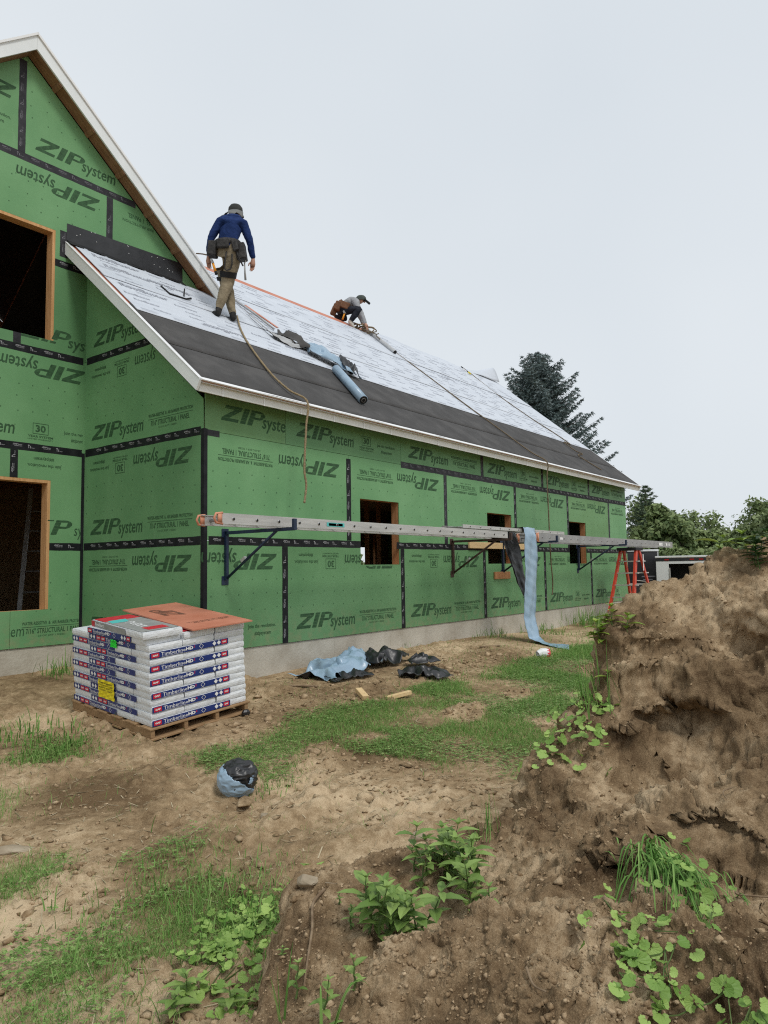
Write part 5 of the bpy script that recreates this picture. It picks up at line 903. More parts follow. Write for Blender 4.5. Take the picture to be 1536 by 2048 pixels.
rope('thin rope from the ridge down to the far roof corner', [(11.786, 3.549, 6.199), (11.770, 3.205, 5.887), (11.617, 2.535, 5.328), (11.733, 1.756, 4.680), (12.051, 1.233, 4.243), (12.103, 0.865, 3.937), (11.684, 0.841, 3.930), (11.609, 0.535, 3.675), (11.961, 0.491, 3.625), (11.323, 0.321, 3.484), (11.645, -0.091, 3.141)], .012, 'roped')
ra = thing('roof_anchor', 'small black and white roof anchor on the ridge', 'roof anchor', (12.0, 3.8, 6.36)); part('strap', MB().bar((11.517, 3.636, 6.310), (11.706, 3.503, 6.160), .035, .015), 'black', ra); part('plate', MB().bar((11.209, 3.390, 6.144), (11.267, 3.304, 6.060), .025, .02), 'white', ra); part('hook', MB().tube([(11.506, 3.400, 6.114), (11.640, 3.418, 6.090)], .018, 8), 'yellow', ra)
# ================================================================== SMALL THINGS ON THE SITE
oc1 = part('lumber_offcut', MB().box(-.11, .11, -.035, .035, 0, .045, Matrix.Translation((.86, -1.50, -.44)) @ Matrix.Rotation(R_(60), 4, 'Z') @ Matrix.Rotation(R_(-14), 4, 'Y')), 'pine', bevel=.003); tag(oc1, 'upright short pale lumber offcut lying in the grass edge', 'offcut', 'lumber offcuts in the grass')
oc2 = part('lumber_offcut', MB().box(-.15, .15, -.028, .028, 0, .04, Matrix.Translation((1.02, -1.86, -.445)) @ Matrix.Rotation(R_(-20), 4, 'Z') @ Matrix.Rotation(R_(-6), 4, 'Y')), 'pine', bevel=.003); tag(oc2, 'pointed pale lumber offcut next to the shorter offcut', 'offcut', 'lumber offcuts in the grass')
cp = thing('crushed_cup', 'crushed white paper cup with red print on the bare soil', 'paper cup', (4.311, -1.897, -0.389)); gp0 = Vector((4.311, -1.897, -0.389)); part('cup_wall', MB().tube([gp0 + Vector((-.05, .03, .05)), gp0 + Vector((.0, .0, .07)), gp0 + Vector((.07, -.05, .06))], [.05, .062, .07], 10, cap=False), 'white', cp); part('red_print', MB().tube([gp0 + Vector((.05, -.035, .062)), gp0 + Vector((.085, -.06, .055))], [.069, .073], 10, cap=False), 'wred', cp)
gp0 = Vector((8.519, -1.213, -0.366)); tag(part('black_scrap', MB().prism([gp0 + Vector(p) for p in ((-.25, 0, .02), (.2, -.1, .02), (.35, -.02, .03), (.1, .1, .05), (-.15, .1, .03))], (0, 0, .02)), 'black'), 'small black scrap lying near the stepladder', 'scrap')
gp0 = Vector((-0.345, -1.064, -0.494)); tag(part('black_scrap', MB().ball(gp0 + Vector((0, 0, .03)), (.05, .03, .035), 7, 5), 'filmb'), 'small black plastic scrap right of the pallet', 'scrap')
def stone(p, r, label, seed, mname='stone'):
    rs = random.Random(seed); bm = bmesh.new()
    for i in range(16):
        v = Vector((rs.gauss(0, 1), rs.gauss(0, 1), rs.gauss(0, 1))).normalized() * rs.uniform(.85, 1.15); bm.verts.new((v.x * r[0], v.y * r[1], v.z * r[2]))
    bmesh.ops.convex_hull(bm, input=list(bm.verts)); bmesh.ops.delete(bm, geom=[v for v in bm.verts if not v.link_faces], context='VERTS'); bmesh.ops.bevel(bm, geom=list(bm.edges), offset=.004, segments=1, affect='EDGES'); me = bpy.data.meshes.new('stone'); bm.to_mesh(me); bm.free(); me.materials.append(MAT[mname])
    o = link('stone', me, None, loc=(p[0], p[1], p[2] + r[2] * .25)); o.rotation_euler = (.1, .1, seed * 1.7); return tag(o, label, 'stone', 'stones on the ground')
MAT['stone'] = mat('pale_stone', (.27, .215, .145), .9, (.40, .335, .245), 8, 6, .4, 30)
stone(heap_hit((-3.154, -4.530, -0.229))[0], (.055, .035, .03), 'pale angular stone on the left rim of the heap', 1); stone((-1.583, -3.623, -0.675), (.05, .035, .03), 'rounded pale stone half buried beyond the heap', 2); stone((-1.584, -3.919, -0.677), (.07, .03, .04), 'grey rounded stone at the heap edge by a root', 3); stone((-1.820, -2.933, -0.680), (.11, .06, .035), 'flat pale stone on the rutted soil below the film ball', 4); stone((-1.965, -2.825, -0.686), (.10, .06, .04), 'broken pale clod left of the flat stone', 5, 'soil'); stone((-1.742, -2.606, -0.669), (.09, .06, .03), 'flat dry clod just below the film ball', 6, 'soil'); stone((-2.979, -2.047, -0.715), (.11, .06, .03), 'pale stone at the left edge of the yard', 7)
# ================================================================== TRAILERS BEYOND THE HOUSE
MAT['tblack'] = mat('black_trailer_skin', (.012, .012, .014), .35, (.02, .02, .022), 5, spec=.5); MAT['twhite'] = mat('white_trailer_skin', (.66, .68, .68), .4, (.72, .74, .74), 3, spec=.45); MAT['tail'] = mat('red_lens', (.35, .01, .01), .3)
def local(o, ang): return Matrix.Translation(o) @ Matrix.Rotation(ang, 4, 'Z')
WT0, WTT = (17.433, 0.515, 0.567), (17.404, 0.481, 1.126)
TM = local((WT0[0], WT0[1], WTT[2] - 1.95), R_(-78)); tr = thing('cargo_trailer', 'white cargo trailer with its dark rear doorway open', 'trailer', (WT0[0], WT0[1], WTT[2] - 1.95))
def tp_(nm, b, m, bev=0): return part(nm, MB().box(*b, TM), m, tr, bevel=bev)
tp_('side_wall', (0, .06, 0, 4, .35, 1.90), 'twhite'); tp_('side_wall', (1.94, 2.0, 0, 4, .35, 1.90), 'twhite'); tp_('roof', (-.02, 2.02, -.03, 4, 1.902, 1.96), 'twhite', .01); tp_('floor', (0.061, 1.939, 0, 4, .35, .42), 'tblack'); tp_('front_wall', (.061, 1.939, 3.95, 4, .421, 1.90), 'tblack')
tp_('rear_frame', (.002, .36, -.02, -.001, .36, 1.72), 'twhite'); tp_('rear_frame', (1.75, 1.998, -.02, -.001, .36, 1.72), 'twhite'); tp_('header', (.002, 1.998, -.02, -.001, 1.721, 1.80), 'twhite'); tp_('light_bar', (.002, 1.998, -.025, -.001, 1.801, 1.895), 'tblack'); tp_('door_bar', (.37, .40, -.04, -.01, .5, 1.6), 'alu')
for x in (.25, .95, 1.2, 1.5): tp_('tail_light', (x, x + .12, -.035, -.026, 1.83, 1.865), 'tail')
for sx in (-.05, 1.85):
    w = part('wheel', MB().tube([TM @ Vector((sx, 2, .3)), TM @ Vector((sx + .2, 2, .3))], .3, 20), 'black', tr, True)
for k, (x, y, z) in enumerate(((.6, 1.5, .45), (1.0, 1.2, .5), (1.3, 2.0, .6), (.8, 2.6, .9))): tag(part('stored_box', MB().box(x, x + .4, y, y + .4, z - .03 if z < .5 else .42, z + .4, TM), 'osb'), ('small brown box stored in the open trailer', 'brown box behind the trailer doorway, second from left', 'tall brown box stored deep inside the trailer', 'rear brown box inside the trailer')[k], 'box', 'boxes inside the trailer')
BK0, BKT = (21.072, 1.546, 0.517), (20.725, 1.882, 1.417)
BMx = local((BK0[0], BK0[1], -.85), R_(-50)); bt = thing('cargo_trailer', 'black cargo trailer behind the red stepladder', 'trailer', (BK0[0], BK0[1], -.85)); bh = BKT[2] + .85
part('body', MB().box(-2.6, 0, 0, 4.5, .35, bh - .07, BMx), 'tblack', bt, bevel=.03); part('roof', MB().box(-2.62, .02, -.02, 4.52, bh - .069, bh, BMx), 'twhite', bt, bevel=.01); part('corner_trim', MB().box(-.04, .012, -.012, .04, .4, bh - .08, BMx), 'alud', bt)
mk = MB()
for i in range(4): mk.box(-.62 + .05 * i, -.14 - .09 * (i % 2), -.006, -.003, 1.30 - i * .11, 1.345 - i * .11, BMx)
part('lettering_block', mk, 'grey_ink', bt)['kind'] = 'stuff'; part('wheel', MB().tube([BMx @ Vector((-2.5, 2.2, .33)), BMx @ Vector((-2.7, 2.2, .33))], .33, 20), 'black', bt, True); part('wheel', MB().tube([BMx @ Vector((-.1, 2.2, .33)), BMx @ Vector((.1, 2.2, .33))], .33, 20), 'black', bt, True)
sg = thing('wrapped_sheet', 'white plastic sheet with blue letters behind the stepladder', 'plastic sheet', (15.3, .35, -.6)); SM = local((15.05, .55, -.5), R_(-60)); part('sheet', MB().prism([(-.42, 0, .55), (-.1, 0, .62), (.02, 0, .95), (-.08, 0, 1.35), (-.28, 0, 1.5), (-.45, 0, 1.2)], (0, .02, 0), SM), 'white', sg)
q = part('lettering', MB().add([SM @ Vector((p[0], -.004, p[1])) for p in xf(fit_geo(text_geo('erra', 1, 0, .03), 0, .33, 0, .12), 1, None, -.40, .64, .2)[0]], text_geo('erra', 1, 0, .03)[1]), 'wblue', sg); q['kind'] = 'stuff'
tag(part('concrete_block', MB().box(-.5, .9, 0, .3, 0, .42, local((14.6, .2, -.55), R_(-40))), 'conc', bevel=.01), 'low concrete block beyond the house corner', 'block'); tag(part('dark_rack', MB().box(-.4, .5, 0, .04, .43, .9, local((14.9, .35, -.55), R_(-55))), 'tblack'), 'dark rack standing on the ground behind the stepladder', 'rack'); tag(part('bucket', MB().tube([(13.95, -.25, -.45), (13.95, -.25, -.15), (13.95, -.25, -.12)], [.13, .15, .16], 16), 'twhite', None, True), 'white bucket at the far foundation corner', 'bucket')
# ================================================================== PEOPLE
MAT['shirt'] = mat('blue_sweatshirt', (.011, .027, .10), .85, (.018, .04, .14), 14, 4, .5, 30, spec=.15); MAT['khaki'] = mat('khaki_trousers', (.20, .165, .11), .9, (.27, .225, .155), 16, 4, .6, 34, spec=.1); MAT['boot'] = mat('dark_boots', (.012, .012, .012), .7, (.03, .028, .027), 20)
MAT['skin'] = mat('skin', (.42, .23, .16), .55); MAT['leather'] = mat('black_tool_leather', (.016, .015, .015), .6, (.05, .047, .045), 18, 4, .4, 40); MAT['hat'] = mat('dark_grey_cap', (.035, .037, .036), .9, (.05, .052, .05), 20); MAT['flap'] = mat('grey_neck_flap', (.15, .155, .155), .9, (.20, .205, .20), 16)
MAT['handle'] = mat('orange_handle', (.75, .30, .02), .45); MAT['tan'] = mat('brown_tool_leather', (.12, .055, .028), .7, (.19, .09, .045), 14, 4, .4, 30); MAT['greysh'] = mat('grey_tshirt', (.27, .28, .295), .85, (.34, .35, .365), 12, 3, .5, 30); MAT['navy'] = mat('dark_navy_trousers', (.008, .010, .017), .85, (.016, .018, .027), 14, 3, .4, 30); MAT['shoe'] = mat('pale_boots', (.38, .35, .30), .8, (.46, .43, .38), 14); MAT['capg'] = mat('green_grey_cap', (.055, .068, .06), .9, (.075, .088, .08), 16); MAT['hair'] = mat('dark_hair', (.015, .012, .010), .8)
def grow_body(name, nodes, edges, mats, extra=None, root='pelvis'):
    """one continuous skin over a posed skeleton; every face takes the cloth of the nearest limb"""
    keys = list(nodes); idx = {k: i for i, k in enumerate(keys)}; me = bpy.data.meshes.new('skel'); me.from_pydata([nodes[k][0] for k in keys], [(idx[a], idx[b]) for a, b, m in edges], [])
    o = bpy.data.objects.new('skel', me); col.objects.link(o); o.modifiers.new('skin', 'SKIN'); sv = me.skin_vertices[0].data
    for k in keys: r = nodes[k][1]; sv[idx[k]].radius = (r, r) if not hasattr(r, '__len__') else r; sv[idx[k]].use_root = (k == root)
    ss = o.modifiers.new('sub', 'SUBSURF'); ss.levels = 3; ss.render_levels = 3; dg = bpy.context.evaluated_depsgraph_get(); dg.update(); out = bpy.data.meshes.new_from_object(o.evaluated_get(dg)); bpy.data.objects.remove(o)
    V = np.zeros(len(out.vertices) * 3); out.vertices.foreach_get('co', V); V = V.reshape(-1, 3); F = [tuple(p.vertices) for p in out.polygons]; C = np.array([V[list(f)].mean(0) for f in F]); best = np.full(len(F), 9e9); mi = np.zeros(len(F), int)
    for a, b, m in edges:
        A, B = np.array(nodes[a][0], float), np.array(nodes[b][0], float); d = B - A; t = np.clip(((C - A) @ d) / (d @ d), 0, 1); ra = np.mean(nodes[a][1]); rb = np.mean(nodes[b][1]); D = np.linalg.norm(C - (A + t[:, None] * d), axis=1) / (ra + (rb - ra) * t); m_ = D < best; best[m_] = D[m_]; mi[m_] = m
    V = V + .014 * np.c_[fbm(V * 10, 3, 5), fbm(V * 10 + 3, 3, 6), fbm(V * np.array([9, 9, 22]) + 7, 3, 7)]
    mb = MB(); mb.add(V.tolist(), F); mb.mi = mi.tolist()
    if extra: extra(mb)
    bpy.data.meshes.remove(out); return mb.mesh(name, mats, True)
def hand(mb, wrist, tip, palm_n, mi, s=1.0):
    """palm, four unequal bent fingers and a thumb leaving the side of the palm"""
    w, t = Vector(wrist), Vector(tip); d = (t - w).normalized(); nrm = Vector(palm_n); nrm = (nrm - d * nrm.dot(d)).normalized(); sd = d.cross(nrm); L = (t - w).length
    mb.tube([w - d * .02 * s, w + d * .01 * s, w + d * L * .30, w + d * L * .52], [.024 * s, .03 * s, .038 * s, .034 * s], 8, mi)
    for k, ln in enumerate((.40, .46, .43, .33)):
        b = w + d * L * .50 + sd * (.024 - .016 * k) * s; mb.tube([b, b + d * L * ln * .45 + nrm * .006 * s, b + d * L * ln * .8 + nrm * .022 * s, b + d * L * ln * .98 + nrm * .036 * s], [.0095 * s, .009 * s, .008 * s, .006 * s], 6, mi)
    b = w + d * L * .18 + sd * .03 * s; mb.tube([b, b + d * L * .17 + sd * .022 * s + nrm * .012 * s, b + d * L * .34 + sd * .022 * s + nrm * .028 * s], [.011 * s, .010 * s, .007 * s], 6, mi)
# man walking up the roof, seen from behind
N = {'pelvis': ((1.562, 1.457, 5.473), (.155, .12)), 'waist': ((1.572, 1.458, 5.617), (.155, .115)), 'chest': ((1.612, 1.450, 5.793), (.185, .135)), 'collar': ((1.644, 1.455, 5.941), (.125, .10)), 'neck': ((1.691, 1.467, 6.015), .06), 'head': ((1.733, 1.483, 6.105), .088), 'crown': ((1.747, 1.488, 6.173), .07),
     'shL': ((1.514, 1.564, 5.896), .078), 'elL': ((1.419, 1.657, 5.635), .058), 'wrL': ((1.427, 1.710, 5.387), .040), 'shR': ((1.748, 1.328, 5.873), .080), 'elR': ((1.819, 1.268, 5.627), .058), 'wrR': ((1.885, 1.278, 5.384), .040),
     'hipL': ((1.550, 1.551, 5.377), .128), 'knL': ((1.704, 1.678, 5.140), .096), 'caL': ((1.720, 1.598, 4.840), .082), 'anL': ((1.706, 1.516, 4.594), .052), 'heL': ((1.697, 1.505, 4.507), .048), 'toL': ((1.843, 1.631, 4.613), .042),
     'hipR': ((1.621, 1.396, 5.357), .13), 'knR': ((1.613, 1.516, 5.025), .098), 'caR': ((1.520, 1.503, 4.787), .084), 'anR': ((1.469, 1.528, 4.596), .053), 'heR': ((1.449, 1.515, 4.508), .048), 'toR': ((1.454, 1.651, 4.563), .042)}
N = {k: (v[0], v[1]) for k, v in N.items()}
E_ = [('pelvis', 'waist', 0), ('waist', 'chest', 0), ('chest', 'collar', 0), ('collar', 'neck', 0), ('neck', 'head', 3), ('head', 'crown', 3), ('collar', 'shL', 0), ('shL', 'elL', 0), ('elL', 'wrL', 0), ('collar', 'shR', 0), ('shR', 'elR', 0), ('elR', 'wrR', 0),
      ('pelvis', 'hipL', 1), ('hipL', 'knL', 1), ('knL', 'caL', 1), ('caL', 'anL', 1), ('anL', 'heL', 2), ('heL', 'toL', 2), ('pelvis', 'hipR', 1), ('hipR', 'knR', 1), ('knR', 'caR', 1), ('caR', 'anR', 1), ('anR', 'heR', 2), ('heR', 'toR', 2)]
def ex1(mb):
    hand(mb, (1.886, 1.279, 5.377), (1.873, 1.287, 5.181), (-.7, -.5, 0), 3); hand(mb, (1.428, 1.711, 5.380), (1.453, 1.731, 5.223), (.7, .5, 0), 3)
man1 = thing('person', 'worker in blue sweatshirt and khaki trousers walking up the roof, seen from behind', 'person', (1.6, 1.57, 4.49), 'roofers at work')
link('body', grow_body('walking_body', N, E_, ['shirt', 'khaki', 'boot', 'skin'], ex1), man1)
_up = Vector((0, 0, 1)); _rt = Vector((.609, -.793, 0)); _fw = Vector((.793, .609, 0))
def P1(px_, up_, fw_, c): return Vector(c) + _rt * px_ + _up * up_ + _fw * fw_
hc = Vector((1.733, 1.482, 6.112))
def lathe_at(mb, c, prof, n=16, sx=1, sy=1, mi=0):
    V = []; F = []
    for r, z in prof:
        for j in range(n): a = 2 * math.pi * j / n; V.append(Vector(c) + _rt * (r * sx * math.cos(a)) + _fw * (r * sy * math.sin(a)) + _up * z)
    for i in range(len(prof) - 1):
        for j in range(n): a, b = i * n + j, i * n + (j + 1) % n; F.append((a, b, b + n, a + n))
    mb.add(V, F, mi)
mb = MB(); lathe_at(mb, hc, [(.101, -.03), (.106, .01), (.10, .05), (.075, .085), (.035, .10), (.002, .104)]); cap_ = part('cap', mb, 'hat', man1, True)
mb = MB(); mb.add([hc + _rt * (.11 * math.cos(a)) + _fw * (.10 * math.sin(a) + .10 * k) + _up * (-.005 - .02 * k) for k in (0, 1) for a in (.5, 1.0, 1.57, 2.1, 2.6)], [(i, i + 1, i + 6, i + 5) for i in range(4)]); q = part('peak', mb, 'hat'); q.parent = cap_
mb = MB(); V = []
for i in range(13):
    a = math.pi + math.pi * i / 12
    for k, (r, z) in enumerate(((.103, -.02), (.118, -.065), (.155, -.105))): V.append(hc + _rt * (r * 1.05 * math.cos(a) - .02 * k) + _fw * (r * math.sin(a)) + _up * (z + .012 * math.sin(i * 1.7) * k))
mb.add(V, [(3 * i + k, 3 * i + 3 + k, 3 * i + 4 + k, 3 * i + 1 + k) for i in range(12) for k in (0, 1)]); q = part('neck_flap', mb, 'flap', man1, True); q.modifiers.new('t', 'SOLIDIFY').thickness = .005
mb = MB(); lathe_at(mb, (1.665, 1.458, 5.965), [(.115, -.035), (.12, .0), (.098, .035), (.085, .03)], 16, 1.15, 1); part('hood_collar', mb, 'shirt', man1, True)
bc = Vector((1.565, 1.460, 5.548)); mb = MB(); lathe_at(mb, bc, [(.172, -.035), (.177, -.03), (.177, .035), (.172, .04)], 22, 1.08, .84); belt = part('tool_belt', mb, 'leather', man1, True)
def pouch(x, z, f, w, h, d, m='leather', lean=0, par=belt, c=bc):
    q = MB(); M = Matrix((_rt, _fw, _up)).transposed().to_4x4(); M.translation = c + _rt * x + _up * z + _fw * f; M = M @ Matrix.Rotation(lean, 4, 'Y')
    q.box(-w / 2, w / 2, -d / 2, d / 2, -h, 0, M); o = part('pouch', q, m, None, False, .012); o.parent = par; return o
pouch(-.185, .01, -.05, .13, .21, .16, lean=.1); pouch(-.035, .015, -.15, .17, .13, .06); pouch(.185, -.015, -.03, .14, .24, .15, lean=-.14); pouch(.11, .01, -.13, .08, .17, .05, lean=-.25)
def strap(pts, r=.011, m='leather', nm='harness_strap'): o = part(nm, MB().tube(pts, r, 6), m, man1, True); return o
strap([(1.472, 1.372, 5.387), (1.453, 1.382, 5.245), (1.467, 1.408, 5.155), (1.486, 1.388, 5.119), (1.519, 1.342, 5.140), (1.522, 1.313, 5.206), (1.521, 1.312, 5.351)]); strap([(1.558, 1.271, 5.425), (1.581, 1.254, 5.326), (1.645, 1.222, 5.192)], .012)
def leg_band(a, b, r0, r1): part('leg_strap', MB().tube([a, b], [r0, r1], 16, cap=False), 'black', man1, True)
leg_band((1.594, 1.473, 5.155), (1.608, 1.499, 5.078), .124, .114); leg_band((1.680, 1.673, 5.169), (1.700, 1.685, 5.126), .112, .106)
hm = thing('hammer', 'hammer with orange handle hanging at the walking worker left hip', 'hammer', (1.409, 1.543, 5.085)); part('grip', MB().tube([(1.371, 1.541, 5.225), (1.392, 1.512, 5.108)], [.016, .019], 8), 'handle', hm, True); part('butt', MB().tube([(1.392, 1.512, 5.108), (1.403, 1.504, 5.065)], .02, 8), 'black', hm, True); part('head', MB().bar((1.361, 1.562, 5.286), (1.371, 1.541, 5.225), .05, .025), 'alud', hm)
tl = thing('hanging_tool', 'dark bar tool hanging at the walking worker right hip', 'tool', (1.705, 1.248, 5.013)); part('bar', MB().tube([(1.694, 1.246, 5.266), (1.706, 1.249, 5.124), (1.716, 1.250, 5.017)], [.010, .013, .016], 8), 'alud', tl, True); part('clip', MB().tube([(1.684, 1.255, 5.302), (1.705, 1.226, 5.309), (1.699, 1.241, 5.259)], .006, 6), 'alu', tl, True)
# man crouching on the ridge
D0 = 16.2
N2 = {'pelvis': ((6.935, 3.935, 6.703), (.15, .125)), 'waist': ((6.969, 3.831, 6.779), (.14, .115)), 'chest': ((7.026, 3.718, 6.826), (.155, .12)), 'collar': ((7.080, 3.646, 6.836), (.12, .10)), 'neck': ((7.113, 3.601, 6.846), .06), 'head': ((7.153, 3.547, 6.867), .088), 'jaw': ((7.178, 3.525, 6.789), .055),
      'shR': ((6.984, 3.540, 6.714), .075), 'elR': ((7.040, 3.419, 6.441), .055), 'wrR': ((7.052, 3.347, 6.248), .038), 'shL': ((7.231, 3.742, 6.868), .075), 'elL': ((7.286, 3.733, 6.638), .055), 'wrL': ((7.284, 3.605, 6.366), .038),
      'hipR': ((6.848, 3.847, 6.601), .105), 'knR': ((6.979, 3.480, 6.585), .088), 'caR': ((6.933, 3.559, 6.444), .075), 'anR': ((6.891, 3.626, 6.346), .052), 'heR': ((6.873, 3.655, 6.303), .045), 'toR': ((6.886, 3.524, 6.165), .038),
      'hipL': ((7.043, 4.044, 6.678), .105), 'knL': ((7.093, 3.971, 6.490), .08), 'caL': ((7.074, 4.103, 6.549), .07), 'anL': ((7.046, 4.212, 6.625), .05), 'toL': ((7.035, 4.233, 6.580), .04)}
E2 = [('pelvis', 'waist', 0), ('waist', 'chest', 0), ('chest', 'collar', 0), ('collar', 'neck', 3), ('neck', 'head', 3), ('head', 'jaw', 3), ('collar', 'shR', 0), ('shR', 'elR', 0), ('elR', 'wrR', 0), ('collar', 'shL', 0), ('shL', 'elL', 0), ('elL', 'wrL', 0), ('pelvis', 'hipR', 1), ('hipR', 'knR', 1), ('knR', 'caR', 1), ('caR', 'anR', 1), ('anR', 'heR', 2), ('heR', 'toR', 2), ('pelvis', 'hipL', 1), ('hipL', 'knL', 1), ('knL', 'caL', 1), ('caL', 'anL', 1), ('anL', 'toL', 2)]
def ex2(mb):
    hand(mb, (7.052, 3.347, 6.248), (7.060, 3.272, 6.110), (0, 0, -1), 3); hand(mb, (7.284, 3.605, 6.366), (7.307, 3.510, 6.237), (0, 0, -1), 3); mb.ball((7.203, 3.488, 6.821), (.02, .02, .022), 6, 5, 3)
man2 = thing('person', 'worker in grey shirt and green cap crouching on the ridge', 'person', (7.0, 3.78, 6.32), 'roofers at work'); link('body', grow_body('crouching_body', N2, E2, ['greysh', 'navy', 'shoe', 'skin'], ex2), man2)
h2 = Vector((7.152, 3.546, 6.878)); mb = MB(); lathe_at(mb, h2, [(.104, -.035), (.108, .0), (.10, .045), (.07, .08), (.03, .095), (.002, .098)], 16, 1.1, .95); cp2 = part('cap', mb, 'capg', man2, True)
mb = MB(); a0 = h2 + _rt * .08 + _up * -.01
mb.add([a0 + _fw * f + _rt * (.125 * k * (1 - (f / .1) ** 2 * .3)) + _up * (-.085 * k) for k in (0, .5, 1) for f in (-.085, -.04, 0, .04, .085)], [(5 * k + i, 5 * k + i + 1, 5 * k + 6 + i, 5 * k + 5 + i) for k in (0, 1) for i in range(4)]); q = part('peak', mb, 'hat'); q.parent = cp2; q.modifiers.new('t', 'SOLIDIFY').thickness = .008
b2 = Vector((6.944, 3.868, 6.747)); mb = MB(); ax = (Vector((7.026, 3.718, 6.826)) - Vector((6.935, 3.935, 6.703))).normalized(); mb.tube([b2 - ax * .035, b2 + ax * .03], [.165, .155], 18, cap=False); belt2 = part('tool_belt', mb, 'tan', man2, True)
for (x, y, d, w, h) in ((676, 612, 16.1, .15, .2), (690, 611, 16.04, .2, .15), (668, 622, 16.2, .12, .2), (672, 616, 16.35, .14, .18)): q = MB(); c_ = Vector({676: (6.774, 3.898, 6.705), 690: (6.823, 3.736, 6.692), 668: (6.799, 4.039, 6.632), 672: (6.933, 4.096, 6.752)}[x]); M = Matrix((_rt, _fw, _up)).transposed().to_4x4(); M.translation = c_; M = M @ Matrix.Rotation(.4, 4, 'Y'); q.box(-w / 2, w / 2, -.05, .05, -h / 2, h / 2, M); o = part('pouch', q, 'tan', None, False, .015); o.parent = belt2
for pts in ([(6.825, 3.694, 6.739), (6.834, 3.659, 6.666)], [(6.853, 3.660, 6.728), (6.821, 3.677, 6.655)]): o = part('strap', MB().tube(pts, .012, 6), 'handle', None, True); o.parent = belt2
hm = thing('hammer', 'orange handled hammer hanging from the crouching worker belt', 'hammer', (6.782, 3.764, 6.382)); part('grip', MB().tube([(6.796, 3.730, 6.502), (6.761, 3.760, 6.364)], [.016, .02], 8), 'handle', hm, True); part('head', MB().bar((6.801, 3.748, 6.564), (6.803, 3.722, 6.502), .06, .03), 'alud', hm)
# coil of rope and tube on the ridge beside him
cr_ = thing('rope_coil', 'heap of coiled tan rope beside the crouching worker', 'rope', (7.365, 3.731, 6.311)); c0 = Vector((7.152, 3.615, 6.254)); rr = random.Random(4)
for k in range(7):
    w_, h_ = rr.uniform(.10, .2), rr.uniform(.04, .09); ph = rr.random() * 6; part('coil_loop', MB().tube([c0 + _rt * (w_ * math.cos(t) + .06 * k - .15) + _up * (h_ * math.sin(t) + .05 - .02 * k) + _fw * (.05 * math.sin(t * 2 + ph)) for t in [2 * math.pi * i / 16 for i in range(17)]], .013, 6), 'rope' if k % 2 else 'roped', cr_, True)
tb2 = thing('grey_tube', 'long grey cardboard tube lying down the roof below the crouching worker', 'tube', (7.391, 2.806, 5.580)); a1, b1 = Vector((7.433, 3.712, 6.348)), Vector((7.336, 2.766, 5.559)); part('tube_wall', MB().tube([a1, a1.lerp(b1, .5), b1], .052, 16, cap=False), 'syng', tb2, True); dd = (b1 - a1).normalized(); part('tube_end', MB().tube([b1 - dd * .02, b1 - dd * .018], .049, 14), 'black', tb2)
rope('dark rope running from the coil along the ridge to the far tube end', [(7.154, 3.375, 6.145), (7.284, 3.240, 6.058), (7.180, 3.089, 6.011), (7.237, 3.190, 5.991), (7.509, 3.096, 5.835), (7.494, 2.882, 5.630)], .010, 'roped')
bar_ = part('pry_bar', MB().tube([(0.776, 1.913, 4.810), (0.787, 1.725, 4.654), (1.066, 1.745, 4.670), (1.164, 1.761, 4.710)], [.012, .013, .012, .016], 6), 'black', None, True); tag(bar_, 'thin black hose lying on the grey underlayment near the gable', 'hose')
br2 = part('tool', MB().tube([(1.101, 1.836, 4.746), (1.247, 2.019, 4.938)], .010, 6), 'black', None, True); tag(br2, 'short black tool standing up on the roof near the gable', 'tool')
rope('thin safety line from the walking worker to behind the gable', [(1.972, 2.681, 5.904), (1.720, 2.215, 5.676), (1.468, 1.750, 5.435)], .010, 'roped')
# ================================================================== TREES BEYOND THE HOUSE
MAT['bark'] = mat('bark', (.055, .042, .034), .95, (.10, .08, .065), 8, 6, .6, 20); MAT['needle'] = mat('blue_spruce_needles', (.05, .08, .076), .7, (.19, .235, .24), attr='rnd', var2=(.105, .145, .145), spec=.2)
MAT['dneedle'] = mat('dark_conifer_needles', (.04, .07, .045), .7, (.13, .18, .11), attr='rnd', var2=(.075, .115, .07), spec=.2)
MAT['leafA'] = mat('dark_green_leaves', (.085, .14, .05), .6, (.28, .34, .145), attr='rnd', var2=(.165, .225, .09), trans=.2, spec=.25); MAT['leafB'] = mat('mid_green_leaves', (.10, .155, .055), .6, (.29, .35, .15), attr='rnd', var2=(.18, .24, .095), trans=.2, spec=.25); MAT['leafC'] = mat('pale_green_leaves', (.11, .15, .06), .6, (.28, .33, .16), attr='rnd', var2=(.18, .23, .10), trans=.2, spec=.25)  # leaf colours lightened to stand in for haze over the far trees
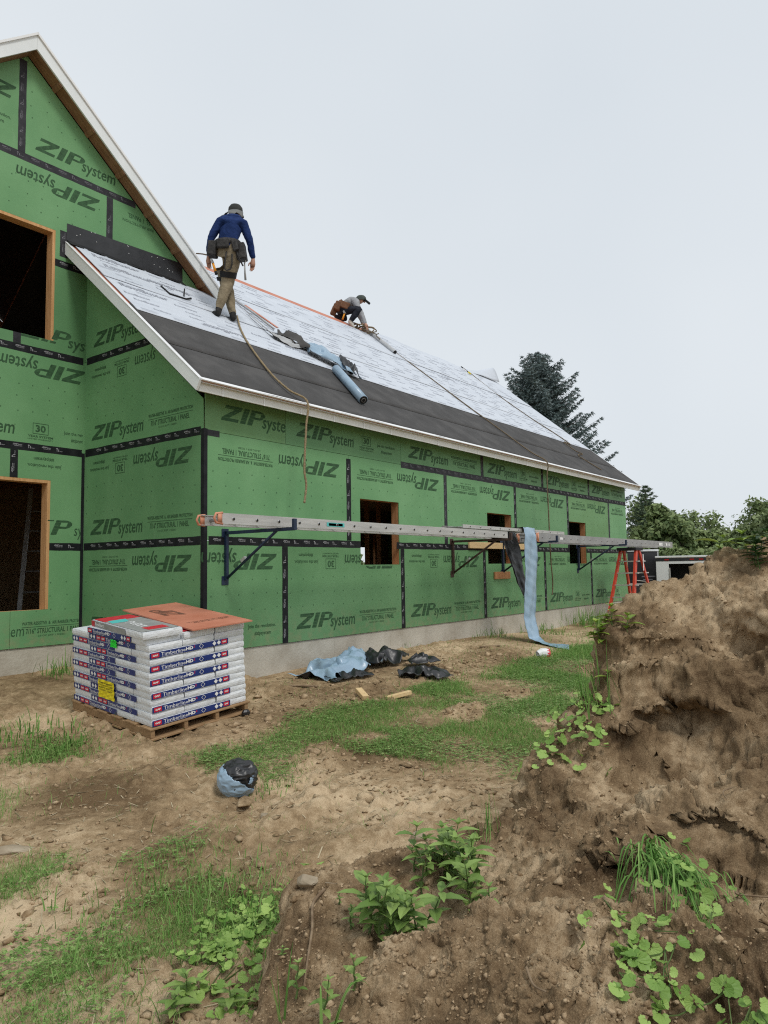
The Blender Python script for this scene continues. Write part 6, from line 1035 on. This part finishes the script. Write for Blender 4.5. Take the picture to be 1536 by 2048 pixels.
def spruce(label, base, height, rmax, m, seed, t0=.06, whorls=30, cat='tree', group='conifers behind the house', droop=.25):
    rr = np.random.default_rng(seed); t_ = thing('spruce_tree', label, cat, base, group); B = np.array(base); part('trunk', MB().tube([B, B + [0, 0, height * .5], B + [0, 0, height]], [.16, .09, .012], 8), 'bark', t_, True); V = []; R = []; br = MB()
    for w in range(whorls):
        f = t0 + (1 - t0) * (w / (whorls - 1)) ** .92; z = height * f; r = rmax * (1 - f) ** .62 * rr.uniform(.8, 1.12) + .06; nb = int(10 - 4 * f)
        for b in range(nb):
            a = 2 * math.pi * (b + rr.random() * .8) / nb + w * 1.3; L = r * rr.uniform(.72, 1.06); d = np.array([math.cos(a), math.sin(a), 0]); sd = np.array([-math.sin(a), math.cos(a), 0]); prev = None; n = max(4, int(L / .11)); pts = []
            for i in range(n + 1):
                s = i / n; p = B + [0, 0, z] + d * L * s + np.array([0, 0, L * (-droop * s + (.30 + .35 * f) * s * s)]); pts.append(p)
            if L > .5: br.tube([pts[0], pts[n // 2], pts[n]], [.018, .012, .004], 4)
            for i in range(1, n + 1):
                p = pts[i]; s = i / n; tw = (.55 * (1 - s) + .14) * min(1, L) * rr.uniform(.7, 1.2)
                for side in (-1, 0, 1):
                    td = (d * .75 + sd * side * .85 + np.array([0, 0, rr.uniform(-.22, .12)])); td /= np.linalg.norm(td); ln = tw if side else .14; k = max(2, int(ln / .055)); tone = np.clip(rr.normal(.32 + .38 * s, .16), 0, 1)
                    for q in range(k):
                        c = p + td * ln * (q / k)
                        for e in range(3):
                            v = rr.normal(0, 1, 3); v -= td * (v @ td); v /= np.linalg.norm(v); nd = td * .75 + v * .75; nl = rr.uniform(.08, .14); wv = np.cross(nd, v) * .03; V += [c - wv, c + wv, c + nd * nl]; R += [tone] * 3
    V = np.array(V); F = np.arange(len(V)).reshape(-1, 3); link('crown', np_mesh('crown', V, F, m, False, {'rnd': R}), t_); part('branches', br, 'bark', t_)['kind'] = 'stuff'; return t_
def leaf_cloud(clumps, n, size, rr):
    V = []; R = []; tot = sum(c[3] ** 2 for c in clumps)
    for (x, y, z, r) in clumps:
        k = int(n * r * r / tot); d = rr.normal(0, 1, (k, 3)); d /= np.linalg.norm(d, axis=1)[:, None]; rad = r * rr.uniform(.15, 1.5, k) ** .7; c = np.array([x, y, z]) + d * rad[:, None] * np.array([1.1, 1.1, .85]); nrm = d + rr.normal(0, .7, (k, 3)) + [0, 0, .5]; nrm /= np.linalg.norm(nrm, axis=1)[:, None]; a = np.cross(nrm, rr.normal(0, 1, (k, 3))); a /= np.linalg.norm(a, axis=1)[:, None]; b = np.cross(nrm, a); s = (size * rr.uniform(.6, 1.4, k))[:, None]
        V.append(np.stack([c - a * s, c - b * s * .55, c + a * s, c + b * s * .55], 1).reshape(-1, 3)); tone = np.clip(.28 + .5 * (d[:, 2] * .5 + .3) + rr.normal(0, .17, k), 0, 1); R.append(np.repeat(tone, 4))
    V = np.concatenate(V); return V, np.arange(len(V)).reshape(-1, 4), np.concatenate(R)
def leafy(label, base, height, width, m, seed, n=5000, size=.11, group='trees beyond the house', low=.1, name='leafy_tree'):
    rr = np.random.default_rng(seed); t = thing(name, label, 'tree', base, group); B = np.array(base); tr = MB(); tr.tube([B, B + [.1, 0, height * .45], B + [0, .1, height * .85]], [.03 * height, .018 * height, .004 * height], 7); cl = []
    for k in range(70):
        f = rr.uniform(low, 1); a = rr.uniform(0, 6.28); env = width * .5 * math.sin(math.pi * min(1, .18 + .82 * f) ** .8) ** .7 if f < .97 else width * .1; rad = env * math.sqrt(rr.random()); c = B + [rad * math.cos(a), rad * math.sin(a), height * f * .93]; cl.append((*c, width * rr.uniform(.05, .13))); s0 = B + [0, 0, height * f * .55]; tr.tube([s0, (s0 + c) / 2 + [0, 0, .1], c], [.007 * height, .004 * height, .0015 * height], 5)
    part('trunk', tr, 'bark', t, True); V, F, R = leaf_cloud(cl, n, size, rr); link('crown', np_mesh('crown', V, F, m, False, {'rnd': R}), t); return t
def far_base(p): return (p[0], p[1], -.9)
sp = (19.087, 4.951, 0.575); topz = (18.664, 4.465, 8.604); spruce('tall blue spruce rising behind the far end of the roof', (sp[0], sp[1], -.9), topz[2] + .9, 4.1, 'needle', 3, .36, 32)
s2 = far_base((25.729, 4.546, 0.465)); spruce('small blue spruce just right of the far house corner', s2, 3.3, 1.3, 'needle', 5, .05, 16)
s3 = far_base((35.620, 6.501, 0.322)); spruce('dark conifer with spiky top at the left of the tree row', s3, 6.1, 1.6, 'dneedle', 8, .35, 16)
TREES = [('dense dark green tree at the left of the tree row', (32.938, 5.049, 0.354), 5.0, 3.6, 'leafA', 11, 8000, .12), ('dark green tree with a thin upright shoot on its right', (32.363, 4.150, 0.356), 4.3, 3.0, 'leafA', 12, 6500, .12), ('light green bush at the house corner', (28.175, 4.658, 0.427), 3.1, 2.4, 'leafB', 13, 5000, .10),
  ('mid green bush left of the gap in the tree row', (37.298, 4.318, 0.279), 3.7, 3.0, 'leafB', 14, 5500, .12), ('rounded green bush in the middle of tree row', (40.017, 4.075, 0.233), 3.7, 3.2, 'leafB', 15, 5500, .12), ('low pale green bush right of the middle', (42.830, 3.709, 0.185), 3.5, 2.8, 'leafC', 16, 5000, .12), ('tall pale loose tree at the right picture edge', (41.479, 2.173, 0.195), 4.7, 3.4, 'leafC', 17, 4500, .13), ('pale green tree mostly cut by the right picture edge', (37.760, 0.423, 0.241), 4.6, 3.4, 'leafC', 18, 5000, .12),
  ('wide green bush low behind the trailer', (30.182, 2.046, 0.375), 2.3, 3.4, 'leafB', 19, 6000, .09), ('wide green bush behind the soil heap crest', (32.250, 1.003, 0.334), 2.5, 3.4, 'leafB', 20, 6000, .09), ('dark green bush behind the white trailer', (28.173, 3.013, 0.415), 2.4, 3.0, 'leafA', 21, 5500, .09)]
TREES += [('small green bush standing behind the house back window', (16.5, 13.5, -.9), 3.2, 4.5, 'leafB', 55, 3500, .14), ('tall narrow green tree left of the bare tree', (43.272, 6.428, 0.199), 4.5, 2.6, 'leafB', 51, 4500, .14), ('round pale bush far behind the middle of tree row', (49.030, 5.525, 0.100), 4.2, 4.0, 'leafC', 52, 5000, .15), ('green bush far behind, right of the middle', (49.932, 4.351, 0.077), 4.3, 4.0, 'leafB', 53, 5000, .15), ('green bush far behind, left of the middle', (50.323, 7.137, 0.092), 4.3, 3.6, 'leafB', 54, 5000, .15)]
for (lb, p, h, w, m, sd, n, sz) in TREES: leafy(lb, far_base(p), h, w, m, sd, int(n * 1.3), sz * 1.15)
for k, (a, dist, h, w, m) in enumerate(((100, 40, 5, 4.5, 'leafB'), (108, 38, 4.6, 4.5, 'leafC'), (72, 60, 7, 6, 'leafA'), (76, 62, 6.5, 6, 'leafB'), (80, 64, 7, 6, 'leafB'))):
    aa = R_(a); leafy(('pale green tree beyond the right picture edge', 'loose pale tree farther beyond the right picture edge', 'far dark tree behind the tree row, on its left', 'far green tree behind the tree row', 'far green tree behind the right of the tree row')[k], (-5.1 + math.sin(aa) * dist, -6.4 + math.cos(aa) * dist, -.9), h, w, m, 30 + k, 4500, .15)
dt = thing('bare_tree', 'leafless grey tree standing between the green trees', 'tree', far_base((40.984, 6.111, 0.233)), 'trees beyond the house'); rr = random.Random(6); b0 = Vector(far_base((40.984, 6.111, 0.233))); mb = MB(); MAT['deadbark'] = mat('grey_dead_wood', (.28, .27, .26), .9)
def twig(p, d, L, r, dep):
    q = p + d * L; mb.tube([p, (p + q) / 2 + Vector((rr.uniform(-.05, .05), rr.uniform(-.05, .05), .02)) * L, q], [r, r * .8, r * .55], 5)
    if dep: [twig(p.lerp(q, rr.uniform(.45, 1)), (d + Vector((rr.uniform(-.8, .8), rr.uniform(-.8, .8), rr.uniform(0, .5)))).normalized(), L * rr.uniform(.5, .75), r * .5, dep - 1) for _ in range(3)]
twig(b0, Vector((.05, -.05, 1)), 2.2, .05, 4); part('trunk', mb, 'deadbark', dt)
# ================================================================== WEEDS, IVY, TUFTS, ROOTS
def leaf_mat(name, a, b, rough=.5):
    m = mat(name, a, rough, b, attr='rnd', trans=.22, spec=.35); t = m.node_tree; oi = t.nodes.new('ShaderNodeObjectInfo')
    for n in t.nodes:
        if n.type == 'VALTORGB': t.links.new(oi.outputs['Random'], n.inputs[0])
    return m
MAT['weed'] = leaf_mat('weed_leaf', (.13, .23, .05), (.30, .42, .12)); MAT['ivy'] = leaf_mat('ivy_leaf', (.15, .28, .05), (.37, .52, .14)); MAT['lime'] = leaf_mat('lime_leaf', (.16, .26, .03), (.30, .40, .07)); MAT['darkleaf'] = leaf_mat('dark_leaf', (.025, .06, .018), (.06, .12, .03)); MAT['stem'] = mat('green_stem', (.09, .14, .04), .7); MAT['root'] = mat('dry_root', (.17, .115, .07), .95, (.26, .19, .12), 30)
def pointed_leaf(w=.42, n=7, m='weed', serr=.03):
    V = []; F = []
    for i in range(n + 1):
        s = i / n; hw = w * .5 * math.sin(math.pi * s ** .75) ** .9 * (1 + (serr * 3 if i % 2 else -serr * 2)) if 0 < i < n else .0; z = .10 * s - .28 * s * s; V += [(s, -hw, z + hw * .35), (s, 0, z), (s, hw, z + hw * .35)]
    for i in range(n): a = 3 * i; F += [(a, a + 3, a + 4, a + 1), (a + 1, a + 4, a + 5, a + 2)]
    return geo_mesh('leaf', (V, F), m)
def round_leaf(m='ivy', lobes=9):
    """round scalloped leaf with a notch at the stalk and sunken veins"""
    n = lobes * 3; V = [(.10, 0, -.03)]; F = []
    for ring, (k, dz) in enumerate(((.55, .025), (1.0, .075))):
        for i in range(n + 1):
            t = -2.72 + 5.44 * i / n; lob = abs(math.sin(math.pi * i / 3)); r = .5 * k * (1 - (.13 * (1 - lob) if ring else 0)) * (1 - .12 * (abs(t) > 2.3)); V.append((.45 + r * math.cos(t), r * 1.08 * math.sin(t), dz + .035 * lob * k - .06 * k * math.cos(t) * (math.cos(t) > .3)))
    F = [(0, i, i + 1) for i in range(1, n + 1)] + [(i, i + n + 1, i + n + 2, i + 1) for i in range(1, n + 1)]; return geo_mesh('leaf', (V, F), m)
LEAF = {k: [pointed_leaf(w, 7, k) for w in (.40, .48)] for k in ('weed', 'lime', 'darkleaf')}; LEAF['ivy'] = [round_leaf('ivy'), round_leaf('ivy', 7)]
def place_leaf(par, kind, p, d, nrm, L, rs):
    d = Vector(d).normalized(); n = Vector(nrm); n = (n - d * n.dot(d)); n = n.normalized() if n.length > 1e-4 else d.orthogonal().normalized(); s = n.cross(d); M = Matrix((d, s, n)).transposed().to_4x4(); M = M @ Matrix.Scale(L, 4); M.translation = p; return link('leaf', rs.choice(LEAF[kind]), par, M=M)
def weed(p, h, L, label, seed, kind='weed', nodes=6, lean=(0, 0), group='broad leaved weeds', cat='plant', name='weed_plant', spread=1.0):
    rs = random.Random(seed); p = Vector(p); t = thing(name, label, cat, p, group); top = p + Vector((lean[0], lean[1], 1)).normalized() * h; pts = [p.lerp(top, i / nodes) + Vector((rs.uniform(-1, 1), rs.uniform(-1, 1), 0)) * .012 * h / .2 for i in range(nodes + 1)]; part('stem', MB().tube(pts, [.004 - .0025 * i / nodes for i in range(nodes + 1)], 5), 'stem', t)
    a0 = rs.random() * 6
    for i in range(1, nodes + 1):
        f = i / nodes; ll = L * (1.05 - .55 * abs(f - .62) * 1.4) * (.55 if i == nodes else 1)
        for k in range(2 if i < nodes else 4):
            a = a0 + i * 1.57 + k * (math.pi if i < nodes else math.pi / 2) + rs.uniform(-.25, .25); el = rs.uniform(.05, .45) if i < nodes else .7; d = Vector((math.cos(a) * math.cos(el) * spread, math.sin(a) * math.cos(el) * spread, math.sin(el))); place_leaf(t, kind, pts[i], d, (0, 0, 1), ll * rs.uniform(.75, 1.15), rs)
    return t
def clump(pos, h, L, label, seed, n=3, **k):
    """several stems of one plant growing from one root"""
    rs = random.Random(seed); t = None
    for i in range(n):
        q = Vector(pos) + Vector((rs.uniform(-1, 1), rs.uniform(-1, 1), 0)) * .09; q = heap_hit(q)[0]; w = weed(q, h * rs.uniform(.65, 1.1), L, label if i == 0 else None, seed + 17 * i, lean=(rs.uniform(-.5, .5), rs.uniform(-.5, .5)), **k)
        if t is None: t = w
        else:
            for ch in list(w.children): ch.parent = t; ch.matrix_parent_inverse = Matrix.Translation(-t.location)
            bpy.data.objects.remove(w)
    return t
clump((-3.112, -4.903, -0.318), .19, .092, 'bushy nettle-like weed in the lower middle of the heap flank', 1, 9, nodes=6); clump((-2.725, -4.872, -0.333), .25, .095, 'tallest bushy weed on the heap flank, right of the lower one', 2, 9, nodes=7); clump((-2.690, -4.713, -0.290), .12, .05, 'small weed behind the two bushy weeds', 3, 2, nodes=4)
for i, (p, lb) in enumerate((((-3.200, -4.772, -0.296), 'single seedling left of the bushy weeds'), ((-3.498, -4.805, -0.364), 'seedling beside the long root at the bottom'), ((-3.565, -4.980, -0.317), 'seedling group at the bottom edge, left of the curved blade'), ((-3.497, -5.032, -0.278), 'seedling just above the curved blade'), ((-2.862, -5.102, -0.278), 'seedling with serrated leaves right of the tallest weed'), ((-3.151, -4.676, -0.250), 'tiny seedling near the pale angular stone'), ((-3.436, -4.687, -0.312), 'tiny seedling on the steep left flank'))): weed(heap_hit(p)[0], (.07, .10, .10, .09, .08, .035, .03)[i], (.04, .05, .05, .045, .05, .02, .025)[i], lb, 20 + i, nodes=4)
def ivy(label, pts, n, L, seed, name='ground_ivy', snap=True, spread=.07, kind='ivy', lift=.02):
    rs = random.Random(seed); t = thing(name, label, 'plant', pts[0], 'trailing ground ivy'); pv = []
    for i in range(n):
        k = rs.random() * (len(pts) - 1); j = int(k); p = Vector(pts[j]).lerp(Vector(pts[j + 1]), k - j) + Vector((rs.gauss(0, 1), rs.gauss(0, 1), rs.gauss(0, .4))) * spread; q, nn = heap_hit(p)
        gz0 = float(ground_z([[p.x, p.y]])[0])
        if q.z < gz0 + .0: q = Vector((p.x, p.y, gz0)); nn = Vector((0, 0, 1))
        q = q + nn * rs.uniform(.2, 1.6) * lift; toc = (Vector((-5.1, -6.4, .6)) - q).normalized(); nr = nn * .8 + Vector((0, 0, .5)) + toc * .45 + Vector((rs.gauss(0, .38), rs.gauss(0, .38), 0)); d = Vector((rs.gauss(0, 1), rs.gauss(0, 1), -.2)); place_leaf(t, kind, q, d, nr, L * rs.uniform(.45, 1.3), rs); pv.append(q)
    mb = MB(); pv.sort(key=lambda v: (v - Vector(pts[0])).length)
    for a, b in zip(pv[::4], pv[4::4]):
        if (a - b).length < .25: mb.tube([a - Vector((0, 0, .012)), (a + b) / 2 - Vector((0, 0, .02)), b - Vector((0, 0, .012))], .0018, 4)
    if mb.v: part('runner', mb, 'stem', t)['kind'] = 'stuff'
    return t
ivy('dense light green ground ivy along the left foot of the heap', [(-3.176, -4.510, -0.265), (-2.634, -3.781, -0.715), (-2.819, -3.832, -0.720), (-2.987, -3.911, -0.724), (-3.132, -4.053, -0.726), (-3.284, -4.221, -0.728)], 420, .040, 5, spread=.10, lift=.045)
ivy('ground ivy trailing below the grass tuft on the heap', [(-2.962, -5.575, -0.140), (-3.115, -5.692, -0.128), (-3.200, -5.758, -0.123)], 60, .036, 6, spread=.055, lift=.03); ivy('ground ivy hanging down the lower right of the heap', [(-3.188, -5.754, -0.123), (-3.224, -5.872, -0.112), (-3.257, -5.946, -0.107), (-3.328, -5.986, -0.114)], 70, .034, 7, spread=.05, lift=.03); ivy('ground ivy leaves mixed into the hanging grass tuft', [(-2.687, -5.645, -0.086), (-2.705, -5.754, -0.085), (-2.879, -5.823, -0.104), (-3.049, -5.789, -0.114)], 44, .034, 8, spread=.06, lift=.05)
ivy('pale ground ivy along the left silhouette of the heap', [(-1.493, -4.986, 0.200), (-1.653, -4.957, 0.125), (-1.791, -4.949, 0.055), (-1.902, -4.921, -0.006)], 90, .048, 9, spread=.07, lift=.04); ivy('few small ivy leaves on the bare soil above the tuft', [(-2.361, -5.610, -0.055), (-2.406, -5.664, -0.057)], 4, .03, 10, spread=.02)
def tuft(label, base, n, length, width, direc, seed, spread=.05, droop=1.0, name='grass_tuft', m='grass', upz=.5, group='grass tufts'):
    rs = np.random.default_rng(seed); b = np.array(base, float); t = thing(name, label, 'grass', base, group); V = []; F = []; R = []
    for i in range(n):
        p = b + rs.normal(0, spread, 3) * [1, 1, .3]; h = heap_hit(p)[0] if direc is not None else Vector(p); p = np.array(h); L = length * rs.uniform(.5, 1.15); d = (np.array(direc) if direc is not None else np.zeros(3)) + rs.normal(0, .28, 3); d[2] += 0; v = d * .6 + np.array([0, 0, upz * rs.uniform(.6, 1.3)]); s = np.cross(v, [0, 0, 1.0]); s = s / (np.linalg.norm(s) + 1e-6) * width * rs.uniform(.6, 1.2); o = len(V); k = 7; tone = np.clip(rs.normal(.5, .22), 0, 1)
        for j in range(k + 1):
            u = j / k; q = p + v * L * u + np.array([0, 0, -droop]) * L * u * u * .8; w = s * (1 - u ** 1.6) ; V += [q - w, q + w]; R += [tone, tone]
        for j in range(k): F.append((o + 2 * j, o + 2 * j + 1, o + 2 * j + 3, o + 2 * j + 2))
    q = link('blades', np_mesh('blades', V, F, m, True, {'rnd': R}), t); q['kind'] = 'stuff'; return t
tuft('long grass tuft hanging over a ledge of the heap', (-2.592, -5.633, -0.081), 420, .46, .0028, (-.55, -.42, 0), 1, .065, 1.5, upz=.45); tuft('small grass tuft at the left heap rim', (-2.361, -4.795, -0.226), 40, .16, .002, (0, 0, .0), 2, .03, .4, upz=1.0); tuft('thin grass stalks on the crest of the heap', (-4.254, -6.188, -0.557), 14, .34, .003, (.0, .0, 0), 3, .05, .35, upz=1.05)
tuft('long blades rising along the left heap silhouette', (-1.486, -4.944, 0.195), 45, .36, .003, (-.2, .1, 0), 4, .09, .45, upz=1.0); tuft('long curved grass blades at the bottom edge', (-3.615, -5.020, -0.336), 5, .30, .006, (.45, -.3, 0), 12, .03, 1.0, upz=1.0); tuft('upright grass blades at the bottom edge by the ivy', (-3.571, -4.824, -0.400), 4, .24, .005, (-.05, .0, 0), 6, .02, .3, upz=1.1)
tuft('lush grass tuft against the foundation under the stepladder', (9.649, -0.596, -0.352), 420, .46, .006, None, 7, .28, .5, upz=.9); tuft('grass tuft against the foundation by the hanging film', (5.842, -0.279, -0.306), 150, .24, .005, None, 8, .16, .5, upz=.8); tuft('low weeds by the foundation right of the hanging film', (7.314, -0.546, -0.354), 160, .26, .006, None, 9, .2, .5, upz=.8); tuft('small grass tuft at the foundation behind the film pile', (3.792, 0.109, -0.279), 60, .22, .004, None, 10, .09, .5, upz=.9); tuft('dark grass tuft at the gable wall foot left of the pallet', (-0.505, 2.029, -0.322), 120, .30, .005, None, 11, .12, .5, upz=.9); tuft('coarse grass tuft at the left picture edge', (-1.970, -0.111, -0.568), 360, .26, .005, None, 13, .24, .7, upz=.8); tuft('coarse grass tuft left of the pallet', (-1.825, -0.494, -0.588), 130, .22, .005, None, 14, .15, .7, upz=.8); tuft('tall lush grass clump in the left foreground turf', (-2.940, -3.564, -0.725), 900, .22, .0028, None, 15, .30, .8, upz=.75); tuft('small grass tuft beside the film ball', (-1.496, -2.525, -0.652), 120, .15, .003, None, 16, .09, .6, upz=.8)
clump((-1.172, -4.976, 0.458), .13, .10, 'yellow green leafy weed at the heap edge before the stepladder', 41, 6, kind='lime', nodes=4); clump((-0.601, -5.423, 0.939), .14, .13, 'lime green leafy weed on the crest of the heap', 42, 2, kind='lime', nodes=3); clump((-0.689, -5.635, 0.891), .20, .10, 'dark broad leaved plant at the right end of the crest', 43, 4, kind='darkleaf', nodes=6); clump((-1.381, -5.025, 0.263), .05, .08, 'small yellow green weed growing sideways from the heap', 44, 1, kind='lime', nodes=2)
for i, (p, lb) in enumerate((((-3.316, -4.066, -0.730), 'broad leaved weed at the bottom left of the ivy'), ((-3.264, -4.252, -0.727), 'broad leaved weed at the bottom edge below the ivy'), ((-3.396, -4.108, -0.731), 'broad leaved weed in the bottom left grass'), ((-3.104, -4.004, -0.726), 'broad leaved weed standing in the ivy'))): w = weed(p, .11 - .012 * i, .085, lb, 60 + i, nodes=5, spread=1.2)
def root(label, pts, r=.004, sd=0):
    P = [heap_hit(p)[0] + heap_hit(p)[1] * .012 for p in pts]; out = []
    for i in range(len(P) - 1):
        p0, p1, p2, p3 = P[max(i - 1, 0)], P[i], P[i + 1], P[min(i + 2, len(P) - 1)]
        for k in range(8): u = k / 8; out.append(.5 * ((2 * p1) + (-p0 + p2) * u + (2 * p0 - 5 * p1 + 4 * p2 - p3) * u * u + (-p0 + 3 * p1 - 3 * p2 + p3) * u ** 3))
    out.append(P[-1]); o = part('root', MB().tube(out, [r * (1 - .5 * i / len(out)) for i in range(len(out))], 6), 'root', None, True); return tag(o, label, 'root', 'bare roots on the heap')
root('long pale root running down the left flank of the heap', [(-3.157, -4.620, -0.229), (-3.208, -4.624, -0.251), (-3.322, -4.713, -0.281), (-3.404, -4.768, -0.323), (-3.480, -4.815, -0.355)], .006); root('long straight root along the rim of the heap', [(-0.780, -4.006, -0.643), (-1.141, -3.994, -0.659), (-1.492, -4.002, -0.674), (-2.584, -4.653, -0.270)], .006); root('thin root on the soil below the dark hollow', [(-2.095, -5.384, -0.028), (-2.212, -5.402, -0.053), (-2.320, -5.413, -0.078)], .003); root('forked dry twig right of the grass tuft', [(-2.592, -5.808, -0.073), (-2.599, -5.859, -0.073), (-2.601, -5.908, -0.071)], .004); root('short root on the lower right flank', [(-3.331, -5.479, -0.152), (-3.376, -5.536, -0.152), (-3.399, -5.573, -0.153)], .004); root('thin root near the right picture edge', [(-1.990, -5.711, 0.076), (-2.071, -5.708, 0.038), (-2.153, -5.716, 0.005)], .003)
def twig_on_ground(label, pts, r): P = [Vector(p) + Vector((0, 0, r * 2)) for p in pts]; return tag(part('dry_twig', MB().tube(P, r, 6), 'root', None, True), label, 'twig', 'dry twigs on the soil')
twig_on_ground('dry straight twig in the bottom left soil', [(-3.459, -3.801, -0.736), (-3.496, -3.957, -0.735)], .006); twig_on_ground('dry stick on the bare soil left of the offcuts', [(0.548, -0.608, -0.404), (0.716, -0.746, -0.404), (0.821, -0.907, -0.411)], .012); twig_on_ground('dry stick on the bare soil before the foundation', [(4.368, -0.889, -0.325), (4.599, -0.969, -0.328), (4.734, -1.022, -0.330)], .014)
# straw, bark chips and dead blades strewn over the bare soil: uncountable
n = 5200; xy = np.c_[RNG.uniform(-4.8, 5, n), RNG.uniform(-5.6, -.1, n)]; z = ground_z(xy) + .006; a = RNG.uniform(0, 6.28, n); L = RNG.uniform(.012, .05, n); d = np.c_[np.cos(a), np.sin(a), RNG.normal(0, .18, n)] * L[:, None]; s = np.c_[-np.sin(a), np.cos(a), np.zeros(n)] * (RNG.uniform(.0012, .0035, n))[:, None]; c = np.c_[xy, z]; V = np.stack([c - d - s, c + d - s, c + d + s, c - d + s], 1).reshape(-1, 3); MAT['straw'] = mat('straw', (.22, .17, .10), .9, (.50, .42, .28), attr='rnd'); lt = link('soil_litter', np_mesh('soil_litter', V, np.arange(4 * n).reshape(-1, 4), 'straw', False, {'rnd': np.repeat(RNG.random(n), 4)})); tag(lt, kind='stuff', label='straw and dead blades strewn over the soil')
